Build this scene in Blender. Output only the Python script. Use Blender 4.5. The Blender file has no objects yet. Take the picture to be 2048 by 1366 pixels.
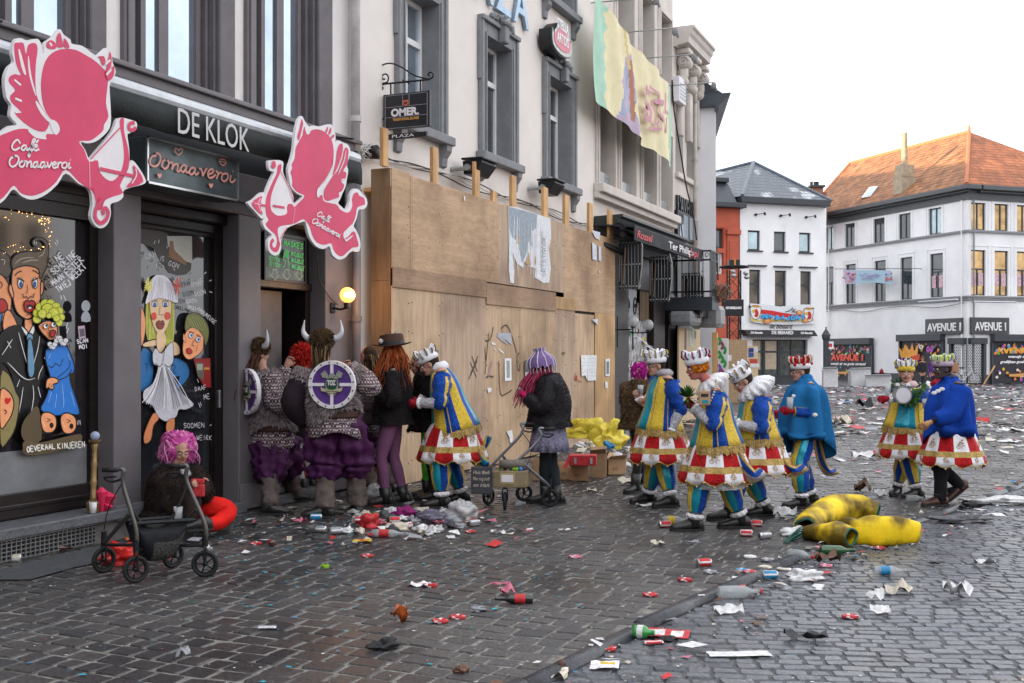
import bpy,math,random
import numpy as np
from mathutils import Vector,Matrix,noise
R=math.radians
SC=bpy.context.scene
COL=SC.collection
random.seed(7)
# ------------------------------------------------------------------ camera, sky, sun, exposure
HC,FPX,HOR,YAW=1.7,2250.0,710.0,R(23.13)
CAM=Vector((7.49,0.0,HC))
AX=Vector((-math.sin(YAW),math.cos(YAW),0));RT=Vector((math.cos(YAW),math.sin(YAW),0));UP=Vector((0,0,1))
cd=bpy.data.cameras.new("camera");co=bpy.data.objects.new("camera",cd);COL.objects.link(co)
cd.sensor_width=36;cd.lens=36*FPX/2048;cd.shift_y=(HOR-683)/2048
cd.clip_start=.05;cd.clip_end=1500
co.location=CAM;co.rotation_euler=(R(90),0,YAW);SC.camera=co
SUN_EL,SUN_AZ=R(8.0),R(229) # azimuth of the sun, clockwise from +Y
w=bpy.data.worlds.new("World");SC.world=w;w.use_nodes=True
nt=w.node_tree;bg=nt.nodes["Background"]
sky=nt.nodes.new("ShaderNodeTexSky");sky.sky_type='NISHITA';sky.sun_disc=False
sky.sun_elevation=SUN_EL;sky.sun_rotation=SUN_AZ;sky.air_density=1.0;sky.dust_density=2.2;sky.ozone_density=1.2
hs=nt.nodes.new("ShaderNodeHueSaturation");hs.inputs["Saturation"].default_value=.42
mx=nt.nodes.new("ShaderNodeMixRGB");mx.inputs[0].default_value=.78;mx.inputs[2].default_value=(6.6,6.7,7.1,1)
nt.links.new(sky.outputs[0],hs.inputs["Color"]);nt.links.new(hs.outputs[0],mx.inputs[1]);nt.links.new(mx.outputs[0],bg.inputs[0])
bg.inputs[1].default_value=.15
sl=bpy.data.lights.new("sun",'SUN');so=bpy.data.objects.new("sun",sl);COL.objects.link(so)
sl.energy=5.0;sl.angle=R(.6);sl.color=(1,.74,.48)
sd=Vector((math.sin(SUN_AZ)*math.cos(SUN_EL),math.cos(SUN_AZ)*math.cos(SUN_EL),math.sin(SUN_EL)))
so.rotation_euler=sd.to_track_quat('Z','Y').to_euler();so.location=(0,-40,40)
SC.view_settings.view_transform='Standard';SC.view_settings.look='None'
SC.view_settings.exposure=1.3;SC.view_settings.gamma=1
# ------------------------------------------------------------------ pixel -> ray helpers (photo pixels, 2048 x 1366)
def ray(px,py):return AX+RT*((px-1024)/FPX)+UP*((HOR-py)/FPX)
def G(px,py,z=0.0):
 d=ray(px,py);return CAM+d*((z-HC)/d.z)
def D(px,py,depth):return CAM+ray(px,py)*depth
def cam2w(lat,dep,z=0.0):return Vector((CAM.x,CAM.y,0))+RT*lat+AX*dep+Vector((0,0,z))
class Fr: # a vertical plane: u to the right as seen, n towards the viewer, z up
 def __init__(s,O,U):s.O=Vector(O);s.U=Vector(U).normalized();s.N=s.U.cross(UP)
 def p(s,u,n,z):return s.O+s.U*u+s.N*n+UP*z
 def px(s,px,py,n=0.0):
  d=ray(px,py);o=s.O+s.N*n
  return CAM+d*((o-CAM).dot(s.N)/d.dot(s.N))
 def uz(s,px,py,n=0.0):
  q=s.px(px,py,n)-s.O;return q.dot(s.U),q.z
 def u(s,px,n=0.0):return s.uz(px,600,n)[0]
 def z(s,px,py,n=0.0):return s.uz(px,py,n)[1]
FL=Fr((0,0,0),(0,1,0)) # the left house row: u = y, n = x
def FY(y):return Fr((0,y,0),(1,0,0)) # planes across the street, facing the camera side
# ------------------------------------------------------------------ materials
MATS={}
def srgb(h):
 c=[int(h[i:i+2],16)/255 for i in(0,2,4)]
 return tuple((x/12.92 if x<=.04045 else((x+.055)/1.055)**2.4)for x in c)
def mat(name,col,r=.6,m=0.0,var=.18,sc=6.0,bump=0.0,bsc=40.0,emit=None,es=0.0,spec=.35,alpha=1.0,trans=0.0,stretch=(1,1,1),detail=5.0,sheen=0.0,coat=0.0):
 if name in MATS:return MATS[name]
 if isinstance(col,str):col=srgb(col)
 M=bpy.data.materials.new(name);M.use_nodes=True;nt=M.node_tree;b=nt.nodes["Principled BSDF"]
 b.inputs["Base Color"].default_value=(*col,1);b.inputs["Roughness"].default_value=r;b.inputs["Metallic"].default_value=m
 b.inputs["Specular IOR Level"].default_value=spec;b.inputs["Sheen Weight"].default_value=sheen;b.inputs["Coat Weight"].default_value=coat
 if trans:b.inputs["Transmission Weight"].default_value=trans
 if alpha<1:b.inputs["Alpha"].default_value=alpha
 if emit is not None:
  b.inputs["Emission Color"].default_value=(*(srgb(emit)if isinstance(emit,str)else emit),1);b.inputs["Emission Strength"].default_value=es
 if var or bump:
  tc=nt.nodes.new("ShaderNodeTexCoord");mp=nt.nodes.new("ShaderNodeMapping");mp.inputs["Scale"].default_value=stretch
  nt.links.new(tc.outputs["Object"],mp.inputs[0])
 if var:
  n=nt.nodes.new("ShaderNodeTexNoise");n.inputs["Scale"].default_value=sc;n.inputs["Detail"].default_value=detail;n.inputs["Roughness"].default_value=.65
  nt.links.new(mp.outputs[0],n.inputs["Vector"])
  rp=nt.nodes.new("ShaderNodeValToRGB");rp.color_ramp.elements[0].position=.3;rp.color_ramp.elements[1].position=.7
  rp.color_ramp.elements[0].color=(*[c*(1-var)for c in col],1);rp.color_ramp.elements[1].color=(*[min(1,c*(1+var*.8))for c in col],1)
  nt.links.new(n.outputs[0],rp.inputs[0]);nt.links.new(rp.outputs[0],b.inputs["Base Color"])
 if bump:
  n2=nt.nodes.new("ShaderNodeTexNoise");n2.inputs["Scale"].default_value=bsc;n2.inputs["Detail"].default_value=4
  nt.links.new(mp.outputs[0],n2.inputs["Vector"])
  bp=nt.nodes.new("ShaderNodeBump");bp.inputs["Strength"].default_value=bump;bp.inputs["Distance"].default_value=.02
  nt.links.new(n2.outputs[0],bp.inputs["Height"]);nt.links.new(bp.outputs[0],b.inputs["Normal"])
 MATS[name]=M;return M
def tune(M,fn):fn(M.node_tree,M.node_tree.nodes["Principled BSDF"]);return M
# ------------------------------------------------------------------ objects
def tag(o,label,cat,group=None,kind=None):
 o["label"]=label;o["category"]=cat
 if group:o["group"]=group
 if kind:o["kind"]=kind
 return o
def thing(name,label,cat,loc=(0,0,0),group=None):
 o=bpy.data.objects.new(name,None);COL.objects.link(o);o.location=Vector(loc);o.empty_display_size=.2
 return tag(o,label,cat,group)
def wloc(o):
 v=Vector(o.location)
 while o.parent:o=o.parent;v+=Vector(o.location)
 return v
class MB:
 def __init__(s):s.v=[];s.f=[];s.m=[]
 def add(s,vs,fs,mi=0):
  b=len(s.v);s.v.extend([tuple(x)for x in vs])
  s.f.extend([tuple(b+i for i in f)for f in fs])
  if isinstance(mi,int):s.m.extend([mi]*len(fs))
  else:s.m.extend(mi)
  return s
 def box(s,fr,u0,u1,n0,n1,z0,z1,mi=0,c=0.0):
  if c<=0:
   vs=[fr.p(u,n,z)for z in(z0,z1)for n in(n0,n1)for u in(u0,u1)]
   return s.add(vs,[(0,1,3,2),(4,6,7,5),(0,4,5,1),(2,3,7,6),(0,2,6,4),(1,5,7,3)],mi)
  rings=[]
  for z,k in((z0,c),(z0+c,0),(z1-c,0),(z1,c)):
   ring=[]
   for(a,b2,sa,sb)in((u0,n0,1,1),(u1,n0,-1,1),(u1,n1,-1,-1),(u0,n1,1,-1)):
    e=c
    p1=(a+sa*(e if k==0 else e),b2+(0 if k==0 else sb*e*.6));p2=(a+(0 if k==0 else sa*e*.6),b2+sb*e)
    seq=(p2,p1)if(sa*sb>0)else(p1,p2)
    ring+=[fr.p(q[0],q[1],z)for q in seq]
   rings.append(ring)
  return s.rings(rings,mi,True,True)
 def rings(s,rings,mi=0,cap0=False,cap1=False,closed=True,mif=None):
  n=len(rings[0]);b=len(s.v);fs=[];ms=[]
  for r in rings:s.v.extend([tuple(x)for x in r])
  for i in range(len(rings)-1):
   for j in range(n if closed else n-1):
    k=(j+1)%n
    fs.append((b+i*n+j,b+i*n+k,b+(i+1)*n+k,b+(i+1)*n+j))
    ms.append(mif(i,j)if mif else mi)
  if cap0:fs.append(tuple(b+j for j in range(n))[::-1]);ms.append(mif(0,0)if mif else mi)
  if cap1:fs.append(tuple(b+(len(rings)-1)*n+j for j in range(n)));ms.append(mif(len(rings)-2,0)if mif else mi)
  s.f.extend(fs);s.m.extend(ms);return s
 def tube(s,pts,rad,n=8,mi=0,cap=True,closed=False):
  pts=[Vector(p)for p in pts];N=len(pts)
  if not hasattr(rad,'__len__'):rad=[rad]*N
  rings=[];ref=None
  for i,p in enumerate(pts):
   t=(pts[(i+1)%N]-pts[i-1])if closed else(pts[min(i+1,N-1)]-pts[max(i-1,0)])
   if t.length<1e-9:t=Vector((0,0,1))
   t.normalize()
   if ref is None:ref=t.orthogonal().normalized()
   ref=(ref-t*ref.dot(t))
   ref=ref.normalized()if ref.length>1e-6 else t.orthogonal().normalized()
   bi=t.cross(ref)
   rings.append([p+(ref*math.cos(a)+bi*math.sin(a))*rad[i]for a in[2*math.pi*k/n for k in range(n)]])
  if closed:rings.append(rings[0]);cap=False
  return s.rings(rings,mi,cap,cap)
 def ell(s,c,r,n=12,k=8,mi=0,M=None,dn=0.0,sd=0.0):
  c=Vector(c);rings=[]
  if not hasattr(r,'__len__'):r=(r,r,r)
  for i in range(k+1):
   th=math.pi*(i/k);th=min(max(th,.04),math.pi-.04);ring=[]
   for j in range(n):
    ph=2*math.pi*j/n
    q=Vector((math.sin(th)*math.cos(ph),math.sin(th)*math.sin(ph),-math.cos(th)))
    f=1+(dn*noise.noise(q*2.2+Vector((sd,sd*1.7,3)))if dn else 0)
    q=Vector((q.x*r[0],q.y*r[1],q.z*r[2]))*f
    if M:q=M@q
    ring.append(c+q)
   rings.append(ring)
  return s.rings(rings,mi,True,True)
 def prism(s,pts,off,mi=0,mi2=None):
  pts=[Vector(p)for p in pts];off=Vector(off);n=len(pts);b=len(s.v)
  s.v.extend([tuple(p)for p in pts]);s.v.extend([tuple(p+off)for p in pts])
  s.f.append(tuple(range(b,b+n)));s.f.append(tuple(range(b+2*n-1,b+n-1,-1)));s.m+=[mi,mi]
  for i in range(n):
   j=(i+1)%n;s.f.append((b+i,b+j,b+n+j,b+n+i));s.m.append(mi if mi2 is None else mi2)
  return s
 def cyl(s,p0,p1,r,n=12,mi=0):return s.tube([p0,p1],r,n,mi)
 def build(s,name,mats,parent=None,smooth=False,org=None,fix=True):
  if not isinstance(mats,(list,tuple)):mats=[mats]
  L=wloc(parent)if parent else(Vector(org)if org is not None else Vector((0,0,0)))
  me=bpy.data.meshes.new(name)
  v=np.array(s.v,dtype=np.float64).reshape(-1,3)-np.array(L)
  me.from_pydata(v.tolist(),[],s.f)
  for M in mats:me.materials.append(M)
  me.polygons.foreach_set("material_index",s.m)
  if smooth:me.polygons.foreach_set("use_smooth",[True]*len(s.f))
  if fix:
   import bmesh
   bm=bmesh.new();bm.from_mesh(me);bmesh.ops.recalc_face_normals(bm,faces=bm.faces);bm.to_mesh(me);bm.free()
  me.update()
  o=bpy.data.objects.new(name,me);COL.objects.link(o)
  if parent:o.parent=parent
  elif org is not None:o.location=Vector(org)
  return o
def copy_tree(o,parent=None):
 c=o.copy();COL.objects.link(c);c.parent=parent
 for ch in list(o.children):copy_tree(ch,c)
 return c
def text(name,s,fr,u,z,n,size,M,parent,ext=.004,shear=0.0,width=None,rot=0.0,bold=0.0,align='LEFT',org=None,space=1.0):
 c=bpy.data.curves.new(name,'FONT');c.body=s;c.size=size;c.extrude=ext;c.shear=shear;c.offset=bold;c.align_x=align;c.resolution_u=3;c.space_character=space
 t=bpy.data.objects.new(name,c);COL.objects.link(t)
 bpy.context.view_layer.update()
 me=bpy.data.meshes.new_from_object(t);bpy.data.objects.remove(t)
 k=1.0
 if width and len(me.vertices):
  xs=[v.co.x for v in me.vertices];k=width/max(1e-6,max(xs)-min(xs))
 ca,sa=math.cos(rot),math.sin(rot)
 L=wloc(parent)if parent else Vector(org or(0,0,0))
 for v in me.vertices:
  x,y,d=v.co.x*k,v.co.y,v.co.z
  v.co=fr.p(u+x*ca-y*sa,n+d,z+x*sa+y*ca)-L
 me.materials.clear();me.materials.append(M)
 o=bpy.data.objects.new(name,me);COL.objects.link(o)
 if parent:o.parent=parent
 elif org is not None:o.location=Vector(org)
 return o
def smooth_closed(pts,k=4):
 n=len(pts);out=[]
 for i in range(n):
  p0,p1,p2,p3=[Vector(pts[(i+d)%n])for d in(-1,0,1,2)]
  for j in range(k):
   t=j/k
   out.append(.5*((2*p1)+(p2-p0)*t+(2*p0-5*p1+4*p2-p3)*t*t+(3*p1-p0-3*p2+p3)*t**3))
 return out
def smooth_open(pts,k=4):
 n=len(pts);out=[]
 for i in range(n-1):
  p0,p1,p2,p3=[Vector(pts[min(max(i+d,0),n-1)])for d in(-1,0,1,2)]
  for j in range(k):
   t=j/k
   out.append(.5*((2*p1)+(p2-p0)*t+(2*p0-5*p1+4*p2-p3)*t*t+(3*p1-p0-3*p2+p3)*t**3))
 out.append(Vector(pts[-1]));return out
class Paint: # flat painted shapes and strokes laid on a plane, each layer a little proud of the last
 def __init__(s,fr,n,T=None,step=.0006):s.fr=fr;s.n=n;s.T=T or(lambda x,y:(x,y));s.mb=MB();s.cols=[];s.step=step;s.base=n
 def mi(s,c):
  if c not in s.cols:s.cols.append(c)
  return s.cols.index(c)
 def uz(s,p):x,y=s.T(*p);return Vector(s.fr.uz(x,y,s.base))
 def fill(s,pts,c,k=3):
  q=[s.uz(p)for p in pts];q=smooth_closed(q,k)if k>1 else q
  s.n+=s.step;b=len(s.mb.v)
  s.mb.v.extend([tuple(s.fr.p(a.x,s.n,a.y))for a in q]);s.mb.f.append(tuple(range(b,b+len(q))));s.mb.m.append(s.mi(c))
  return s
 def stroke(s,pts,c,wd=.008,k=3,closed=False,taper=False):
  q=[s.uz(p)for p in pts]
  if len(q)>2:q=smooth_closed(q,k)+[]if closed else smooth_open(q,k)
  if closed:q.append(q[0])
  s.n+=s.step*.5;vs=[];N=len(q)
  for i,a in enumerate(q):
   t=q[min(i+1,N-1)]-q[max(i-1,0)]
   if t.length<1e-9:t=Vector((1,0))
   t.normalize();nn=Vector((-t.y,t.x))*wd*.5*((math.sin(math.pi*(i+.3)/(N-.4))**.5)if taper else 1)
   vs+=[s.fr.p(a.x+nn.x,s.n,a.y+nn.y),s.fr.p(a.x-nn.x,s.n,a.y-nn.y)]
  s.mb.add(vs,[(2*i,2*i+1,2*i+3,2*i+2)for i in range(N-1)],s.mi(c));return s
 def shape(s,pts,c,oc='0a0a0c',wd=.012,k=3):s.fill(pts,c,k);s.stroke(pts,oc,wd,k,True);return s
 def oval(s,cx,cy,rx,ry,c,oc=None,wd=.008,rot=0.0):
  P=[(cx+rx*math.cos(a)*math.cos(rot)-ry*math.sin(a)*math.sin(rot),cy+rx*math.cos(a)*math.sin(rot)+ry*math.sin(a)*math.cos(rot))for a in[i*math.pi/6 for i in range(12)]]
  s.fill(P,c,2)
  if oc:s.stroke(P,oc,wd,2,True)
  return s
 def word(s,txt,x0,y0,x1,y1,h,c,wd=.007): # hand painted capitals between two points (zoom px), h = height in px
  import math as m
  n=len(txt);ux,uy=(x1-x0)/max(1,n),(y1-y0)/max(1,n);ln=m.hypot(ux,uy);vx,vy=uy/ln*h,-ux/ln*h
  for i,ch in enumerate(txt):
   for st in GL.get(ch,[]):
    s.stroke([(x0+ux*(i+.1+a*.72)+vx*b,y0+uy*(i+.1+a*.72)+vy*b)for a,b in st],c,wd,2)
  return s
 def part(s,name,parent,pre='paper'):
  if s.cols:s.mb.build(name,[mat(pre+'_'+c,c,.75,var=.18,sc=14)for c in s.cols],parent,fix=False)
  s.mb=MB();s.cols=[]
 def build(s,name,parent,org=None,r=.45,pre='paint'):
  return s.mb.build(name,[mat(pre+'_'+c,c,r,var=.1,sc=20)for c in s.cols],parent,org=org,fix=False)
GL={'A':[[(0,0),(.5,1),(1,0)],[(.2,.4),(.8,.4)]],'B':[[(0,0),(0,1),(.8,.8),(0,.5),(.9,.25),(0,0)]],'C':[[(1,.9),(.3,1),(0,.5),(.3,0),(1,.1)]],
 'D':[[(0,0),(0,1),(1,.5),(0,0)]],'E':[[(1,1),(0,1),(0,0),(1,0)],[(0,.5),(.8,.5)]],'F':[[(0,0),(0,1),(1,1)],[(0,.5),(.8,.5)]],'G':[[(1,.9),(.3,1),(0,.5),(.3,0),(1,.2),(.6,.5)]],
 'H':[[(0,0),(0,1)],[(1,0),(1,1)],[(0,.5),(1,.5)]],'I':[[(.5,0),(.5,1)]],'J':[[(.8,1),(.8,.1),(.3,-.1),(0,.2)]],'K':[[(0,0),(0,1)],[(1,1),(0,.45)],[(0,.45),(1,0)]],
 'L':[[(0,1),(0,0)],[(0,0),(1,0)]],'M':[[(0,0),(.1,1)],[(.1,1),(.5,.3)],[(.5,.3),(.9,1)],[(.9,1),(1,0)]],'N':[[(0,0),(0,1)],[(0,1),(1,0)],[(1,0),(1,1)]],
 'O':[[(.5,1),(0,.6),(.2,0),(.8,0),(1,.6),(.5,1)]],'R':[[(0,0),(0,1),(.9,.8),(0,.5)],[(0,.5),(1,0)]],'S':[[(1,.9),(.2,1),(.1,.6),(.9,.4),(.8,0),(0,.1)]],
 'T':[[(0,1),(1,1)],[(.5,1),(.5,0)]],'U':[[(0,1),(.1,.1),(.9,.1),(1,1)]],'V':[[(0,1),(.5,0)],[(.5,0),(1,1)]],'W':[[(0,1),(.25,0)],[(.25,0),(.5,.7)],[(.5,.7),(.75,0)],[(.75,0),(1,1)]],
 'X':[[(0,0),(1,1)],[(0,1),(1,0)]],'Y':[[(0,1),(.5,.5)],[(1,1),(.5,.5)],[(.5,.5),(.5,0)]],'#':[[(.2,0),(.4,1)],[(.6,0),(.8,1)],[(0,.3),(1,.4)],[(0,.7),(1,.75)]],'1':[[(.2,.8),(.5,1)],[(.5,1),(.5,0)]],'2':[[(0,.8),(.5,1),(.9,.7),(0,0)],[(0,0),(1,0)]]}
# ================================================================== MATERIALS
MAUVE=mat("mauve_paint",(.132,.121,.130),.5,var=.12,sc=3,bump=.15,bsc=60)
MAUVE2=mat("mauve_paint_dark",(.105,.094,.104),.55,var=.2,sc=4,bump=.15,bsc=60)  # darker and more mottled than the main mauve
DKWOOD=mat("dark_wood",(.012,.008,.008),.35,var=.4,sc=4,stretch=(1,1,6),bump=.2)
OFFW=mat("offwhite_render",(.68,.65,.64),.8,var=.09,sc=1.3,bump=.1,bsc=30)
PLASTER=mat("plaster_wall",(.67,.63,.595),.85,var=.08,sc=.9,bump=.12,bsc=25)
CREAM=mat("cream_stone",(.56,.515,.475),.8,var=.12,sc=2,bump=.1)
GREYST=mat("grey_stone",(.20,.208,.22),.75,var=.15,sc=5,bump=.15)
BLUEST=mat("bluestone",(.10,.105,.115),.5,var=.35,sc=7,bump=.5,bsc=30)
BLACK=mat("black_paint",(.012,.014,.017),.35,var=.2)
BLACKM=mat("black_metal",(.014,.015,.018),.4,.3,var=.2)
WHITEM=mat("white_paint",(.72,.72,.73),.45,var=.05)
FARW=mat("white_render",(.74,.745,.76),.8,var=.11,sc=.45,bump=.1,bsc=8)
GLASS=mat("dark_glass",(.10,.12,.135),.04,.4,var=.5,sc=.8,spec=1.0)
GLASSB=mat("bright_glass",(.42,.50,.58),.03,.8,var=.3,sc=.5,spec=1.0)
STEEL=mat("galvanised_steel",(.38,.39,.40),.35,.8,var=.15)
ALU=mat("brushed_alu",(.55,.56,.58),.3,.9,var=.1)
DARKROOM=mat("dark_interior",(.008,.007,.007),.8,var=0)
CABLE=mat("cable_black",(.01,.01,.011),.5,var=0)
CABLEW=mat("cable_white",(.55,.54,.52),.5,var=0)
def wood(name,col,horiz,var=.16):
 M=mat(name,col,.62,var=var,sc=2.2,bump=.06,bsc=30,spec=.2,stretch=(.35,.35,4)if horiz else(3.5,3.5,.28),detail=8)
 nt=M.node_tree;b=nt.nodes["Principled BSDF"];src=b.inputs["Base Color"].links[0].from_socket
 tc=nt.nodes.new("ShaderNodeTexCoord");mp=nt.nodes.new("ShaderNodeMapping");mp.inputs["Scale"].default_value=(.5,.5,2.5)if horiz else(1.3,1.3,.16)
 wv=nt.nodes.new("ShaderNodeTexNoise");wv.inputs["Scale"].default_value=5;wv.inputs["Detail"].default_value=9;wv.inputs["Distortion"].default_value=2.2
 st=nt.nodes.new("ShaderNodeTexNoise");st.inputs["Scale"].default_value=.9;st.inputs["Detail"].default_value=6
 r1=nt.nodes.new("ShaderNodeValToRGB");r1.color_ramp.elements[0].position=.42;r1.color_ramp.elements[1].position=.56;r1.color_ramp.elements[0].color=(.74,.70,.66,1);r1.color_ramp.elements[1].color=(1.04,1.04,1.04,1)
 r2=nt.nodes.new("ShaderNodeValToRGB");r2.color_ramp.elements[0].position=.33;r2.color_ramp.elements[1].position=.56;r2.color_ramp.elements[0].color=(.55,.52,.50,1);r2.color_ramp.elements[1].color=(1,1,1,1)
 m1=nt.nodes.new("ShaderNodeMixRGB");m1.blend_type='MULTIPLY';m1.inputs[0].default_value=.45
 m2=nt.nodes.new("ShaderNodeMixRGB");m2.blend_type='MULTIPLY';m2.inputs[0].default_value=.95
 l=nt.links.new
 l(tc.outputs["Object"],mp.inputs[0]);l(mp.outputs[0],wv.inputs[0]);l(wv.outputs[0],r1.inputs[0]);l(tc.outputs["Object"],st.inputs[0]);l(st.outputs[0],r2.inputs[0])
 l(src,m1.inputs[1]);l(r1.outputs[0],m1.inputs[2]);l(m1.outputs[0],m2.inputs[1]);l(r2.outputs[0],m2.inputs[2]);l(m2.outputs[0],b.inputs["Base Color"])
 return M
PLY_H=wood("plywood_flat",(.46,.315,.195),True);PLY_V=wood("plywood_upright",(.50,.36,.235),False)
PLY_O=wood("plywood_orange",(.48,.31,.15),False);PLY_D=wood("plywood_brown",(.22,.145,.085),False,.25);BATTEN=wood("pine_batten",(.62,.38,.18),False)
PLY_G=wood("plywood_grey",(.44,.325,.235),False);BAND=wood("plywood_band",(.34,.225,.145),True)

def wall_open(mb,fr,u0,u1,z0,z1,ops,n1,depth,mi=0,mir=None):
 us=sorted(set([u0,u1]+[o[0]for o in ops]+[o[1]for o in ops]));zs=sorted(set([z0,z1]+[o[2]for o in ops]+[o[3]for o in ops]))
 us=[x for x in us if u0<=x<=u1];zs=[x for x in zs if z0<=x<=z1]
 for a,b in zip(us,us[1:]):
  for c,d in zip(zs,zs[1:]):
   if any(o[0]<=a+1e-6 and b<=o[1]+1e-6 and o[2]<=c+1e-6 and d<=o[3]+1e-6 for o in ops):continue
   mb.add([fr.p(a,n1,c),fr.p(b,n1,c),fr.p(b,n1,d),fr.p(a,n1,d)],[(0,1,2,3)],mi)
 mr=mi if mir is None else mir
 for(a,b,c,d)in ops:
  q=[(a,c),(b,c),(b,d),(a,d)]
  for i in range(4):
   (x,y),(x2,y2)=q[i],q[(i+1)%4]
   mb.add([fr.p(x,n1,y),fr.p(x,n1-depth,y),fr.p(x2,n1-depth,y2),fr.p(x2,n1,y2)],[(0,1,2,3)],mr)
def win(parent,fr,a,b,c,d,n,fm,gm,trans=None,mull=None,fw=.06,fd=.05,sashes=()):
 f=MB()
 f.box(fr,a,b,n,n+fd,c,c+fw);f.box(fr,a,b,n,n+fd,d-fw,d);f.box(fr,a,a+fw,n,n+fd,c+fw,d-fw);f.box(fr,b-fw,b,n,n+fd,c+fw,d-fw)
 if trans:f.box(fr,a+fw,b-fw,n,n+fd*1.2,trans-fw*.6,trans+fw*.6)
 for m in([mull]if mull else[]):f.box(fr,m-fw*.6,m+fw*.6,n,n+fd*1.15,c+fw,(trans-fw*.6)if trans and not sashes else d-fw)
 fo=f.build("window",fm,parent)
 g=MB();g.box(fr,a+fw*.5,b-fw*.5,n+fd*.3,n+fd*.5,c+fw*.5,d-fw*.5);g.build("pane",gm,fo)
 return fo
# ================================================================== CAFE BUILDING (far left)
U=lambda px,n=0.0:FL.u(px,n)
Z=lambda px,py,n=0.0:FL.z(px,py,n)
uA,uB=-1.5,U(705)
cafe=thing("cafe_building","mauve and white cafe front at the far left with painted windows and open doorway","building",(0,(uA+uB)/2,0))
REC=-.24
zl=Z(283,392);zs0=Z(229,150);zs1=Z(229,122);ztop=9.6
m=MB();m.box(FL,uA,uB,-9,-3.2,0,ztop);m.box(FL,uA,uB,-3.2,-.5,zl+.4,ztop);m.build("wall",OFFW,cafe)
p1a,p1b,p2a,p2b,p3a,p3b=U(228),U(283),U(478),U(522),U(651),U(706)
for a,b in((p1a,p1b),(p2a,p2b),(p3a,p3b),(U(-260),U(-200))):
 m=MB();m.box(FL,a,b,-.5,0,.02,zl,0,.008);m.box(FL,a-.0,b+.0,0.002,.03,.02,.30,0,.01);m.build("pilaster",MAUVE,cafe)
m=MB();m.box(FL,uA,uB,-.5,.004,zl+.003,zl+.45,0,.01);m.box(FL,uA,uB,-.5,.05,zl+.13,zl+.18);m.build("lintel",MAUVE2,cafe)
m=MB();m.box(FL,uA,uB,-.5,.0,zl+.45,zs0-.05);m.build("fascia_board",BLACK,cafe)
m=MB();m.box(FL,uA,uB,-.5,.10,zs0-.05,zs1,0,.02);m.box(FL,uA,uB,0.1,.15,zs1-.07,zs1-.02,0,.01);m.build("sill_beam",MAUVE,cafe)
# upper storey: (px0, px1, kind)
cells=[(-420,-300,'p'),(-300,-30,'w'),(-30,0,'w'),(0,45,'g'),(45,133,'g'),(133,213,'P'),(213,250,'w'),(250,272,'p'),(272,318,'g'),(318,392,'g'),(392,470,'P'),(470,496,'w'),(496,514,'p'),(514,552,'g'),(552,594,'g'),(594,665,'P'),(665,705,'w')]
w_=MB();
for pa,pb,k in cells:
 a,b=U(pa),U(pb);W_=pb-pa
 if k=='w':w_.box(FL,U(pa,-.06),U(pb,-.03),-.5,-.06,zs1,ztop)
 elif k=='p':m=MB();m.box(FL,a,b,-.5,.0,zs1,ztop,0,.01);m.box(FL,a+.03,b-.03,.003,.02,zs1,ztop,0,.008);m.build("post",MAUVE,cafe)
 elif k=='P':
  m=MB();e=[U(pa,-.22),U(pa+W_*.22,-.14),U(pa+W_*.45,-.06),U(pa+W_*.62,0)]
  m.box(FL,e[0],e[1],-.5,-.20,zs1,ztop,0,.008);m.box(FL,e[1],e[2],-.5,-.12,zs1,ztop,0,.01);m.box(FL,e[2],e[3],-.5,-.05,zs1,ztop,0,.01)
  m.box(FL,e[3],b,-.5,.0,zs1,ztop,0,.012);m.build("post",MAUVE2,cafe)
 else:win(cafe,FL,U(pa,-.24),U(pb,-.24),zs1,7.2,-.24,MAUVE,GLASSB,fw=.07,fd=.06)
w_.box(FL,uA,uB,-.5,.02,7.2,7.5);w_.box(FL,uA,uB,-.5,-.03,7.5,ztop);w_.build("upper_wall",OFFW,cafe)
# shop window at the left
a,b=-.2,p1a;g0=U(172,REC)
zg=Z(172,888,REC);zb=Z(172,984,REC)
m=MB();m.box(FL,g0,b,-.5,REC+.05,.28,zl);m.box(FL,a,g0,-.5,REC+.06,zl-.28,zl);m.box(FL,a,g0,-.5,REC+.07,zl-.16,zl-.06,0,.01)
m.box(FL,a,g0,-.5,REC+.02,.28,zb);m.box(FL,a,g0,REC+.021,REC+.05,.30,.52,0,.01);m.box(FL,a,g0,REC+.02,REC+.06,zb-.05,zb-.01,0,.008)
shopw=m.build("shop_window_frame",DKWOOD,cafe)
m=MB();m.box(FL,a,g0,-.5,REC,zg,zl-.28);m.build("pane",mat("shop_glass",(.016,.014,.017),.06,var=.6,sc=1.2,spec=.9),shopw)
ETCH=mat("etched_glass",(.20,.21,.225),.45,.3,var=.25,sc=3)
m=MB();m.box(FL,a,g0,-.5,REC+.01,zb,zg);m.build("etched_panel",ETCH,shopw)
WARM=mat("fairy_light",(1,.7,.3),.5,var=0,emit=(1,.5,.16),es=2)
m=MB();rr=random.Random(3)
for path in([(0,508),(25,496),(48,500),(70,505),(95,490),(100,470),(85,455),(80,440),(100,440),(88,432)],[(10,440),(30,420),(50,425),(70,430),(95,445)]):
 q=smooth_open([Vector(FL.uz(x,y,REC))for x,y in path],6)
 for s_ in q:m.ell(FL.p(s_.x+rr.uniform(-.02,.02),REC+.004,s_.y+rr.uniform(-.03,.03)),rr.choice((.002,.003,.0045)),5,3)
m.build("fairy_lights",WARM,shopw)
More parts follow.
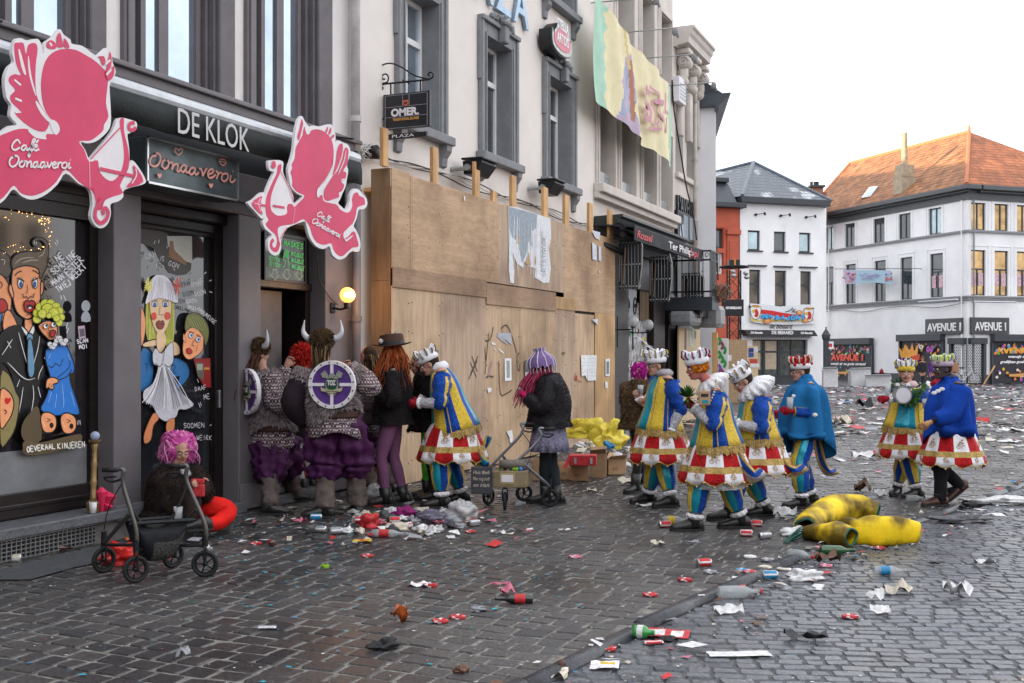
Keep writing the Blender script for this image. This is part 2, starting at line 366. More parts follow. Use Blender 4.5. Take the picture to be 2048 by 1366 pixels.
# second window / door between pilasters 1 and 2
g1=U(418,REC);zt=Z(330,462,REC)
m=MB();m.box(FL,g1,p2a,-.5,REC+.03,.12,zl);m.box(FL,p1b,g1,-.5,REC+.04,zt,zl);m.box(FL,p1b,p2a,REC+.04,REC+.10,zl-.12,zl-.0,0,.02);m.box(FL,p1b,g1,REC+.04,REC+.07,zt+.04,zt+.13,0,.01)
m.box(FL,g1+.02,g1+.05,REC+.03,REC+.06,.2,zt);m.box(FL,p1b,g1,-.5,REC+.02,.12,.42)
door2=m.build("glazed_door_frame",DKWOOD,cafe)
m=MB();m.box(FL,p1b,g1,-.5,REC+.0,.42,zt);m.build("pane",mat("door_glass",(.02,.022,.026),.05,var=.5,sc=1.5,spec=.9),door2)
m=MB();m.box(FL,U(428,REC),U(432,REC),REC+.03,REC+.07,Z(430,815,REC),Z(430,780,REC),0,.004);m.build("door_handle",ALU,door2)
# open doorway between pilasters 2 and 3: lit reveal painted lighter grey, unlit inside painted near-black
zd=Z(560,578,REC)
m=MB();m.box(FL,p2b,p3a,-.5,REC,zd+.02,zl);m.box(FL,p2b,p3a,REC,REC+.05,zd,zd+.09,0,.01);m.box(FL,p3a-.10,p3a,-.5,REC+.02,.1,zd)
dw=m.build("doorway_frame",DKWOOD,cafe)
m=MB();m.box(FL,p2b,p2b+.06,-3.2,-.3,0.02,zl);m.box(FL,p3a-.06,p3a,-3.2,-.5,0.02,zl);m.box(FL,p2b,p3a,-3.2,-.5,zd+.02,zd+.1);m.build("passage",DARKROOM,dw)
m=MB();m.box(FL,U(527,-.3),U(566,-.34),-.42,-.36,.1,zd-.02);m.build("lit_reveal",mat("lit_reveal_grey",(.10,.095,.10),.5),dw)
for(a,b)in((p1b,p2a),(p2b,p3a)):
 m=MB();m.box(FL,a-.02,b+.02,-.5,.10,.003,.12,0,.012);m.build("threshold_step",BLUEST,cafe)
m=MB();m.box(FL,-.3,p1b-.05,-.5,.17,.20,.29,0,.012);m.build("stone_ledge",BLUEST,cafe)
m=MB();m.box(FL,-.3,p1b+.02,-.5,.09,0.0,.20);plinth=m.build("plinth",mat("plinth_stone",(.13,.125,.12),.7,var=.3,sc=8,bump=.3),cafe)
m=MB();ga,gb=4.6,U(190,.1)
m.box(FL,ga,gb,.092,.097,.015,.19,1)
k=ga
while k<gb:m.box(FL,k,k+.008,.097,.112,.015,.19);k+=.05
for z in(.02,.055,.09,.125,.16,.182):m.box(FL,ga,gb,.1,.108,z,z+.008)
m.build("vent_grille",[STEEL,DARKROOM],plinth)
# pipes and cables on the facade
def pipe(name,label,px,x,r,z0,z1,M,cat="drainpipe"):
 u=U(px,x);t=thing(name,label,cat,(x,u,0));m=MB();m.cyl((x,u,z0),(x,u,z1),r,14);m.build("pipe",M,t,True)
 for z in np.arange(z0+.5,z1,1.6):
  m=MB();m.cyl((x,u,z),(x,u,z+.07),r*1.25,14);m.box(Fr((0,u,0),(0,1,0)),-r*.4,r*.4,0,x,z+.01,z+.05);m.build("bracket",M,t)
 return t
pipe("drainpipe","grey-painted drainpipe between the mauve pilaster and the plywood hoarding",713,.10,.055,.02,4.0,mat("pipe_mauve",(.13,.12,.135),.5))
pipe("drainpipe","white upper drainpipe running up the seam between the cafe and the plaster facade",711,.075,.06,4.15,9.5,mat("pipe_white",(.50,.49,.49),.5,var=.2))
def cable(name,label,pts,r=.008,M=None,cat="cable",group=None):
 m=MB();q=smooth_open([Vector(p)for p in pts],5);m.tube(q,r,5);o=m.build(name,M or CABLE,None,True,org=Vector(pts[0]));return tag(o,label,cat,group)
# ------------------------------------------------------------------ awning with lettering
aw=thing("awning","dark green-black rolled awning with white letters over the cafe front","awning",(.5,6,Z(225,165,.6)))
AC=.62;u0,u1=1.0,U(722,AC);z1=Z(225,163,AC);z0=Z(225,234,AC)
m=MB();m.tube([(AC-.07,u0,z1),(AC-.07,u1,z1)],.075,14);m.box(FL,u0,u1,AC-.16,AC-.06,z1-.06,z1+.06,0,.01);m.build("cassette",mat("awning_alu",(.46,.48,.50),.35,.4),aw,False)
AWN=mat("awning_cloth",(.009,.013,.013),.75,var=.3,sc=5,bump=.3,bsc=30)
m=MB();N=90
rg=[]
for i in range(N+1):
 u=u0+(u1-u0)*i/N;wv=.012*math.sin(u*9)+.01*math.sin(u*23+1)
 rg.append([(AC+.0,u,z1-.05),(AC+.015+wv*.5,u,(z0+z1)/2),(AC+.012+wv,u,z0+.012*math.sin(u*2.1)),(AC+.0+wv,u,z0+.012*math.sin(u*2.1)),(AC-.0,u,(z0+z1)/2),(AC-.03,u,z1-.05)])
m.rings(rg,0,True,True);m.build("valance",AWN,aw,True)
LET=mat("letter_grey_white",(.50,.50,.50),.7,var=.1)
ua,za=FL.uz(347,262,AC+.045)
text("lettering","DE KLOK",FL,U(347,AC),Z(347,265,AC),AC+.035,.335,LET,aw,.002,width=U(490,AC)-U(347,AC))
for uu in(u0+.02,u1-.05):
 m=MB();m.box(FL,uu,uu+.06,.0,AC-.02,z1-.10,z1+.09,0,.01);m.box(FL,uu,uu+.05,.10,AC-.02,z0+.02,z1-.1);m.build("end_cap",BLACK,aw)
m=MB();m.box(FL,u1-.22,u1+.01,.05,AC-.08,z0-.32,z1-.12,0,.01);m.build("motor_box",BLACK,aw)
for i in range(5):
 zz=zs0-.04-i*.02;pts=[(.12+.03*(i%2),u,zz+.03*math.sin(u*(1.1+.3*i)+i)-.03)for u in np.linspace(1.5,U(700,.1),14)]
 cable("cable",["sagging black cable bundled along the top of the awning, highest strand","second cable strand above the awning","middle cable strand above the awning","fourth cable strand above the awning","lowest cable strand just over the awning roller"][i],pts,.010)
# ------------------------------------------------------------------ neon sign and MASKES board
zt1=lambda x,y:(x*.3748,y*.3748)
SN=.34
sg=thing("name_sign","weathered steel box sign with copper-pink script lettering and hearts under the awning","sign",FL.p(U(380,SN),SN,Z(380,330,SN)))
PATINA=mat("patina_steel",(.10,.125,.135),.4,.5,var=.45,sc=2.2)
a,b=U(293,SN),U(476,SN);zz0,zz1=Z(293,366,SN),Z(293,271,SN)
m=MB();m.box(FL,a,b,.06,SN,zz0,zz1,0,.01);m.build("box",PATINA,sg)
m=MB()
for q in((a-.0,a+.02,zz0,zz1),(b-.02,b,zz0,zz1),(a,b,zz1-.02,zz1),(a,b,zz0,zz0+.02)):m.box(FL,q[0],q[1],SN+.001,SN+.012,q[2],q[3])
m.build("rim",ALU,sg)
COPPER=mat("copper_letters",(.75,.36,.29),.4,.3,var=.1)
P=Paint(FL,SN+.02,zt1,.0005)
C_='e0998c'
def script(P,T,c,wd,letters):
 for st in letters:P.stroke([T(x,y)for x,y in st],c,wd,4)
L_OON=[ # script strokes in the zoomed image's own pixels
 [(835,830),(812,835),(800,862),(812,885),(840,882),(858,850),(850,822),(832,818)],
 [(892,850),(870,860),(866,885),(880,900),(898,885),(898,860),(884,850)],[(898,870),(915,868),(922,872),(918,905)],[(918,905),(930,880),(945,875),(950,890),(945,910),(955,915),(968,900)],
 [(990,880),(972,885),(965,905),(978,918),(992,900),(996,882)],[(996,882),(992,910),(1000,922),(1012,912)],[(1036,895),(1018,898),(1010,920),(1022,932),(1038,915),(1042,895)],[(1042,895),(1038,922),(1048,932),(1060,920)],
 [(1062,900),(1075,905),(1080,940)],[(1080,940),(1098,905),(1105,902)],[(1112,930),(1135,920),(1136,905),(1120,905),(1108,925),(1115,948),(1135,945),(1150,930)],[(1150,915),(1162,922),(1155,955)],[(1160,935),(1172,922),(1184,925)],
 [(1202,925),(1186,932),(1182,955),(1195,968),(1212,955),(1215,932),(1202,925)],[(1232,935),(1226,965),(1240,972),(1256,955)],[(1240,912),(1244,916)]]
script(P,lambda x,y:(x,y),C_,.020,L_OON)
def heart(P,cx,cy,s,c):P.stroke([(cx,cy+s),(cx-s,cy-s*.1),(cx-s*.7,cy-s*.9),(cx,cy-s*.35),(cx+s*.7,cy-s*.9),(cx+s,cy-s*.1)],c,.013,3,True)
heart(P,952,808,20,C_)
for q in((850,937),(1124,990)):P.fill([(q[0],q[1]+15),(q[0]-11,q[1]-2),(q[0]-8,q[1]-13),(q[0],q[1]-6),(q[0]+8,q[1]-13),(q[0]+11,q[1]-2)],C_,2)
P.stroke([(1168,858),(1180,848),(1186,852),(1194,850),(1204,868),(1192,882),(1178,878)],C_,.012,3,True);P.stroke([(1172,862),(1186,864),(1200,868)],C_,.008)
for M_ in():pass
lo=P.build("lettering",sg,r=.35,pre='cop')
zt4=lambda x,y:(460+x*.29276,200+y*.29276)
mk=thing("maskes_board","chalky green lettered board with three down arrows above the open doorway","sign",FL.p(U(570,REC),REC,zd+.1))
a,b=U(531,REC+.06),U(609,REC+.06);n_=REC+.05
m=MB();m.box(FL,a,b,REC,n_,zd+.11,Z(531,469,n_),0);m.build("board",mat("green_glass_board",(.10,.13,.12),.3,var=.7,sc=5),mk)
m=MB()
zz0,zz1=zd+.11,Z(531,469,n_)
for q in((a-.03,a,zz0,zz1),(b,b+.03,zz0,zz1),(a-.03,b+.03,zz1,zz1+.04),(a-.03,b+.03,zz0-.03,zz0)):m.box(FL,q[0],q[1],n_-.02,n_+.02,q[2],q[3])
m.build("frame",BLACK,mk)
NEON=mat("green_neon",(.2,.9,.35),.4,var=0,emit=(.15,.9,.3),es=.9)
P=Paint(FL,n_+.004,zt4,.0005);c='g'
def word2(P,txt,x0,y0,x1,y1,h,wd):P.word(txt,x0,y0,x1,y1,h,'5ade78',wd)
word2(P,"MASKES",365,992,497,1018,34,.014)
for k in range(3):word2(P,"MISJOLLE",412,1062+k*44,497,1078+k*44,26,.009);word2(P,"TETTEN",252,1055+k*38,330,1068+k*38,24,.009)
word2(P,"NIEUW",250,960,300,970,26,.009)
for cx in(292,374,458):
 P.stroke([(cx-12,1158),(cx+16,1162),(cx+16,1196),(cx+30,1198),(cx+2,1230),(cx-28,1190),(cx-13,1192)],'a8c8b0',.008,1,True)
P.stroke([(372,1035),(355,1060),(352,1085),(366,1110),(352,1150)],'5ade78',.012);P.stroke([(372,1035),(388,1050),(384,1090),(392,1120),(388,1150)],'5ade78',.012)
P.fill([(366,1020),(384,1022),(392,1050),(380,1080),(358,1078),(352,1050)],'3fae60',2)
P.build("lettering",mk,pre='neon')
# ------------------------------------------------------------------ globe wall lamp, lit
lp=thing("wall_lamp","lit round globe lamp on a black bracket on the mauve pilaster","lamp",FL.p(U(690,.2),.0,Z(690,612,.2)))
gc=FL.px(695,590,.22);gr=.095
m=MB();m.ell(gc,gr,20,12);m.build("globe",mat("lamp_globe",(1,.7,.35),.3,var=0,emit=(1,.30,.04),es=.55,alpha=.7),lp,True)
m=MB();m.box(FL,gc.y-.04,gc.y+.04,gc.x-.04,gc.x+.04,gc.z-.03,gc.z+.03,0,.01);m.build("bulb",mat("lamp_bulb",(1,1,.9),.5,var=0,emit=(1,.8,.45),es=3),lp)
m=MB();m.cyl(gc+Vector((0,0,-gr)),gc+Vector((0,0,-gr-.07)),.045,12);m.tube([gc+Vector((0,0,-gr-.06)),gc+Vector((-.1,0,-gr-.08)),Vector((.0,gc.y,gc.z-gr-.06))],.014,8);m.box(FL,gc.y-.05,gc.y+.05,0,.02,gc.z-gr-.12,gc.z-gr,0,.006);m.build("bracket",BLACKM,lp)
ld=bpy.data.lights.new("lamp_light",'POINT');ld.energy=7;ld.color=(1,.5,.18);ld.shadow_soft_size=.10
lo=bpy.data.objects.new("lamp_light",ld);COL.objects.link(lo);lo.location=gc+Vector((.02,0,0))-wloc(lp);lo.parent=lp
for o in lp.children:
 if o.type=='MESH':o.visible_shadow=True
lo.location+=Vector((gr+.03,0,0))
cable("cable","thin black lamp cable curling down the mauve pilaster to the globe lamp",[FL.px(634,510,.03),FL.px(640,560,.03),FL.px(660,595,.03),FL.px(676,610,.04)],.006)
# ------------------------------------------------------------------ painted shop windows
zt2=lambda x,y:(x*.3514,380+y*.3514)
K='08080a';SK='f0a070';SKS='d98a5c'
P=Paint(FL,REC+.004,zt2)
# left man at the frame edge
P.shape([(-30,470),(0,475),(40,520),(65,600),(60,690),(40,745),(20,740),(-30,760)],SK);P.shape([(25,700),(60,690),(100,790),(20,800)],SK)
P.shape([(-30,350),(20,350),(60,390),(70,440),(60,470),(40,500),(0,478),(-30,470)],'5c5248');P.stroke([(5,395),(25,400),(22,425)],'d8d4cc',.006)
P.shape([(-20,630),(20,622),(42,660),(30,690),(-20,700)],'b02a28');P.stroke([(0,520),(12,540),(0,560)],K,.008)
P.shape([(-20,710),(10,705),(0,760),(-20,780)],'2a78c8')
# main man: suit, face, quiff
P.shape([(20,800),(100,770),(150,800),(190,775),(235,790),(260,900),(265,1000),(225,1080),(215,1200),(185,1420),(95,1420),(60,1300),(80,1100),(20,980),(-30,1020),(-30,900)],'121215',K)
P.shape([(140,730),(180,735),(178,790),(155,810),(138,790)],SK);P.shape([(115,770),(150,800),(158,815),(185,770),(195,800),(165,850),(130,810)],'e6e6ea')
P.shape([(85,430),(150,415),(215,430),(230,520),(228,600),(215,660),(190,710),(160,735),(125,725),(90,690),(70,620),(62,540),(66,470)],SK)
P.shape([(62,545),(50,540),(46,570),(66,615),(74,600)],SK);P.shape([(228,525),(244,530),(240,580),(226,600)],SK)
P.shape([(68,450),(62,400),(95,362),(150,350),(205,350),(250,330),(245,300),(218,285),(192,300),(200,318),(190,320),(178,298),(195,275),(225,270),(262,290),(272,340),(262,430),(240,480),(222,505),(212,450),(150,430),(95,440)],'6a5c4c')
for st in([(80,420),(120,390),(190,385)],[(120,415),(170,400),(215,400)],[(215,380),(240,365),(250,330)]):P.stroke(st,'c9c2b4',.006,3,taper=True)
for st in([(78,488),(95,470),(118,460)],[(178,458),(195,462),(215,478)]):P.stroke(st,K,.010)
for(ex)in(110,192):P.oval(ex,530,15,30,'e8eef4',K,.007);P.oval(ex+(2 if ex<150 else-2),538,8,16,'2e62b0',K,.005)
P.stroke([(92,500),(130,520)],K,.012);P.stroke([(174,520),(210,500)],K,.012)
P.stroke([(146,540),(150,570),(142,590)],K,.006);P.stroke([(122,590),(128,612),(142,606),(152,618),(168,606),(182,612),(186,588)],K,.008)
P.shape([(130,640),(150,628),(160,636),(172,628),(192,642),(188,680),(172,696),(150,696),(132,678)],'b3211f');P.fill([(142,660),(160,650),(180,662),(172,676),(148,676)],'1a0808',2);P.fill([(152,668),(168,666),(168,676),(154,676)],'f4f4f0',1)
P.stroke([(142,715),(160,705),(180,715)],K,.006)
P.shape([(142,832),(158,815),(178,832),(172,860),(148,860)],'6f9cb8');P.shape([(148,862),(172,862),(188,1020),(168,1068),(148,1030)],'6494b4')
for st in([(60,850),(40,880),(0,940)],[(95,810),(110,870),(140,980)],[(30,980),(60,1010),(110,1060),(150,1080),(190,1070)],[(235,1000),(215,1040),(205,1080)],[(215,830),(205,900),(180,990)],[(85,1120),(100,1080)],[(120,1120),(105,1220),(80,1330)],[(175,1110),(180,1180),(160,1300)],[(205,1120),(220,1180)],[(250,930),(240,960)],[(30,860),(50,900)]):P.stroke(st,'dcdcdc',.008,3,taper=True)
# blonde in blue dress
P.shape([(255,900),(300,880),(350,880),(380,910),(410,1000),(405,1040),(385,1050),(390,1100),(420,1190),(440,1260),(430,1280),(380,1275),(300,1285),(220,1250),(250,1180),(275,1080),(255,1000),(245,950)],'2a78d0')
P.stroke([(345,960),(330,1000),(300,985)],K,.008);P.stroke([(262,1000),(285,1010),(300,990)],K,.008);P.stroke([(395,1020),(370,1060),(318,1082),(315,1070)],K,.010);P.stroke([(380,950),(385,1000),(350,1040),(315,1066)],K,.008)
for st in([(280,1150),(262,1210)],[(340,1100),(350,1200),(345,1240)],[(390,1150),(412,1230)],[(310,1160),(300,1240)],[(275,930),(262,960)],[(372,930),(385,970)]):P.stroke(st,'9fc4f0',.007,3,taper=True)
P.shape([(252,1080),(285,1065),(318,1080),(310,1100),(290,1105),(292,1130),(275,1135),(262,1125),(248,1128)],SK);P.stroke([(268,1100),(262,1122)],K,.005);P.stroke([(282,1103),(276,1128)],K,.005)
P.shape([(205,770),(250,745),(300,760),(312,800),(300,845),(270,855),(240,830),(215,800)],SK)
ys=[]
for i,(cx,cy,rr_)in enumerate([(195,735,24),(195,700,24),(212,668,26),(240,648,26),(272,648,26),(300,665,25),(318,690,24),(328,725,22),(318,755,20),(250,680,34),(285,700,30),(220,705,26),(300,730,20),(255,715,16)]):
 P.oval(cx,cy,rr_,rr_,'c9cf3c','5c6418',.006)
 P.stroke([(cx-rr_*.5,cy+rr_*.2),(cx,cy+rr_*.5),(cx+rr_*.5,cy),(cx,cy-rr_*.4)],'eff08a',.005)
for ex in(236,280):P.oval(ex,775-(8 if ex>250 else 0),13,15,'eef2f2',K,.006);P.oval(ex+4,772-(8 if ex>250 else 0),6,8,'1c2c4c')
P.stroke([(255,780),(250,800),(268,800)],K,.006);P.shape([(258,810),(275,798),(292,805),(285,830),(268,836)],'c01818');P.stroke([(262,815),(290,812)],K,.005)
for i in range(11):P.oval(258+i*9-(i>6)*3,878+22*math.sin(i*.9)-i*3.0,14,14,'d9d9dc','55555a',.004)
# small heads and the board
P.shape([(-30,1060),(10,1040),(40,1090),(60,1150),(80,1200),(60,1340),(20,1420),(-30,1440)],'8c8050');P.shape([(-30,1140),(20,1150),(45,1200),(40,1260),(10,1320),(-30,1350)],SK);P.fill([(0,1215),(-8,1195),(4,1180),(14,1188),(26,1180),(30,1195),(12,1218)],'d01c1c',2)
P.stroke([(-10,1250),(5,1260),(-5,1275)],K,.01)
P.shape([(105,1420),(95,1340),(140,1270),(185,1240),(200,1420)],'5a4c36','5a4c36')
P.shape([(100,1470),(110,1430),(200,1440),(370,1400),(430,1395),(420,1440),(340,1470),(200,1500),(110,1500)],'62543c','62543c')
for cx,cy in((238,1320),(350,1325)):
 P.shape([(cx-40,cy-20),(cx-25,cy-52),(cx+10,cy-55),(cx+45,cy-30),(cx+50,cy+20),(cx+30,cy+55),(cx-10,cy+60),(cx-30,cy+35)],SK)
 P.stroke([(cx-5,cy-20),(cx+18,cy-12),(cx-4,cy-2)],K,.007);P.oval(cx+22,cy+18,10,14,'2a0c0a',K,.006);P.stroke([(cx-28,cy-10),(cx-18,cy+25)],'f8d8b8',.006)
for st in([(410,1310),(408,1335)],[(420,1310),(422,1335)],[(350,755),(342,790)],[(355,785),(345,815)],[(160,290),(158,310)],[(172,295),(168,315)],[(285,285),(295,305)],[(275,298),(288,318)],[(310,600),(315,625)],[(325,600),(340,632)]):P.stroke(st,'e4e4e8',.007)
for wd_,x0,y0,x1,y1,h in(("NE",292,410,330,385,36),("SCHOEINE",270,485,405,370,36),("MAAN",265,548,330,500,34),("ESTER",345,490,440,400,36),("TWIEJ",290,585,365,535,34),("WEERT",370,520,452,440,38),("SCAN",393,874,458,866,22),("MOI",405,906,456,898,24)):
 P.word(wd_,x0,y0,x1,y1,h,'dedee4',.009)
P.word("OEVERAAL",105,1488,268,1470,30,'e8e6de',.010);P.word("KINJEREN",278,1472,435,1460,32,'e8e6de',.010)
P.oval(437,662,25,33,'9aa0a8');P.fill([(412,748),(416,705),(437,692),(458,705),(463,748)],'9aa0a8',2)
P.fill([(392,776),(430,772),(436,842),(398,848)],'b8a0b4',1);P.fill([(398,792),(428,788),(432,832),(403,836)],'5a5260',1)
pt=P.build("painted_figures",shopw)
# second painted window
P=Paint(FL,REC+.004,zt2)
P.fill([(800,210),(945,240),(1010,330),(1090,420),(1060,480),(960,470),(870,330),(800,300)],'4c4848',2);P.fill([(950,262),(1092,262),(1094,418),(1040,400),(1000,350),(955,320)],'bcbcb4',1);P.fill([(965,290),(985,290),(990,340),(1060,410),(1060,430),(960,380)],'8c6c50',1)  # flat grey and brown shapes paint a reflection in the glass
for cx in(1000,1022):pass
SKP='e4c49c'
P.shape([(960,985),(1000,955),(1060,985),(1078,1050),(1040,1110),(1000,1130),(1020,1060),(975,1070)],'2c6ea8');P.shape([(800,920),(840,905),(870,960),(868,1080),(840,1140),(800,1140)],'2c6ea8')
P.word("1",820,1030,850,1030,45,'143c68',.012);P.word("2",975,1045,1010,1040,50,'143c68',.012)
P.shape([(800,680),(815,690),(828,760),(818,850),(800,880)],SK)
P.shape([(820,870),(900,850),(1000,870),(1020,930),(960,940),(940,880),(860,890),(815,890)],SKP,'8c6c50',.006)
P.fill([(830,620),(850,600),(960,600),(985,640),(990,760),(985,850),(960,950),(930,850),(860,850),(835,850),(825,760)],'b8bc50',2)
for i in range(16):
 x=832+i*9.6+(60 if i>8 else 0)*0;P.stroke([(x,640),(x+rr.uniform(-6,6),740),(x+rr.uniform(-4,8),850)],rr.choice(('8c9030','d4d488','989c3c','6c7028')),.007,3)
P.shape([(855,620),(960,618),(968,700),(955,760),(930,810),(905,822),(880,800),(858,740),(850,690)],SKP,'8c6c50',.006)
P.fill([(890,810),(925,810),(940,850),(930,900),(900,930),(885,880)],SKP,2)
for ex in(874,934):P.oval(ex,650,17,15,'eef0f2',K,.006);P.oval(ex,652,9,11,'3c6cb8','10182c',.005);P.stroke([(ex-18,634),(ex,626),(ex+18,634)],K,.006)
P.stroke([(904,660),(898,705),(912,712),(924,706)],'7c5038',.006);P.oval(868,718,16,22,'d84a3c');P.oval(946,716,16,22,'d84a3c')
P.shape([(880,760),(895,742),(905,748),(918,742),(928,762),(915,790),(892,786)],'8c4038','401410',.005);P.stroke([(882,764),(926,764)],'1c0808',.005)
P.fill([(818,650),(830,600),(860,500),(900,484),(945,500),(985,560),(1005,640),(960,630),(900,615),(850,630)],'dcdce4',2)
for i in range(14):P.stroke([(870+i*7,500+abs(i-5)*4),(858+i*9.5,560),(836+i*12.5,630)],rr.choice(('b4b4c0','f0f0f6','a0a0b0')),.005)
for(cx,cy,cA,cB)in((832,545,'e0dc6c','f4f0a8'),(992,545,'b83830','e88c84')):
 for k in range(26):
  a=k*.2417*1.0*3.9;r1=rr.uniform(22,60)if cx>900 else rr.uniform(20,52)
  P.stroke([(cx,cy),(cx+r1*.6*math.cos(a),cy+r1*math.sin(a))],cA if k%3 else cB,.010)
P.shape([(870,900),(900,930),(940,880),(965,870),(970,960),(955,1010),(950,1050),(990,1130),(1085,1215),(1040,1250),(1000,1250),(985,1290),(930,1318),(880,1290),(850,1230),(800,1200),(800,1140),(850,1100),(880,1010),(855,990),(850,930)],'c8c8d0',K,.008)
for i in range(26):
 a=-1.0+i*.083;P.stroke([(912+a*20,1010),(925+a*75,1120+rr.uniform(-10,10)),(925+a*135,1255-35*abs(a)+rr.uniform(-12,12))],rr.choice(('f2f2f6','f2f2f6','606068','8c8c96','a8a8b2')),.007,3)
P.stroke([(862,985),(885,1005),(905,985)],K,.007);P.stroke([(915,990),(940,1008),(962,985)],K,.007);P.stroke([(905,985),(915,905)],K,.006)
P.shape([(850,1270),(880,1300),(850,1340),(835,1420),(800,1440),(800,1380)],SKS,'7c4c30',.008);P.shape([(925,1325),(970,1300),(960,1400),(930,1400)],SKS,'7c4c30',.008)
P.shape([(1030,820),(1060,780),(1130,800),(1135,860),(1130,910),(1095,945),(1050,965),(1020,935),(1018,880)],SK,K,.008);P.shape([(1022,815),(1030,840),(1035,870),(1018,850)],SK,K,.005)
P.shape([(1030,800),(1035,730),(1060,702),(1110,705),(1150,750),(1165,800),(1160,850),(1145,885),(1135,840),(1110,800),(1070,780)],'6c7038',K,.008)
for i in range(7):P.stroke([(1045+i*12,715+abs(i-3)*3),(1060+i*13,760),(1085+i*11,800)],'a8ac70',.005)
for ex,ey in((1062,828),(1102,850)):P.oval(ex,ey,13,15,'eef2f6',K,.006);P.oval(ex+2,ey,7,9,'3466a8')
P.stroke([(1050,805),(1078,812)],K,.007);P.stroke([(1092,822),(1116,835)],K,.007);P.stroke([(1082,850),(1068,880),(1082,888)],K,.006);P.shape([(1035,905),(1052,900),(1068,915),(1062,932),(1042,930)],'b82c28',K,.005);P.stroke([(1098,880),(1090,920)],K,.005)
P.fill([(1075,960),(1170,958),(1174,1122),(1140,1124),(1098,1060)],'8c1c1c',1);P.fill([(1084,985),(1130,985),(1132,1085),(1098,1060)],'5c5c50',1);P.fill([(1092,990),(1126,990),(1126,1025),(1094,1025)],'98a090',1);P.fill([(1134,1010),(1164,1010),(1164,1022),(1134,1022)],'c89038',1)
for wd_,x0,y0,x1,y1,h in(("TJEN",800,400,862,372,30),("IS",878,404,902,408,28),("GON",925,428,985,448,26),("IK",1050,552,1078,556,34),("AAF",1085,550,1130,535,32),("DOON",1080,608,1142,590,26),("EREN",1028,645,1090,640,20),("SMULL",1030,675,1085,685,20),("AMOUREUSE",1085,680,1185,765,20),("DAAF",1074,1146,1140,1134,26),("ME",1122,1192,1160,1186,28),("SOOMEN",1005,1352,1125,1350,26),("ZWEIRK",1060,1420,1165,1422,26)):
 P.word(wd_,x0,y0,x1,y1,h,'c8c8cc',.007)
for st in([(1088,1210),(1098,1238)],[(1098,1205),(1104,1228)],[(1080,1075),(1088,1095)],[(840,290),(832,310)],[(862,285),(858,305)],[(905,320),(910,335)],[(1120,480),(1132,468)],[(1148,520),(1160,514)],[(1150,580),(1165,584)],[(845,420),(848,440)],[(885,430),(888,446)],[(945,445),(950,460)],[(1150,1340),(1160,1335)]):P.stroke(st,'dcdce0',.007)
P.build("painted_figures",door2)
# ================================================================== CUPID BOARDS
PINK=mat("sign_pink",(.56,.04,.115),.5,var=.13,sc=2.5);SWHITE=mat("sign_white",(.66,.64,.66),.45,var=.06,sc=4)
def board(name,label,T,outer,shapes,texts,n0,foot):
 t=thing(name,label,"sign",FL.px(*T(*foot),n0))
 q=[Vector(FL.uz(*T(*p),n0))for p in outer];q=smooth_closed(q,3)
 m=MB();m.prism([FL.p(a.x,n0,a.y)for a in q],FL.N*-.03);m.build("board",SWHITE,t)
 P=Paint(FL,n0+.001,T,.0005);P.base=n0
 for kind,pts,*rest in shapes:
  if kind=='f':P.fill(pts,'PK',3)
  elif kind=='w':P.fill(pts,'WH',3)
  elif kind=='s':P.stroke(pts,'WH' if rest[0]else 'PK',rest[1],3,taper=rest[2]if len(rest)>2 else False)
 P.mb.build("picture",[PINK if c=='PK' else SWHITE for c in P.cols],t,fix=False)
 m=MB();u,z=FL.uz(*T(*foot),n0)
 for du,dz in texts['stays']:m.cyl(FL.p(u+du,n0-.02,z+dz),FL.p(u+du,n0-.30,z+dz+.05),.012,8)
 m.build("stay_bars",BLACKM,t)
 P=Paint(FL,n0+.009,T,.0003);P.base=n0
 for st in texts['script']:P.stroke(st,'WH',texts['wd'],4)
 P.mb.build("lettering",[SWHITE],t,fix=False)
 return t
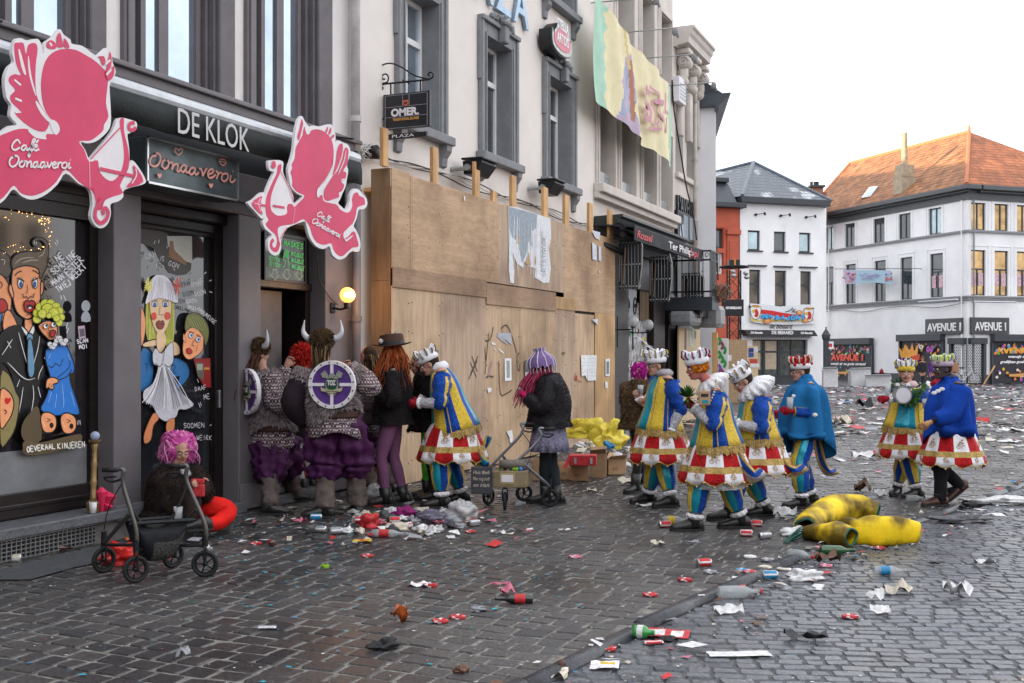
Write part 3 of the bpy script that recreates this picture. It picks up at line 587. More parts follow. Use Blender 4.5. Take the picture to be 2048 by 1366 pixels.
def cafe_script(x,y,s,r): # "Cafe" (accent) and "Oonaaveroi" brush script, origin = foot of the first O
 ca,sa=math.cos(r),math.sin(r)
 def W(a,b):return(x+s*(a*ca-b*sa),y+s*(a*sa+b*ca))
 S=[[(2.2,-5.0),(1.6,-5.8),(.7,-5.0),(.5,-4.0),(1.2,-3.6),(2.2,-4.2)],[(3.6,-4.6),(2.9,-4.6),(2.5,-3.9),(3.0,-3.6),(3.6,-4.3),(3.7,-3.6),(4.2,-4.0)],[(4.2,-3.9),(5.4,-5.8),(5.0,-6.0),(4.6,-4.6),(4.3,-2.4),(4.0,-2.6),(5.0,-3.9)],[(5.1,-4.2),(5.9,-4.6),(5.5,-4.9),(5.1,-4.2),(5.5,-3.6),(6.3,-4.0)],[(5.6,-5.3),(6.1,-5.9)],
  [(1.2,-2.2),(.3,-1.8),(0,-.8),(.6,0),(1.6,-.6),(2.0,-1.8),(1.4,-2.4),(.8,-2.0)],[(3.0,-1.3),(2.3,-1.0),(2.2,-.2),(2.9,-.1),(3.3,-.9),(3.0,-1.3),(3.8,-1.2)],[(3.9,-1.3),(3.7,0)],[(3.8,-.7),(4.5,-1.3),(4.7,-.9),(4.6,-.1),(5.2,-.3)],
  [(6.1,-1.2),(5.4,-1.1),(5.1,-.4),(5.5,0),(6.1,-.8),(6.1,-.1),(6.6,-.3)],[(7.6,-1.2),(6.9,-1.1),(6.6,-.4),(7.0,0),(7.6,-.8),(7.6,-.1),(8.0,-.4)],[(8.1,-1.3),(8.4,-.1),(9.1,-1.3)],[(9.3,-.6),(10.0,-.9),(9.7,-1.3),(9.2,-.7),(9.5,0),(10.2,-.3)],[(10.4,-1.3),(10.3,0)],[(10.4,-.7),(10.7,-1.2),(11.2,-1.2)],
  [(12.0,-1.3),(11.3,-1.0),(11.3,-.2),(12.0,-.1),(12.3,-.9),(12.0,-1.3)],[(12.8,-1.3),(12.6,-.1),(13.2,-.3)],[(12.9,-1.9),(13.0,-1.8)]]
 return[[W(a,b)for a,b in st]for st in S]
NC=.86
T4=lambda x,y:(460+x*.29276,200+y*.29276)
outer2=[(490,108),(515,150),(545,185),(570,175),(605,180),(640,175),(665,168),(695,170),(715,215),(722,260),(718,290),(740,275),(770,290),(805,305),(822,345),(810,400),(800,450),(808,480),(800,530),(790,590),(768,640),(752,680),(740,705),(765,730),(790,748),(815,700),(820,650),(845,608),(880,612),(905,640),(932,670),(938,715),(915,745),(880,750),(865,810),(845,860),(860,885),(882,935),(892,990),(880,1035),(850,1030),(815,1045),(790,1075),(745,1090),(700,1060),(680,1000),(640,1018),(590,1000),(545,940),(520,850),(505,830),(420,860),(385,885),(350,960),(350,1010),(335,1050),(300,1062),(265,1030),(260,960),(285,920),(240,880),(222,830),(240,800),(215,810),(165,755),(122,705),(160,680),(215,632),(238,640),(235,670),(255,600),(290,520),(300,490),(270,480),(262,430),(275,412),(360,418),(362,490),(390,560),(430,650),(442,705),(495,660),(460,640),(420,600),(405,540),(398,470),(420,400),(435,330),(440,270),(450,200),(465,140)]
head=[(470,285),(500,235),(540,215),(580,200),(620,205),(655,225),(690,265),(705,320),(708,380),(700,440),(675,500),(645,550),(610,595),(600,640),(608,655),(630,650),(640,690),(690,705),(730,715),(750,745),(790,768),(820,760),(835,720),(832,680),(845,640),(870,632),(885,655),(915,670),(922,710),(905,720),(870,735),(858,790),(840,840),(800,880),(775,910),(780,945),(810,930),(835,900),(855,905),(868,950),(878,985),(870,1005),(835,1010),(800,1040),(765,1068),(730,1055),(705,1020),(690,980),(640,990),(590,970),(560,920),(545,870),(520,830),(495,815),(440,845),(380,855),(340,865),(325,890),(335,960),(342,985),(325,1035),(295,1035),(272,1005),(275,965),(290,945),(302,962),(288,985),(300,1010),(318,985),(315,930),(280,895),(255,870),(243,845),(262,820),(245,780),(242,700),(255,640),(290,560),(318,500),(325,450),(350,440),(345,490),(305,580),(280,660),(278,740),(300,775),(330,790),(370,785),(390,770),(388,735),(400,710),(425,712),(440,730),(470,700),(500,670),(505,650),(480,640),(450,622),(425,590),(425,560),(420,520),(412,495),(424,465),(420,440),(440,400),(448,330)]
wing=[(735,480),(700,520),(650,600),(640,625),(640,670),(665,690),(700,680),(745,662),(742,635),(765,620),(780,580),(760,560),(785,540),(795,500),(775,480),(800,440),(805,400),(808,340),(790,325),(775,350),(765,400)]
feather=[(745,305),(768,300),(768,350),(750,420),(720,490),(700,510),(720,420),(728,350)]
sh2=[('f',head),('f',wing),('f',feather),
 ('s',[(505,200),(510,215),(535,225),(545,200)],1,.03),('f',[(488,130),(472,200),(458,250),(470,275),(490,200),(498,160)]),('f',[(510,180),(498,215),(500,250),(520,230),(512,205)]),
 ('f',[(668,180),(655,200),(650,225),(664,215)]),('f',[(690,185),(675,210),(670,240),(688,222)]),('f',[(705,235),(690,250),(685,268),(702,258),(712,245)]),
 ('s',[(790,345),(775,420),(735,510)],1,.016,True),('s',[(790,478),(772,490)],1,.012),('s',[(778,540),(755,548)],1,.012),('s',[(708,400),(700,470),(660,550),(625,600)],1,.03),('w',[(600,600),(625,590),(640,605),(620,625),(605,665),(592,660),(590,630)]),
 ('s',[(345,490),(400,600),(435,705)],0,.010),('s',[(290,722),(370,735)],0,.022),('f',[(145,708),(215,655),(205,705),(242,715),(242,730),(205,728),(218,785)]),('s',[(165,705),(205,715)],1,.006),('s',[(205,672),(190,705),(205,760)],1,.008),
 ('f',[(285,420),(302,418),(310,450),(295,470),(278,455),(282,440)]),('s',[(385,870),(340,950)],0,.010),('s',[(440,735),(425,850)],1,.004),('s',[(835,925),(790,960),(780,945)],1,.022,True)]
sx=cafe_script(552,838,16.5,.50)
b2=board("cupid_sign","smaller pink cupid board with bow aiming left, right of the awning letters",T4,outer2,sh2,{'stays':((.1,1.0),(.5,1.1),(-.2,.9)),'script':sx,'wd':.013},NC,(690,900))
T1=lambda x,y:(x*.3748,y*.3748)
outer1=[(-330,760),(-200,720),(-60,720),(0,705),(50,672),(90,665),(55,620),(60,560),(35,520),(25,420),(45,360),(75,330),(65,280),(80,215),(110,203),(145,215),(200,207),(222,240),(232,290),(240,230),(280,200),(318,155),(340,185),(375,210),(385,235),(440,245),(510,295),(545,275),(570,255),(595,270),(600,330),(618,380),(600,430),(585,460),(590,560),(592,650),(575,700),(520,750),(470,765),(430,758),(455,800),(478,845),(520,800),(600,700),(632,630),(700,640),(730,655),(725,690),(690,712),(680,720),(690,800),(692,870),(705,855),(735,885),(778,960),(760,985),(665,1012),(658,1050),(630,1075),(590,1090),(592,1140),(575,1195),(540,1218),(505,1200),(485,1150),(495,1090),(480,1010),(420,980),(352,925),(310,980),(250,1035),(180,1065),(120,1050),(72,1010),(30,1060),(0,1085),(-60,1120),(-140,1100),(-210,1120),(-260,1060),(-300,980),(-380,960),(-420,860)]
body1=[(-310,790),(-200,745),(-60,745),(20,715),(90,690),(150,690),(190,730),(240,735),(250,715),(290,715),(310,690),(300,670),(262,625),(230,560),(218,470),(222,400),(240,330),(275,285),(330,262),(400,265),(450,290),(500,320),(545,360),(575,400),(572,470),(565,550),(578,620),(555,665),(550,695),(520,725),(480,750),(430,752),(425,765),(450,800),(475,862),(520,855),(530,910),(560,950),(600,965),(640,925),(660,850),(655,760),(640,680),(640,638),(660,632),(662,700),(685,800),(688,880),(670,930),(640,990),(655,1030),(600,1050),(560,1070),(545,1110),(520,1120),(510,1060),(490,1020),(420,970),(350,905),(300,970),(240,1020),(170,1045),(110,1030),(72,990),(20,1050),(-60,1100),(-140,1080),(-200,1090),(-280,960),(-340,880)]
wing1=[(75,240),(95,228),(125,232),(138,290),(150,240),(185,230),(200,260),(190,350),(190,480),(215,560),(262,640),(240,700),(180,690),(110,640),(78,600),(105,590),(60,545),(55,510),(80,480),(48,440),(50,410),(80,395),(110,400),(85,340)]
sh1=[('f',body1),('f',wing1),('s',[(100,262),(120,350),(135,400)],1,.03,True),('s',[(150,300),(160,400),(190,510)],1,.02,True),('s',[(190,540),(225,600),(265,650)],1,.035,True),('w',[(262,640),(300,650),(318,690),(300,720),(280,700)]),('s',[(75,425),(110,455)],1,.022,True),('s',[(80,525),(115,540)],1,.022,True),('s',[(150,695),(190,730),(245,738)],1,.016),('s',[(80,600),(110,598)],1,.012),
 ('f',[(250,255),(250,225),(275,215),(300,240),(290,262)]),('f',[(305,250),(300,200),(318,175),(330,220),(335,250)]),('f',[(340,250),(340,205),(358,225),(368,255)]),('s',[(262,228),(275,245)],1,.02),('f',[(545,350),(530,310),(515,305),(550,300),(560,330)]),('f',[(570,345),(580,300),(582,275),(592,300),(590,350),(575,390),(605,350),(604,400),(580,430),(560,400)]),('s',[(560,345),(585,320)],1,.015),('s',[(565,400),(590,370)],1,.018),
 ('s',[(640,680),(480,850)],0,.010),('s',[(530,900),(720,942)],0,.028),('f',[(708,880),(762,968),(672,1000),(712,945)]),('s',[(720,900),(725,935),(700,980)],1,.010),('s',[(715,655),(690,660),(685,685),(705,695),(722,680)],0,.030),('s',[(495,1000),(512,1100)],0,.010),
 ('s',[(545,1060),(510,1110),(505,1160),(530,1190),(560,1175),(575,1135),(560,1110),(545,1125),(552,1145)],0,.034),('s',[(473,865),(476,1000)],1,.004)]
b1=board("cupid_sign","large pink cupid board with bow aiming right at the top left of the cafe",T1,outer1,sh1,{'stays':((.1,1.0),(-.5,1.0),(-1.0,.9)),'script':cafe_script(44,890,25.0,.03),'wd':.014},NC,(300,900))
# ================================================================== PLASTER-FRONTED HOUSE
uA,uB=U(706)+.003,U(1187)
pz=thing("plaza_house","tall pale plaster house with grey stone window surrounds above the plywood hoarding","building",(0,(uA+uB)/2,0))
H2=13.0
def stonewin(parent,pxl,pxr,pyt,pyb,refpx,mullr=.52,crest=True,ztr=None):
 # pxl..pxr = clear opening in photo pixels (n=0), pyt/pyb top and foot at refpx
 a,b=U(pxl),U(pxr);c,d=Z(refpx,pyb),Z(refpx,pyt);return a,b,c,d
ops=[]
W1=(U(805),U(872),Z(872,262),Z(872,262)+3.35)
W2=(U(968),U(1018),Z(1018,326),0);W3=(U(1094),U(1138),Z(1138,382),0)
sillz=(W1[2]+W2[2]+W3[2])/3
d2=Z(975,72);d3=Z(1098,155)
headz=(d2+d3)/2
W1=(W1[0],W1[1],sillz,headz);W2=(W2[0],W2[1],sillz,headz);W3=(W3[0],W3[1],sillz,headz)
up0=Z(1140,32)
UW=[(w_[0],w_[1],up0+.02,up0+2.2)for w_ in(W1,W2,W3)]
ops=[W1,W2,W3]+UW
m=MB();wall_open(m,FL,uA,uB,0.0,H2,ops,0.0,.30);m.box(FL,uA,uB,-9,-.62,0,H2);m.box(FL,uA,uB,-.62,.0,H2+.001,H2+.3);m.box(FL,uA,uA+.02,-.62,-.01,0,H2);m.box(FL,uB-.02,uB,-.62,-.01,0,H2);m.build("wall",PLASTER,pz)
for i,(a,b,c,d)in enumerate(ops):
 s=MB();e=.20
 s.box(FL,a-e,a,.002,.06,c,d+e,0,.006);s.box(FL,b,b+e,.002,.06,c,d+e,0,.006);s.box(FL,a,b,.002,.06,d,d+e,0,.006)
 s.box(FL,a-e-.04,a-e+.04,.005,.09,c,d+e+.02,0,.008);s.box(FL,b+e-.04,b+e+.04,.005,.09,c,d+e+.02,0,.008);s.box(FL,a-.07,a-.03,.06,.08,c,d+.04,0,.004);s.box(FL,b+.03,b+.07,.06,.08,c,d+.04,0,.004);s.box(FL,a-e-.06,b+e+.06,.004,.12,d+e+.0,d+e+.07,0,.01)
 s.box(FL,a-.1,a+.006,-.3,.01,c+.005,d-.008);s.box(FL,b-.006,b+.1,-.30,.01,c+.005,d-.008);s.box(FL,a-.1,b+.1,-.3,.01,d-.006,d+.1)
 if i<3:
  s.box(FL,b+e,b+e+.07,.004,.07,d-.75,d+e,0,.006);s.box(FL,a-e-.07,a-e,.004,.07,d-.75,d+e,0,.006)
  mid=(a+b)/2;rr=random.Random(i)
  s.box(FL,mid-.08,mid+.08,.06,.20,d-.02,d+e+.14,0,.02);s.ell(FL.p(mid,.18,d+e+.10),(.07,.13,.07),10,6)
  for k in range(26):
   t_=rr.uniform(-1,1);s.ell(FL.p(mid+t_*.42,.10,d+e+.10+(1-abs(t_))*.10+rr.uniform(-.03,.05)),(rr.uniform(.03,.06),rr.uniform(.04,.08),rr.uniform(.03,.06)),8,5,0,None,.4,k)
 so_=s.build("stone_surround",GREYST,pz)
 s=MB();s.box(FL,a-.32,b+.32,.002,.17,c-.13,c-.003,0,.012);s.box(FL,a,b,-.3,.0,c-.13,c+.004)
 for q in(a-.26,b+.10):
  s.rings([[FL.p(q,0,c-.13),FL.p(q,.14,c-.131),FL.p(q,.13,c-.22),FL.p(q,.06,c-.32),FL.p(q,.05,c-.44),FL.p(q,0,c-.46)],[FL.p(q+.16,0,c-.13),FL.p(q+.16,.14,c-.131),FL.p(q+.16,.13,c-.22),FL.p(q+.16,.06,c-.32),FL.p(q+.16,.05,c-.44),FL.p(q+.16,0,c-.46)]],0,True,True)
 s.build("window_sill",GREYST,pz)
 win(pz,FL,a,b,c,d,-.30,WHITEM,GLASS if i else GLASSB,trans=c+(d-c)*.68,mull=a+(b-a)*.5,fw=.07,fd=.07,sashes=(1,))
# grey sill strip cables, sconces
SCN=[(956,340,925,985),(1100,378,1062,1110)]
for k,(px,py,_a,_b)in enumerate(SCN):
 c0=FL.px(px,py,.30);t=thing("floodlight",["black trough floodlight under the middle stone sill, nearer the cafe","black trough floodlight under the far stone sill, nearer the banner"][k],"lamp",(0,c0.y,c0.z),"black floodlights on the plaster wall")
 m=MB();L2=.27 if k==0 else .25
 def sec(y):return[(c0.x-.13,y,c0.z+.10),(c0.x+.17,y,c0.z+.12),(c0.x+.19,y,c0.z+.07),(c0.x+.05,y,c0.z-.10),(c0.x-.11,y,c0.z-.10)]
 m.rings([sec(c0.y-L2),sec(c0.y+L2)],0,True,True);m.box(FL,c0.y-L2-.02,c0.y+L2+.02,c0.x-.15,c0.x+.21,c0.z+.121,c0.z+.15,0,.01);m.build("housing",BLACKM,t)
 m=MB();m.cyl((.0,c0.y-L2-.05,c0.z-.02),(c0.x+.03,c0.y-L2-.04,c0.z-.02),.035,10);m.cyl((c0.x-.02,c0.y-L2-.09,c0.z-.01),(c0.x-.02,c0.y-L2+.0,c0.z-.01),.05,12);m.build("bracket",STEEL,t)
# letters PLAZA high on the wall (partly above the frame) seen as blue-grey steel letters
LTR=mat("steel_blue_letters",(.30,.42,.54),.35,.3,var=.15)
t=thing("facade_lettering","steel-blue capital letters PLAZA fixed high on the plaster wall at the top edge","sign",FL.px(1010,10,.06))
lu0,lu1=U(885),U(1053);lz=Z(1050,57,.05)
for i,ch in enumerate("PLAZA"):
 uu=lu1-(5-i)*(lu1-lu0)/4.35+.03
 text("letter",ch,FL,uu,lz,.05,.95,LTR,t,.03,bold=.012)
# oval beer sign
t=thing("beer_sign","pink and black illuminated-style shield sign high above the third stone window","sign",FL.px(1118,108,.05))
FS=FY(FL.px(1120,80,.2).y);fu0=FS.uz(1098,80)[0]
sy=U(1120);sz0,sz1=Z(1120,104,.3),Z(1120,52,.3)
F5=Fr(FL.p(sy,.0,0),(-.0,1,0));hw=(U(1143,.3)-U(1106,.3))*.5;su=U(1125,.3)
outl=[(su-hw,sz0+.05),(su-hw*1.05,sz0+.35),(su-hw*.95,sz1-.2),(su-hw*.6,sz1-.05),(su,sz1+.1),(su+hw*.6,sz1-.05),(su+hw*.95,sz1-.2),(su+hw*1.05,sz0+.35),(su+hw,sz0+.05),(su,sz0-.05)]
q=smooth_closed([Vector(p)for p in outl],4)
m=MB();m.prism([FL.p(a.x,.28,a.y)for a in q],FL.N*-.24);m.build("case",BLACK,t)
m=MB();m.prism([FL.p(su+(a.x-su)*.94,.285,(a.y-sz0)*.96+sz0+.02)for a in q],FL.N*.012);m.build("rim",mat("sign_silver",(.42,.45,.42),.4,.2,var=.4,sc=12),t)
m=MB();m.prism([FL.p(su+(a.x-su)*.80,.300,(a.y-sz0)*.70+sz0+.08)for a in q],FL.N*.006);m.build("face",mat("sign_rose",(.55,.12,.18),.4,var=.1),t)
text("lettering","STELLA",FL,su-hw*.62,sz0+.42,.31,.24,WHITEM,t,.002,width=hw*1.25,bold=.006);text("lettering","ARTOIS",FL,su-hw*.62,sz0+.17,.31,.24,WHITEM,t,.002,width=hw*1.25,bold=.006)
# hanging pub sign
yS=U(765);FP=FY(yS)
ht=thing("hanging_sign","black hanging pub sign with white OMER lettering on a scrolled iron bracket","sign",FP.px(760,200,0))
def fp(px,py):u,z=FP.uz(px,py);return FP.p(u,0,z)
zt3=lambda x,y:(700+x*.3075,y*.3075)
x0_,z0_=FP.uz(*zt3(222,850));x1_,z1_=FP.uz(*zt3(524,590))
m=MB();m.box(FP,x0_,x1_,-.03,.03,z0_,z1_,0,.004);m.build("panel",mat("sign_black",(.016,.016,.02),.4,var=.1),ht)
GRY=mat("sign_grey_line",(.22,.22,.25),.4,var=0);ORG=mat("sign_red",(.55,.10,.05),.4,var=0);GLD=mat("sign_gold",(.55,.28,.07),.4,var=0)
m=MB();ww,hh=x1_-x0_,z1_-z0_
for(a,b,c,d)in((.04,.96,.02,.035),(.04,.96,.33,.345),(.04,.96,.62,.635),(.04,.96,.95,.965),(.04,.055,.02,.965),(.945,.96,.02,.965),(.42,.432,.62,.96),(.56,.572,.62,.96)):m.box(FP,x0_+a*ww,x0_+b*ww,.03,.033,z0_+c*hh,z0_+d*hh)
m.build("lines",GRY,ht)
text("lettering","OMER.",FP,x0_+.18*ww,z0_+.365*hh,.036,hh*.29,SWHITE,ht,.002,width=ww*.60,bold=.006)
text("lettering","TRADITIONAL BLOND",FP,x0_+.22*ww,z0_+.23*hh,.036,hh*.10,GLD,ht,.002,width=ww*.56,bold=.002)
m=MB();cx,cz=x0_+.496*ww,z0_+.72*hh;m.prism([FP.p(cx+a*ww,.034,cz+b*hh)for a,b in((-.06,.07),(.06,.07),(.06,-.04),(0,-.10),(-.06,-.04))],FP.N*.004);m.build("crest",ORG,ht)
m=MB();m.prism([FP.p(cx+a*ww,.040,cz+b*hh)for a,b in((-.035,.03),(.0,-.0),(.035,.03),(.035,-.02),(0,-.05),(-.035,-.02))],FP.N*.002);m.build("crest_chevron",mat("sign_black",0),ht)
x2,z2=FP.uz(*zt3(200,915));x3,z3=FP.uz(*zt3(504,855))
m=MB();m.box(FP,x2,x3,-.02,.03,z2,z3,0,.004);m.build("lower_panel",mat("sign_black",0),ht)
text("lettering","PLAZA",FP,x2+(x3-x2)*.26,z2+(z3-z2)*.22,.033,(z3-z2)*.82,SWHITE,ht,.002,width=(x3-x2)*.47)
m=MB()
def rod(pts,r=.011,k=5):m.tube([fp(*zt3(*p))for p in(smooth_open([Vector(p)for p in pts],k)if len(pts)>2 else[Vector(p)for p in pts])],r,6)
rod([(170,475),(170,872)],.014);rod([(172,552),(520,516)],.013);rod([(172,480),(200,430),(262,412),(330,435),(420,490),(500,512),(535,505),(540,480),(520,470),(508,485),(520,495)]);rod([(172,500),(200,540),(240,535),(250,505),(235,482),(210,490),(212,512),(228,515)]);rod([(172,550),(205,560),(215,575),(205,590)],.009);rod([(175,570),(195,595),(185,603)],.008);rod([(265,545),(265,612)]);rod([(458,525),(458,592)]);rod([(172,775),(222,775)]);rod([(340,520),(390,545)],.008)
m.build("iron_bracket",BLACKM,ht,True)
# ------------------------------------------------------------------ hoarding
NB=.42
ub0,ub1=FL.u(784,NB),FL.u(1230,NB)
zt7=lambda x,y:(720+x*.33666,240+y*.33666)
hd=thing("plywood_hoarding","large plywood hoarding boxed round the shop front with torn poster and graffiti","hoarding",(NB,(ub0+ub1)/2,0))
ztop=FL.z(900,376,NB);zseam=FL.z(784,574,NB);zband=FL.z(784,536,NB)
zB=lambda x,y:FL.uz(*zt7(x,y),NB)
def panel(a,b,c,d,M,nn=0.0,th=.018):
 m=MB();m.box(FL,a,b,NB-th+nn,NB+nn,c,d,0,.003);return m.build("plywood_sheet",M,hd)
e1,e2,e3,e4,e5=zB(298,400)[0],zB(822,500)[0],zB(1212,800)[0],zB(745,1000)[0],zB(1157,1060)[0]
panel(ub0,e1-.003,zband,ztop+.03,PLY_H);panel(e1,e2-.003,zband,ztop,PLY_H,.004);panel(e2,e3-.003,zband,ztop-.01,PLY_G,.0);panel(e3,ub1,zseam-.05,ztop-.02,PLY_H,.003)
e6=zB(1277,1000)[0]
panel(ub0,e4-.003,zseam-.0,zband+.02,BAND,.020);panel(e4,e5,zseam-.10,zband-.02,BAND,.024);panel(e5+.003,e6,zseam-.06,zseam+.16,PLY_O,.018)
vs=[ub0,zB(480,1100)[0],e4,zB(948,1200)[0],e5,zB(1277,1200)[0],zB(1397,1200)[0],ub1]
for i,(a,b)in enumerate(zip(vs,vs[1:])):
 if i==5:panel(a+.03,b-.03,.05,zseam-.10,PLY_V,-.012)
 else:panel(a,b-.003,.01+.01*(i%2),zseam+.02-(.05 if i>=6 else 0),[PLY_V,PLY_G,PLY_V,PLY_V,PLY_G,PLY_V,PLY_O][i],.002*(i%2))
m=MB();m.box(FL,vs[5],vs[6],NB-.2,NB-.03,0.02,zseam,0);m.build("dark_gap",DARKROOM,hd)
FE=FY(ub0)
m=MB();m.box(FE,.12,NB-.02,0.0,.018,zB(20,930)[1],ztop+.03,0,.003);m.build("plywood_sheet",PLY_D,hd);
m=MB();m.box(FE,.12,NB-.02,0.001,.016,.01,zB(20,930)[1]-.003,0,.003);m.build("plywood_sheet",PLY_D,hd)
FE2=FY(ub1);m=MB();m.box(FE2,.0,NB-.02,-.018,0.0,.01,ztop-.02);m.build("plywood_sheet",PLY_O,hd)
m=MB();m.box(FL,ub0,ub1,.0,NB-.03,ztop-.25,ztop-.2);m.build("frame_rail",BATTEN,hd)
for px0,px1,pyt,pyb in((147,178,42,300),(443,473,158,378),(692,721,245,458),(797,821,418,490),(911,937,325,515),(1099,1125,395,583),(1225,1250,442,608),(1369,1391,490,655),(1487,1509,530,697)):
 a,b=zB(px0,pyt)[0],zB(px1,pyt)[0];c_=zB(px0,pyt)[1]
 m=MB();m.box(FL,a,b,NB-.075,NB-.02,ztop+.031 if px0<200 else ztop-.5,c_,0,.004);m.build("batten",BATTEN,hd)
for px0,px1,py in((650,740,440),(885,940,505)):
 a,b=zB(px0,py)[0],zB(px1,py)[0];m=MB();m.box(FL,a,b,.05,NB-.076,ztop-.01,ztop+.03,0,.003);m.build("batten",BATTEN,hd)
m=MB();rr=random.Random(6)
for u in list(vs[1:-1])+[e1,e2,e3]:
 for k in range(9):
  z=.3+k*.42;[m.ell(FL.p(u+d,NB+.003,z+rr.uniform(-.04,.04)),.008,6,4)for d in(-.05,.05)if z<ztop-.1 and not zseam-.15<z<zband+.05]
m.build("screws",BLACKM,hd)["kind"]="stuff"
# posters, torn paper and marks: painted sheets on the boards
Tz7=zt7
P=Paint(FL,NB+.006,Tz7,.0006);P.base=NB
PW='d0d2d6';PB='8f9ba5'
P.fill([(878,512),(935,520),(1128,585),(1134,700),(1120,760),(1132,880),(1122,965),(1090,970),(1060,950),(1035,935),(1040,880),(1000,870),(975,840),(965,880),(930,850),(905,790),(915,900),(912,972),(890,965),(882,880)],PW,1)
P.fill([(880,515),(940,530),(1050,560),(1048,640),(1020,660),(1025,760),(1000,720),(985,800),(960,850),(945,780),(935,720),(905,700),(882,640)],PB,1)
P.fill([(930,680),(948,690),(944,740),(925,730)],'a88c6c',1);P.fill([(1000,780),(1012,870),(975,850)],'a88c6c',1);P.fill([(1035,800),(1046,840),(1030,875)],'a88c6c',1)
for i in range(12):x=890+i*20+random.uniform(-6,6);P.stroke([(x,560+i*8),(x+random.uniform(-6,6),700+random.uniform(-30,60)),(x+random.uniform(-8,8),880+random.uniform(-40,60))],random.choice((PW,'b8bcc0','e0e0e2')),random.uniform(.01,.04),3,taper=True)
for i in range(9):P.word("ORIGINO"[i%7],1098,930-i*27,1098+2,905-i*27,20,'5c646c',.007)
for i in range(13):P.word("NAREVENTS"[i%9],1080,900-i*19,1082,884-i*19,12,'6c747c',.005)
P.part('torn_poster',hd)
for q in([(1372,655),(1420,668),(1416,712),(1395,705),(1385,690)],[(1372,725),(1398,745),(1400,835),(1374,828)],[(1410,750),(1424,752),(1426,838),(1410,834)],[(608,452),(615,453),(615,480),(609,480)],[(1412,895),(1420,897),(1420,910),(1412,906)],[(1372,1185),(1404,1180),(1404,1218)]):P.fill(q,'c4c8d4' if q[0][0]>1300 else 'd8d8d8',1);P.part('paper_scrap',hd)
for st in([(298,320),(300,890)],[(790,560),(780,700),(820,780),(770,900),(755,950)],[(715,706),(762,718)]):P.stroke(st,'7c5c40',.006)
for q in((572,688),(595,858),(270,622),(400,760),(1310,998),(1003,740)):P.oval(q[0],q[1],3,3,'4c3424')
P.part('stain_marks',hd)
zt8=lambda x,y:(940+x*.30741,620+y*.30741)
P=Paint(FL,NB+.006,zt8,.0005);P.base=NB
GR='4a4038'
for st in([(0,340),(40,440)],[(10,300),(45,400)],[(0,420),(50,300)],[(-10,450),(45,330)],[(95,240),(100,330),(110,260)],[(120,150),(95,420)],[(95,200),(130,190),(150,110)],[(185,330),(195,540),(230,545),(270,520)],[(200,120),(240,100),(280,200),(300,280)],[(320,280),(305,300),(308,380),(322,390),(322,350)],[(100,440),(120,430),(150,435)]):P.stroke(st,GR,.022)
P.part('graffiti',hd)
for q in([(175,150),(265,150),(268,228),(235,200),(210,185),(175,180)],[(178,165),(215,190),(240,215),(235,222),(190,190)]):P.fill(q,'a4a8b0',1)
P.part('torn_poster',hd)
for q in([(180,245),(215,275),(216,285),(195,272)],[(135,210),(160,215),(165,228),(140,226)],[(140,240),(170,262),(160,262)],[(108,508),(135,505),(136,528),(115,540)],[(790,65),(822,60),(825,98)]):P.fill(q,'d8dadc',1);P.part('paper_scrap',hd)
P.fill([(220,314),(264,314),(266,458),(222,462)],'dadcdc',1);P.fill([(232,330),(254,330),(254,440),(234,440)],'909498',1);P.part('poster',hd)
P.fill([(718,294),(762,294),(758,455),(745,425),(722,430)],'dcdede',1);P.fill([(762,294),(820,294),(815,458),(760,460)],'d0d4d6',1)
for i in range(6):
 for x0,x1 in((724,752),(770,808)):P.stroke([(x0,318+i*22),((x0+x1)/2,314+i*22+(i%2)*5),(x1,318+i*22)],'a8acb0',.006)
P.part('poster',hd)
P.fill([(876,318),(905,316),(904,430),(876,430)],'d4d6d8',1);P.fill([(882,335),(899,334),(899,415),(882,416)],'70747a',1);P.part('poster',hd);P.fill([(874,465),(890,468),(890,508),(876,510)],'d8dadc',1);P.part('paper_scrap',hd);P.fill([(596,272),(612,272),(612,288),(596,288)],'6c6020',1)
P.part('paper_scrap',hd);P.fill([(348,330),(384,320),(386,530),(350,520)],'55524e',1);P.fill([(352,405),(380,405),(382,520),(354,510)],'b0b0ac',1)
P.part('poster',hd);P.fill([(230,790),(265,780),(272,830),(270,868),(252,860),(250,830)],'d8dadc',1);P.part('paper_scrap',hd);P.fill([(680,420),(690,430),(690,460),(676,455)],'a83028',1);P.stroke([(680,405),(690,450),(720,470)],'8c2820',.02)
P.stroke([(110,440),(125,380),(140,330)],'8c7cb0',.02)
P.part('ribbon_scrap',hd)
for i in range(4):
 pts=[FL.p(u,.06+.02*i,ztop+.30-.02*i+.05*math.sin(u*1.7+i)-.01*abs(u-15))for u in np.linspace(U(725),uB-.2,16)]
 cable("cable",["black cable running along the plaster wall just above the hoarding","white cable drooping along the top of the hoarding","thin grey-white cable behind the pine battens","lower black cable behind the pine battens"][i],pts,.010,(CABLE,CABLEW,CABLEW,CABLE)[i])
jb=thing("junction_box","round black junction box with tangled cables at the left end of the hoarding top","electrical box",FL.px(750,305,.1))
m=MB();c0=FL.px(752,304,.14);m.tube([c0-Vector((.14,0,0)),c0+Vector((.02,0,0)),c0+Vector((.04,0,0))],[.09,.09,.06],14);m.build("box",BLACKM,jb,True)
m=MB();rr=random.Random(5)
for i in range(6):m.tube(smooth_open([FL.px(728+rr.uniform(-6,20),285+rr.uniform(0,35),.06+rr.uniform(0,.06))for _ in range(6)],4),.008,5)
m.build("tangled_wires",CABLEW,jb,True)
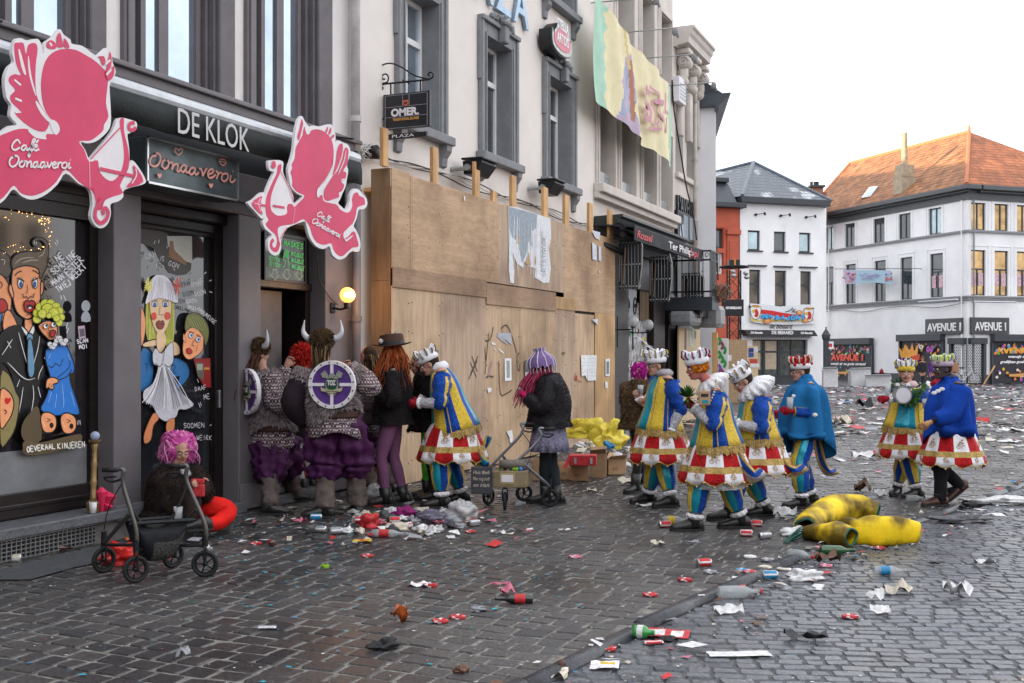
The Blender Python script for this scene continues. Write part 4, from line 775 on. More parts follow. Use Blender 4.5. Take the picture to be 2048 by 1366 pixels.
# ================================================================== BANNER HOUSE
zA=lambda x,y:(1180+x*.19034,y*.19034)
zBt=lambda x,y:(1180+x*.16103,380+y*.16103)
zC=lambda x,y:(1220+x*.20492,580+y*.20492)
zD=lambda x,y:(1330+x*.21954,420+y*.21954)
uA,uB=U(1187)+.003,U(1346);HB=12.6
bh=thing("banner_house","cream stone house with dark shop cornice, half hidden behind a big carnival banner","building",(0,(uA+uB)/2,0))
sz=(FL.z(1195,342,.05)+FL.z(1340,447,.05))/2;sz2=FL.z(1332,158,.05);hz2=FL.z(1321,26,0)
ops=[(U(a),U(b),sz,sz+1.95)for a,b in((1196,1226),(1240,1268),(1284,1309),(1318,1341))]+[(U(a),U(b),sz2,hz2)for a,b in((1232,1264),(1281,1304),(1319,1340))]
ops+=[(U(a),U(b),3.9,sz-.9)for a,b in()]
m=MB();wall_open(m,FL,uA,uB,sz-.35,HB,ops,0,.42);m.box(FL,uA,uB,-9,-.63,0,HB);m.box(FL,uA,uA+.02,-.63,-.01,0,HB);m.box(FL,uB-.02,uB,-.63,-.01,0,HB);m.box(FL,uA,uB,-.63,0,HB+.001,HB+.2)
m.box(FL,uA,uB,-.62,-.02,sz-1.4,sz-.351);m.build("wall",CREAM,bh)
m=MB();m.box(FL,uA,uB,.003,.22,sz-.20,sz-.02,0,.015);m.box(FL,uA,uB,.003,.12,sz-.32,sz-.201,0,.01);m.build("sill_course",CREAM,bh)
for i,(a,b,c,d)in enumerate(ops):
 s=MB()
 for k,(e,o_)in enumerate(((.16,.03),(.09,.06))):
  s.box(FL,a-e,a-e+.07,.003,o_,c,d+e,0,.006);s.box(FL,b+e-.07,b+e,.003,o_,c,d+e,0,.006);s.box(FL,a-e+.07,b+e-.07,.003,o_,d+e-.07,d+e,0,.006)
 s.build("stone_frame",CREAM,bh)
 win(bh,FL,a,b,c,d,-.42,DKWOOD,GLASS,trans=c+(d-c)*.7,fw=.06,fd=.06)
 if i<4:
  m=MB();m.box(FL,a+.05,b-.05,-.08,-.07,c,c+.32);m.build("glass_guard",mat("guard_glass",(.35,.38,.40),.1,alpha=.45,var=0),bh)
# shop cornice, fascia and frontage
CZ1=(FL.z(1241,401,.6)+FL.z(1380,500,.6))/2;us0,us1=uA+.02,U(1372,.55)
prof=[(0.003,CZ1-.02),(.62,CZ1),(.62,CZ1-.05),(.54,CZ1-.08),(.50,CZ1-.16),(.40,CZ1-.24),(.36,CZ1-.34),(.26,CZ1-.37),(.25,CZ1-.46),(.20,CZ1-.62),(.003,CZ1-.62)]
m=MB();m.rings([[FL.p(us0,n,z)for n,z in prof],[FL.p(us1,n,z)for n,z in prof]],0,True,True);m.build("shop_cornice",mat("cornice_black",(.035,.037,.04),.4,var=.2),bh)
m=MB()
k=us0+.1
while k<us1-.1:m.box(FL,k,k+.035,.255,.30,CZ1-.44,CZ1-.38);k+=.07
m.build("dentils",GREYST,bh)["kind"]="stuff"
m=MB();m.box(FL,uA,uB,-.6,.05,CZ1-1.35,CZ1-.62);m.build("fascia_board",BLACK,bh)
m=MB()
for a,b in((1233,1249),(1300,1322),(1330,1344)):m.box(FL,U(a)if a>1233 else ub1+.02,U(b),-.5,.10,.0,CZ1-1.35,0,.01)
m.box(FL,uA,uB,-.62,-.40,0,CZ1-1.35);m.build("shop_posts",DKWOOD,bh)
PNT=mat("painted_pane",(.30,.30,.31),.25,var=.9,sc=9)
m=MB();m.box(FL,U(1250),U(1298),-.395,-.05,.1,2.9);m.build("shop_window",PNT,bh)
m=MB();m.box(FL,U(1251),U(1275),-.045,-.02,2.35,3.35);m.build("grey_panel",mat("panel_grey",(.26,.27,.29),.5),bh)
m=MB()
for cx_ in(1256,1271):
 c0=FL.px(cx_,615,.0);
 m.tube([FL.p(c0.y+.26*(1-i/26)*math.cos(i*.45)*.6,-.01,c0.z+.26*(1-i/26)*math.sin(i*.45))for i in range(22)],.015,5)
m.build("scrolls",BLACKM,bh)
m=MB()
for i in range(7):uu=U(1282)+(U(1300)-U(1282))*i/7;m.box(FL,uu,uu+.04,-.04,-.01,2.5,3.5)
m.box(FL,U(1282),U(1300),-.045,-.03,2.5,3.5);m.build("louvre_panel",mat("louvre_brown",(.20,.14,.09),.5),bh)
rr=random.Random(9)
P=Paint(FL,-.04,lambda x,y:(x,y),.0006);P.base=-.04
for k in range(26):
 x,y=rr.uniform(1252,1296),rr.uniform(660,840);c=rr.choice(('a83828','c8c4bc','3c8c50','c8b440','30406c','d8d8dc','1c1c20','b86c90'))
 P.fill([(x+rr.uniform(-5,5),y+rr.uniform(-12,12))for _ in range(5)],c,2)
P.build("window_painting",bh)
def globe_lamp(px,py,label):
 c0=FL.px(px,py,.45);t=thing("globe_lamp",label,"lamp",FL.p(c0.y,.1,c0.z-.2),"clear globe lamps by the dark shop posts")
 m=MB();m.ell(c0,.125,18,12);m.build("globe",mat("lamp_glass_globe",(.55,.57,.58),.08,var=.15,alpha=.55,spec=.9),t,True)
 m=MB();m.tube([FL.p(c0.y,.08,c0.z-.17),c0+Vector((-.1,0,-.17)),c0+Vector((0,0,-.16)),c0+Vector((0,0,-.12))],.014,8);m.cyl(FL.p(c0.y,.10,c0.z-.55),FL.p(c0.y,.10,c0.z+.12),.018,8);m.cyl(c0-Vector((0,0,.14)),c0-Vector((0,0,.10)),.05,10);m.build("bracket",BLACKM,t)
globe_lamp(1266,643,"clear globe lamp nearest the hoarding, on the dark shop post");globe_lamp(1296,650,"clear globe lamp further along the dark shop front")
# shop awning with panels
sa=thing("awning","narrow black shop awning with red and white lettering over the dark bar front","awning",FL.p(U(1300,.95),.95,FL.z(1268,449,.95)))
a0,a1=FL.u(1268,.95),FL.u(1404,.95);az1,az0=FL.z(1268,450,.95),FL.z(1268,480,.95)
m=MB();m.rings([[FL.p(u,n,z)for n,z in((.1,az1+.06),(.95,az1),(.97,az1-.02),(.955+.012*math.sin(u*5),az0),(.94+.012*math.sin(u*5),az0),(.94,az1-.04),(.1,az1+.03))]for u in np.linspace(a0,a1,30)],0,True,True);m.build("cloth",mat("awning_black",(.02,.022,.026),.7,var=.2,bump=.2),sa)
RED=mat("letter_red",(.50,.05,.06),.5,var=0)
lzz=(az0+az1)/2-.09
text("lettering","Rossel",FL,a0+.1,lzz,.978,.22,RED,sa,.002,width=1.1,bold=.004,shear=.2)
text("lettering","Ter Philips",FL,FL.u(1335,.95),lzz,.978,.22,SWHITE,sa,.002,width=2.2,bold=.004)
text("lettering","Jupi",FL,a1-1.3,lzz,.978,.24,RED,sa,.002,width=.9,bold=.004,shear=.2)
m=MB()
for dz in(.0,-.14):m.cyl(FL.p(a0-.05,.72,az1-.04+dz),FL.p(a1,.72,az1-.04+dz),.06,10)
m.cyl(FL.p(a0-.3,.38,az1-.38),FL.p(a0+1.0,.55,az1-.50),.06,10);m.build("roller",BLACKM,sa)
SLAT=mat("slat_black",(.016,.019,.024),.45,var=.1)
def slats(u,x0,x1,zt_,zb_,label):
 F=FY(u);t=thing("slatted_screen",label,"screen",(x1,u,zt_),"hanging black slatted screens under the awning");n=7;w_=(x1-x0)/n
 for i in range(n):
  m=MB();a=x0+i*w_;e=.10 if i==n-1 else 0
  m.prism([F.p(a+.008,0,zb_+e),F.p(a+w_-.008,0,zb_+e*1.5),F.p(a+w_-.008,0,zt_-e*1.5),F.p(a+.008,0,zt_-e*.3)],(0,.03,0));m.build("slat",SLAT,t)
 m=MB()
 for z in(zt_-.05,(zt_+zb_)/2,zb_+.05):
  for i in range(n):m.ell(F.p(x0+(i+.5)*w_,.008,z+(.08 if i==n-1 and z>zt_-.1 else 0)),.017,8,5)
 m.build("studs",ALU,t)
 m=MB();m.cyl(F.p(x0+w_*.6,.05,zt_-.15),F.p(x0+w_*.5,.05,zb_+.15),.02,8);m.cyl(F.p(x0+w_*2.3,.05,zt_-.15),F.p(x0+w_*1.7,.05,zb_+.10),.02,8);m.build("arm_bars",mat("bar_brown",(.16,.12,.09),.4,.3),t)
 m=MB();m.tube([F.p(x1-w_*.3,.03,zt_+.05),F.p(x1+.03,.03,zt_-.15),F.p(x1+.02,.03,(zb_+zt_)/2),F.p(x1-w_*.6,.03,zb_)],.012,6);m.build("edge_cable",STEEL,t)
 return t
for(pxa,pxb,pyt,pyb,lab)in((1237,1283,479,577,"black slatted screen nearest the hoarding"),(1298,1342,512,603,"middle black slatted screen under the bar awning"),(1362,1407,545,636,"farthest black slatted screen, above the grey shutter box")):
 uu=FL.u(pxb,.92);F=FY(uu);x0,_=F.uz(pxa,500);_,zt_=F.uz(pxb,pyt);_,zb_=F.uz(pxb,pyb);slats(uu,x0,.92,zt_,zb_,lab)
# the banner
bn=thing("carnival_banner","large sagging pale yellow and mint banner with pink lettering hung across the house front","banner",FL.p(U(1270,.5),.5,FL.z(1270,250,.5)))
BN=.50
def topz(u): # interpolate top/bottom edges measured in the photo
 return 0
Tp=[(1192,-34),(1205,0),(1222,30),(1248,72),(1262,80),(1292,116),(1318,150),(1344,172)]
Bp=[(1192,200),(1208,212),(1230,230),(1250,252),(1272,276),(1285,288),(1312,303),(1344,335)]
tu=[FL.uz(x,y,BN)for x,y in Tp];bu=[FL.uz(x,y,BN)for x,y in Bp]
def interp(L,u):
 for(a,za),(b,zb_)in zip(L,L[1:]):
  if u<=b or(b,zb_)==L[-1]:return za+(zb_-za)*(u-a)/(b-a)
BC=['dcd3ae','a2c8b4','b4a4b8','98a4bc','c09aa8','a87864','ccbc80']
BMAT=[mat('banner_'+c,c,.75,var=.10,sc=3)for c in BC]
NU,NV=90,46;vs=[];fs=[];ms=[]
ua_,ub_=tu[0][0],tu[-1][0]
for i in range(NU+1):
 u=ua_+(ub_-ua_)*i/NU;zt_,zb_=interp(tu,u),interp(bu,u)
 for j in range(NV+1):
  t=j/NV;z=zb_+(zt_-zb_)*t
  n=BN+.05*math.sin(u*2.3+t*2)+.03*math.sin(u*6+t*5)+.10*math.exp(-((i/NU-.30-.16*(1-t))/.05)**2)
  vs.append(FL.p(u,n,z))
for i in range(NU):
 for j in range(NV):
  a=i*(NV+1)+j;fs.append((a,a+NV+1,a+NV+2,a+1))
  s_=i/NU;t=j/NV;zg_=.055+.06*abs(((t*5)%1)-.5)
  c=0
  if s_<.04+zg_:c=1
  elif s_>.975-.5*zg_*t:c=1
  else:
   q=Vector((s_*14,t*7,0));nz=noise.noise(q*.9);d=(s_-.34+(t-.3)*.05)
   if abs(s_-.34)<.10*(1-t*.9)+.05*nz and t<.70+.25*nz:c=2 if nz>.05 else(3 if nz>-.22 else 4)
   if abs(s_-.40+t*.09)<.018 and .1<t<.72:c=5
   if abs(s_-.31+(t-.75)*.16)<.008 and t>.62:c=6
  ms.append(c)
m=MB();m.add(vs,fs,ms);m.build("cloth",BMAT,bn,True,fix=False)
P=Paint(FL,BN+.09,zA,.001);P.base=BN
c='c08c9c'
for st,w_ in(([(560,900),(548,960),(575,970),(582,1030)],.09),([(545,980),(580,975)],.10),([(580,910),(640,960),(680,985)],.07),([(540,1060),(545,1110),(590,1150),(600,1220),(560,1260),(535,1200),(560,1130)],.12),([(545,1250),(600,1260)],.14),([(600,1060),(625,1130),(640,1180)],.10),([(635,1060),(735,1085)],.12),([(690,980),(690,1180)],.07),([(750,980),(750,1110),(745,1200)],.13),([(645,1150),(640,1290),(670,1300),(690,1240)],.08),([(690,1190),(740,1270)],.10),([(740,1160),(780,1200)],.08),([(700,1280),(710,1380)],.09),([(570,1350),(700,1360)],.06),([(760,1240),(755,1400)],.10)):P.stroke(st,c,w_,3)
P.mb.build("lettering",[mat('banner_ink',c,.75,var=.2,sc=5)],bn,fix=False)
for k,(a,b)in enumerate((((110,18),(400,15)),((340,340),(600,440)),((570,610),(800,670)),((810,900),(1050,895)))):
 p0=FL.px(*zA(*a),.2);p1=FL.px(*zA(*b),1.3)
 p1=Vector((1.3,p0.y+.2,p0.z+.02));p0.x=0
 t=thing("arm_lamp",["steel arm lamp above the banner, nearest and highest","second steel arm lamp over the banner fold","third steel arm lamp over the banner","steel arm lamp beyond the far banner corner"][k],"lamp",p0,"steel arm lamps above the banner")
 m=MB();m.cyl(p0,p1,.014,6);m.build("arm",STEEL,t);m=MB();m.ell(p1+Vector((0,0,-.08)),(.07,.05,.09),8,6);m.cyl(p1,p1+Vector((.06,.05,-.2)),.03,6);m.build("head",GREYST,t)
cable("cable","long black cable hanging from the banner corner down the house front",[FL.px(1344,160,.35),FL.px(1348,220,.3),FL.px(1362,310,.3),FL.px(1372,370,.3),FL.px(1388,440,.3),FL.px(1393,480,.3)],.02)
# ================================================================== SCROLL-CORNICE HOUSE
uC,uD=uB+.003,U(1391);HC4=FL.z(1377,21,.5)-.25
sh=thing("cornice_house","narrow ornate cream house with scrolled brackets under a heavy cornice","building",(0,(uC+uD)/2,0))
ops=[(U(1351),U(1366),FL.z(1366,352),FL.z(1366,352)+2.3),(U(1373),U(1386),FL.z(1366,352),FL.z(1366,352)+2.3)]
m=MB();wall_open(m,FL,uC,uD,0,HC4-.5,ops,-.0,.4);m.box(FL,uC,uD,-9,-.62,0,HC4-.5);m.box(FL,uD-.02,uD,-.62,-.01,0,HC4-.5);m.build("wall",CREAM,sh)
prof=[(-.6,HC4-.49),(-.6,HC4),(.55,HC4),(.55,HC4-.06),(.50,HC4-.10),(.47,HC4-.20),(.42,HC4-.26),(.40,HC4-.42),(.10,HC4-.47),(.10,HC4-.49)]
m=MB();m.rings([[FL.p(u,n,z)for n,z in prof]for u in(uC,uD+.05)],0,True,True);m.build("cornice",CREAM,sh)
for k in range(3):
 uu=uC+.25+k*(uD-uC-.3)/2.2;m=MB()
 m.box(FL,uu,uu+.42,.003,.36,HC4-.62,HC4-.495,0,.02);m.tube([FL.p(uu+.04,.20,HC4-.82),FL.p(uu+.38,.20,HC4-.82)],.17,16);m.tube([FL.p(uu+.06,.14,HC4-1.30),FL.p(uu+.36,.14,HC4-1.30)],.13,14);m.ell(FL.p(uu+.21,.16,HC4-1.10),(.13,.16,.24),10,7);m.box(FL,uu+.06,uu+.36,.003,.14,HC4-2.7,HC4-1.4,0,.02)
 m.tube([FL.p(uu+.03,.20+.13*(1-i/16)*math.cos(i*.8),HC4-.82+.13*(1-i/16)*math.sin(i*.8))for i in range(14)],.022,5)
 m.build("scroll_bracket",CREAM,sh,True)
for a,b,c,d in ops:win(sh,FL,a,b,c,d,-.4,WHITEM,GLASSB,trans=c+(d-c)*.7,fw=.06,fd=.06)
m=MB();m.box(FL,U(1350),U(1390),.003,.10,FL.z(1366,352)-.14,FL.z(1366,352)-.01,0,.01);m.build("sill_course",CREAM,sh)
m=MB();m.box(FL,uC+.1,uD-.15,.003,.10,FL.z(1360,480),FL.z(1360,425),0,.01);bw=m.build("bay_frame",BLACKM,sh)
for i in range(2):a=uC+.25+i*(uD-uC-.35)/2;m=MB();m.box(FL,a,a+(uD-uC)*.36,.105,.115,FL.z(1360,475),FL.z(1360,430));m.build("pane",GLASSB,bw)
t=thing("white_lightbox","white projecting box sign under the scrolled brackets","sign",FL.px(1365,180,.2));m=MB();m.box(FL,U(1357,.2),U(1378,.3),.06,.22,FL.z(1370,205,.3),FL.z(1370,155,.3),0,.01);m.build("box",SWHITE,t)
P=Paint(FL,.225,lambda x,y:(x,y));P.base=.225
for i in range(5):P.stroke([(1360,165+i*7),(1366,170+i*7),(1375,176+i*7)],'8c98a0',.03)
P.build("lettering",t)
t=thing("house_lettering","black raised capital letters on the cornice house below its windows","sign",FL.px(1368,415,.05))
text("lettering","L'AVENIR",FL,uC+.15,FL.z(1368,430,.05),.05,.62,BLACK,t,.03,width=uD-uC-.4,bold=.01)
m=MB();m.box(FL,uC,uD,.003,.12,0,FL.z(1360,500));m.build("dark_frontage",BLACK,sh)
pipe("drainpipe","pale drainpipe at the far end of the ornate cream house",1390,.12,.06,3.2,HC4-.6,mat("pipe_cream",(.40,.37,.33),.5))
# ================================================================== PROJECTING WHITE HOUSE (SIDE WALL)
yE=U(1391)+.02;FSb=FY(yE);xe0=-1.0;xe1=FSb.uz(1432,400)[0];zE=FSb.uz(1432,214)[1]
wh=thing("projecting_house","plain white house end wall with a dark boxed eave, beyond the ornate house","building",(xe1-.5,yE,0))
m=MB();m.prism([FSb.p(-9,0,0),FSb.p(xe1,0,0),FSb.p(xe1-2.4,-8,0),FSb.p(-9,-8,0)],(0,0,zE));m.build("wall",FARW,wh)
xo=FSb.uz(1465,190)[0];zo1=FSb.uz(1440,189)[1];zo0=FSb.uz(1440,213)[1]
m=MB();m.rings([[FSb.p(-9,n,zo1),FSb.p(xo-k,n,zo1),FSb.p(xo-.05-k,n,zo1-.10),FSb.p(xe1+.12-k,n,zE+.02),FSb.p(xe1+.1-k,n,zE-.12),FSb.p(xe1+.003-k,n,zE-.12),FSb.p(xe1+.003-k,n,zE+.003),FSb.p(-9,n,zE+.003)]for n,k in((.15,0),(-8,2.4))],0,True,True);m.build("eave",mat("eave_slate_blue",(.07,.085,.10),.4),wh)
m=MB();m.prism([FSb.p(xo-.25,.1,zo1+.01),FSb.p(-4,.1,zo1+3.6),FSb.p(-9,.1,zo1+.01)],(-2.4,8,0));m.build("roof",mat("slate",(.05,.058,.07),.45,var=.3,sc=9,bump=.4),wh)
# ================================================================== FAR BUILDINGS
def FC(lat,dep,deg): # frame whose right-hand direction recedes at deg from the view axis
 a=R(deg);O=cam2w(lat,dep);Ud=RT*math.sin(a)+AX*math.cos(a);return Fr(O,Ud)
dB=3825/62.0
FB=FC((1480-1024)/FPX*dB,dB,71.6)
ANTH=mat("anthracite",(.035,.042,.05),.45,var=.15);DGLASS=mat("far_glass",(.05,.062,.07),.06,.25,var=.5,sc=.9,spec=.9);SKYGLASS=mat("sky_glass",(.30,.38,.40),.05,.6,var=.4,sc=.7)
zF5=lambda x,y:(1420+x*.19034,300+y*.19034);zF6=lambda x,y:(1470+x*.16106,560+y*.16106)
b0,b1=0.0,FB.u(1641);bz=FB.z(1480,405)
bb=thing("white_cafe_house","white three-storey cafe with blue-grey tiled hipped roof at the end of the street","building",FB.p(b1/2,0,0))
wz=lambda F,x0,x1,y0,y1,T:(F.u(T(x0,y0)[0]),F.u(T(x1,y0)[0]),F.z(*T(x0,y1)),F.z(*T(x0,y0)))
ops=[wz(FB,*q,zF5)for q in((398,526,842,1052),(672,795,855,1064),(936,1057,866,1074))]+[wz(FB,*q,zF5)for q in((412,530,1255,1640),(682,802,1265,1650),(950,1062,1272,1655))]
ops+=[(FB.u(1505),FB.u(1615),0.02,FB.z(1560,679))]
FBc=FC(*(lambda p:((p-CAM).dot(RT),(p-CAM).dot(AX)))(FB.p(b1,0,0)),40)
m=MB();wall_open(m,FB,b0,b1,0,bz,ops,0,.3);m.box(FB,b0,b1,-7,-.5,0,bz);m.box(FB,b0,b0+.02,-.5,-.01,0,bz);m.box(FBc,.0,.75,-1.2,0,0,bz);m.build("wall",FARW,bb)
for i,(a,b,c,d)in enumerate(ops[:6]):
 f=win(bb,FB,a,b,c,d,-.18,ANTH,(SKYGLASS,DGLASS,SKYGLASS,DGLASS,DGLASS,DGLASS)[i],trans=(c+(d-c)*.62)if i>2 else None,fw=.09,fd=.05)
 m=MB();m.box(FB,a-.05,b+.15,.003,.08,c-.08,c-.003);
 if i>2:m.box(FB,a-.1,b+.35,.003,.14,d+.18,d+.25)
 m.build("window_ledge",ANTH,bb)
a,b,c,d=ops[6]
m=MB();m.box(FB,a,b,-.29,-.26,c,d);fr_=m.build("shopfront_glass",mat("shopfront_glass",(.09,.10,.10),.12,.2,var=.6,sc=2.5),bb)
m=MB()
for t_ in(0,.24,.50,.53,.74,1):m.box(FB,a+(b-a)*t_-.04,a+(b-a)*t_+.05,-.255,-.20,c,d)
for zz in(.0,.62,2.35,3.2):m.box(FB,a,b,-.25,-.21,c+zz*(d-c)/3.3,c+zz*(d-c)/3.3+(.45 if zz==0 else .1))
m.build("shopfront_frame",ANTH,bb)
m=MB();m.box(FB,a+(b-a)*.27,a+(b-a)*.47,-.25,-.235,.9,2.6);m.box(FB,a+(b-a)*.02,a+(b-a)*.18,-.25,-.235,.9,2.5);m.build("paper_sheet",mat("brown_paper",(.42,.34,.25),.7),bb)
# eave and roof
er=FB.u(1660);zE1,zE0=FB.z(1480,394),FB.z(1480,406)
m=MB();m.box(FB,b0-.15,b1+.35,-7,.45,zE0,zE1,0,.02);m.prism([FB.p(b1+.35,.45,zE0),FB.p(er,-1.0,zE0-.05),FB.p(er,-7,zE0),FB.p(b1+.35,-7,zE0)],(0,0,zE1-zE0));m.build("eave",ANTH,bb)
def tiles(name,col,r=.45,sc=2.6,var=.35,snow=0.0,org=None,U_=None):
 M=mat(name,col,r,var=var,sc=sc,detail=8);nt=M.node_tree;b=nt.nodes["Principled BSDF"]
 g=nt.nodes.new("ShaderNodeNewGeometry");vm=nt.nodes.new("ShaderNodeVectorMath");vm.operation='DOT_PRODUCT';vm.inputs[1].default_value=U_
 sx=nt.nodes.new("ShaderNodeSeparateXYZ");l=nt.links.new
 l(g.outputs["Position"],vm.inputs[0]);l(g.outputs["Position"],sx.inputs[0])
 cx=nt.nodes.new("ShaderNodeCombineXYZ");l(vm.outputs["Value"],cx.inputs[0]);l(sx.outputs[2],cx.inputs[1])
 br=nt.nodes.new("ShaderNodeTexBrick");br.inputs["Scale"].default_value=1;br.inputs["Brick Width"].default_value=.26;br.inputs["Row Height"].default_value=.24;br.inputs["Mortar Size"].default_value=.025;br.inputs["Mortar Smooth"].default_value=.6;br.offset=0
 br.inputs["Color1"].default_value=(1,1,1,1);br.inputs["Color2"].default_value=(.66,.66,.66,1);br.inputs["Mortar"].default_value=(.32,.30,.30,1);l(cx.outputs[0],br.inputs[0])
 mm=nt.nodes.new("ShaderNodeMixRGB");mm.blend_type='MULTIPLY';mm.inputs[0].default_value=1;l(b.inputs["Base Color"].links[0].from_socket,mm.inputs[1]);l(br.outputs[0],mm.inputs[2])
 last=mm.outputs[0]
 if snow:
  n=nt.nodes.new("ShaderNodeTexNoise");n.inputs["Scale"].default_value=.55;n.inputs["Detail"].default_value=5;l(g.outputs["Position"],n.inputs[0]);rp=nt.nodes.new("ShaderNodeValToRGB");rp.color_ramp.elements[0].position=.58;rp.color_ramp.elements[1].position=.64;l(n.outputs[0],rp.inputs[0])
  m3=nt.nodes.new("ShaderNodeMixRGB");m3.inputs[2].default_value=(.42,.45,.48,1);ml=nt.nodes.new("ShaderNodeMath");ml.operation='MULTIPLY';l(rp.outputs[0],ml.inputs[0]);l(br.outputs["Color"],ml.inputs[1]);l(ml.outputs[0],m3.inputs[0]);l(last,m3.inputs[1]);last=m3.outputs[0]
 l(last,b.inputs["Base Color"])
 bp=nt.nodes.new("ShaderNodeBump");bp.inputs["Strength"].default_value=.9;bp.inputs["Distance"].default_value=.06;l(br.outputs[0],bp.inputs["Height"]);l(bp.outputs[0],b.inputs["Normal"])
 return M
BT=tiles("blue_grey_tiles",(.055,.075,.10),.32,snow=1,U_=tuple(FB.U))
pk=FB.px(*zF5(458,128),-4.0);pku=(pk-FB.O).dot(FB.U);pkz=pk.z
m=MB();zb_=zE1+.003
m.add([FB.p(b0-.1,.42,zb_),FB.p(er-.1,.30,zb_),FB.p(pku,-4.0,pkz),FB.p(b0-.3,-8,zb_),FB.p(er-.2,-8,zb_),FB.p(pku-3.2,-7.0,pkz-.8),FB.p(b0-3.2,-8,zb_)],[(0,1,2),(0,2,5,6),(1,4,2),(2,4,5),(5,4,3,6),(0,6,3,4,1)]);m.build("roof",BT,bb)
m=MB();m.tube([FB.p(b0-.1,.42,zb_),FB.p(pku,-4,pkz)],.12,8);m.tube([FB.p(er-.1,.30,zb_),FB.p(pku,-4,pkz)],.09,8);m.tube([FB.p(pku-3.2,-7,pkz-.8),FB.p(pku,-4,pkz)],.10,8);m.build("ridge_tiles",mat("ridge_blue",(.09,.115,.14),.4,var=.5,sc=6),bb)
for k,(x,y)in enumerate(((475,680),(738,692),(1005,708))):
 u,z=FB.uz(*zF5(x,y));t=thing("wall_spotlight",["left black arm spotlight under the white cafe eave","middle black arm spotlight under the white cafe eave","right black arm spotlight under the white cafe eave"][k],"lamp",FB.p(u,0,z),"three black arm spotlights on the white cafe")
 m=MB();m.cyl(FB.p(u,0,z),FB.p(u,.12,z),.07,10);m.cyl(FB.p(u,.1,z),FB.p(u+.38,.35,z+.05),.018,6);m.cyl(FB.p(u+.38,.33,z+.10),FB.p(u+.40,.37,z-.05),.06,8);m.build("arm_and_head",BLACKM,t)
# cafe sign, awning and banner of the white cafe
t=thing("awning","black cassette awning with DE BEIAARD lettering over the white cafe door","awning",FB.p(FB.u(1560),.5,FB.z(1560,668)))
a,b=FB.u(1487,.5),FB.u(1634,.5);z1_,z0_=FB.z(1560,661.5,.5),FB.z(1560,672,.5)
m=MB();m.prism([FB.p(a,.02,z1_+.05),FB.p(a,.6,z1_+.03),FB.p(a+.25,.6,z0_),FB.p(a+.25,.02,z0_)],FB.U*(b-a-.25));m.build("cassette",mat("awning_cassette",(.025,.028,.032),.4),t)
m=MB();k=a+.3
while k<b-.4:m.box(FB,k,k+.06,.4,.41,z0_-.10,z0_-.003);k+=.12
m.build("fringe",GREYST,t)
text("lettering","DE BEIAARD",FB,FB.u(1543,.6),z0_+.10,.61,.26,WHITEM,t,.004,width=FB.u(1586,.6)-FB.u(1543,.6),bold=.008)
for x in(1501,1601):text("lettering","Dirk Benoelen",FB,FB.u(x,.6),z0_+.12,.61,.17,WHITEM,t,.004,width=FB.u(x+24,.6)-FB.u(x,.6),bold=.006,shear=.3)
t=thing("wall_lettering","thin dark script letters de Beiaard painted above the cafe awning","sign",FB.p(FB.u(1560),0,FB.z(1560,655)))
text("lettering","de Beiaard",FB,FB.u(1538),FB.z(1560,657),.02,.40,mat("letter_brown",(.05,.04,.035),.5,var=0),t,.01,width=FB.u(1584)-FB.u(1538),shear=.35)
t=thing("cafe_banner","white banner with red and ochre bands and blue DEN BAJORT letters on the white cafe","banner",FB.p(FB.u(1560),.1,FB.z(1560,625)))
P=Paint(FB,.15,zF6,.006);P.base=.15
P.fill([(185,290),(300,300),(420,310),(560,330),(700,318),(820,305),(935,305),(965,420),(998,538),(850,552),(600,555),(400,548),(260,530),(190,510),(200,400)],'d2d4d8',1)
P.fill([(318,365),(450,378),(600,408),(740,430),(860,440),(740,470),(560,460),(440,440),(310,415)],'c22c2c',1);P.fill([(190,470),(300,500),(450,490),(850,485),(960,470),(975,510),(800,512),(500,520),(300,520),(195,510)],'c8b060',1)
for x0,y0,s_,c1 in((255,400,60,'c2a878'),(910,430,52,'c2a878')):
 P.shape([(x0-s_,y0-75),(x0+s_,y0-70),(x0+s_*.8,y0+50),(x0,y0+90),(x0-s_*.85,y0+50)],'d8d6d0','30303a',.03);P.fill([(x0-30,y0-20),(x0+10,y0-40),(x0+35,y0+10),(x0+20,y0+60),(x0-20,y0+50),(x0-5,y0+10)],'b02c30',2);P.fill([(x0-50,y0-20),(x0-10,y0-35),(x0-20,y0+10)],'c8a03c',2)
 P.fill([(x0-s_,y0-75),(x0,y0-90),(x0+s_,y0-72),(x0,y0-60)],'b8843c',2)
for x0,y0,r_ in((395,505,45),(790,405,34),(865,505,30)):P.oval(x0,y0,r_*1.1,r_*.8,'d08c50','8c4c28',.02);P.oval(x0-8,y0-8,r_*.5,r_*.3,'e4b480')
for st in([(610,395),(650,390),(690,360),(700,390),(760,400)],[(690,340),(720,380)],[(740,360),(700,400)]):P.stroke(st,'484c54',.05)
def blk(txt,x0,x1,y,h):
 P.word(txt,x0,y+6,x1,y+6,h,'1c3c78',.13);P.word(txt,x0,y+4,x1,y+4,h,'48a0d8',.075)
blk("DEN",318,448,466,36);blk("BAJORT",480,850,488,46)
P.build("cloth",t,r=.7,pre='flag')
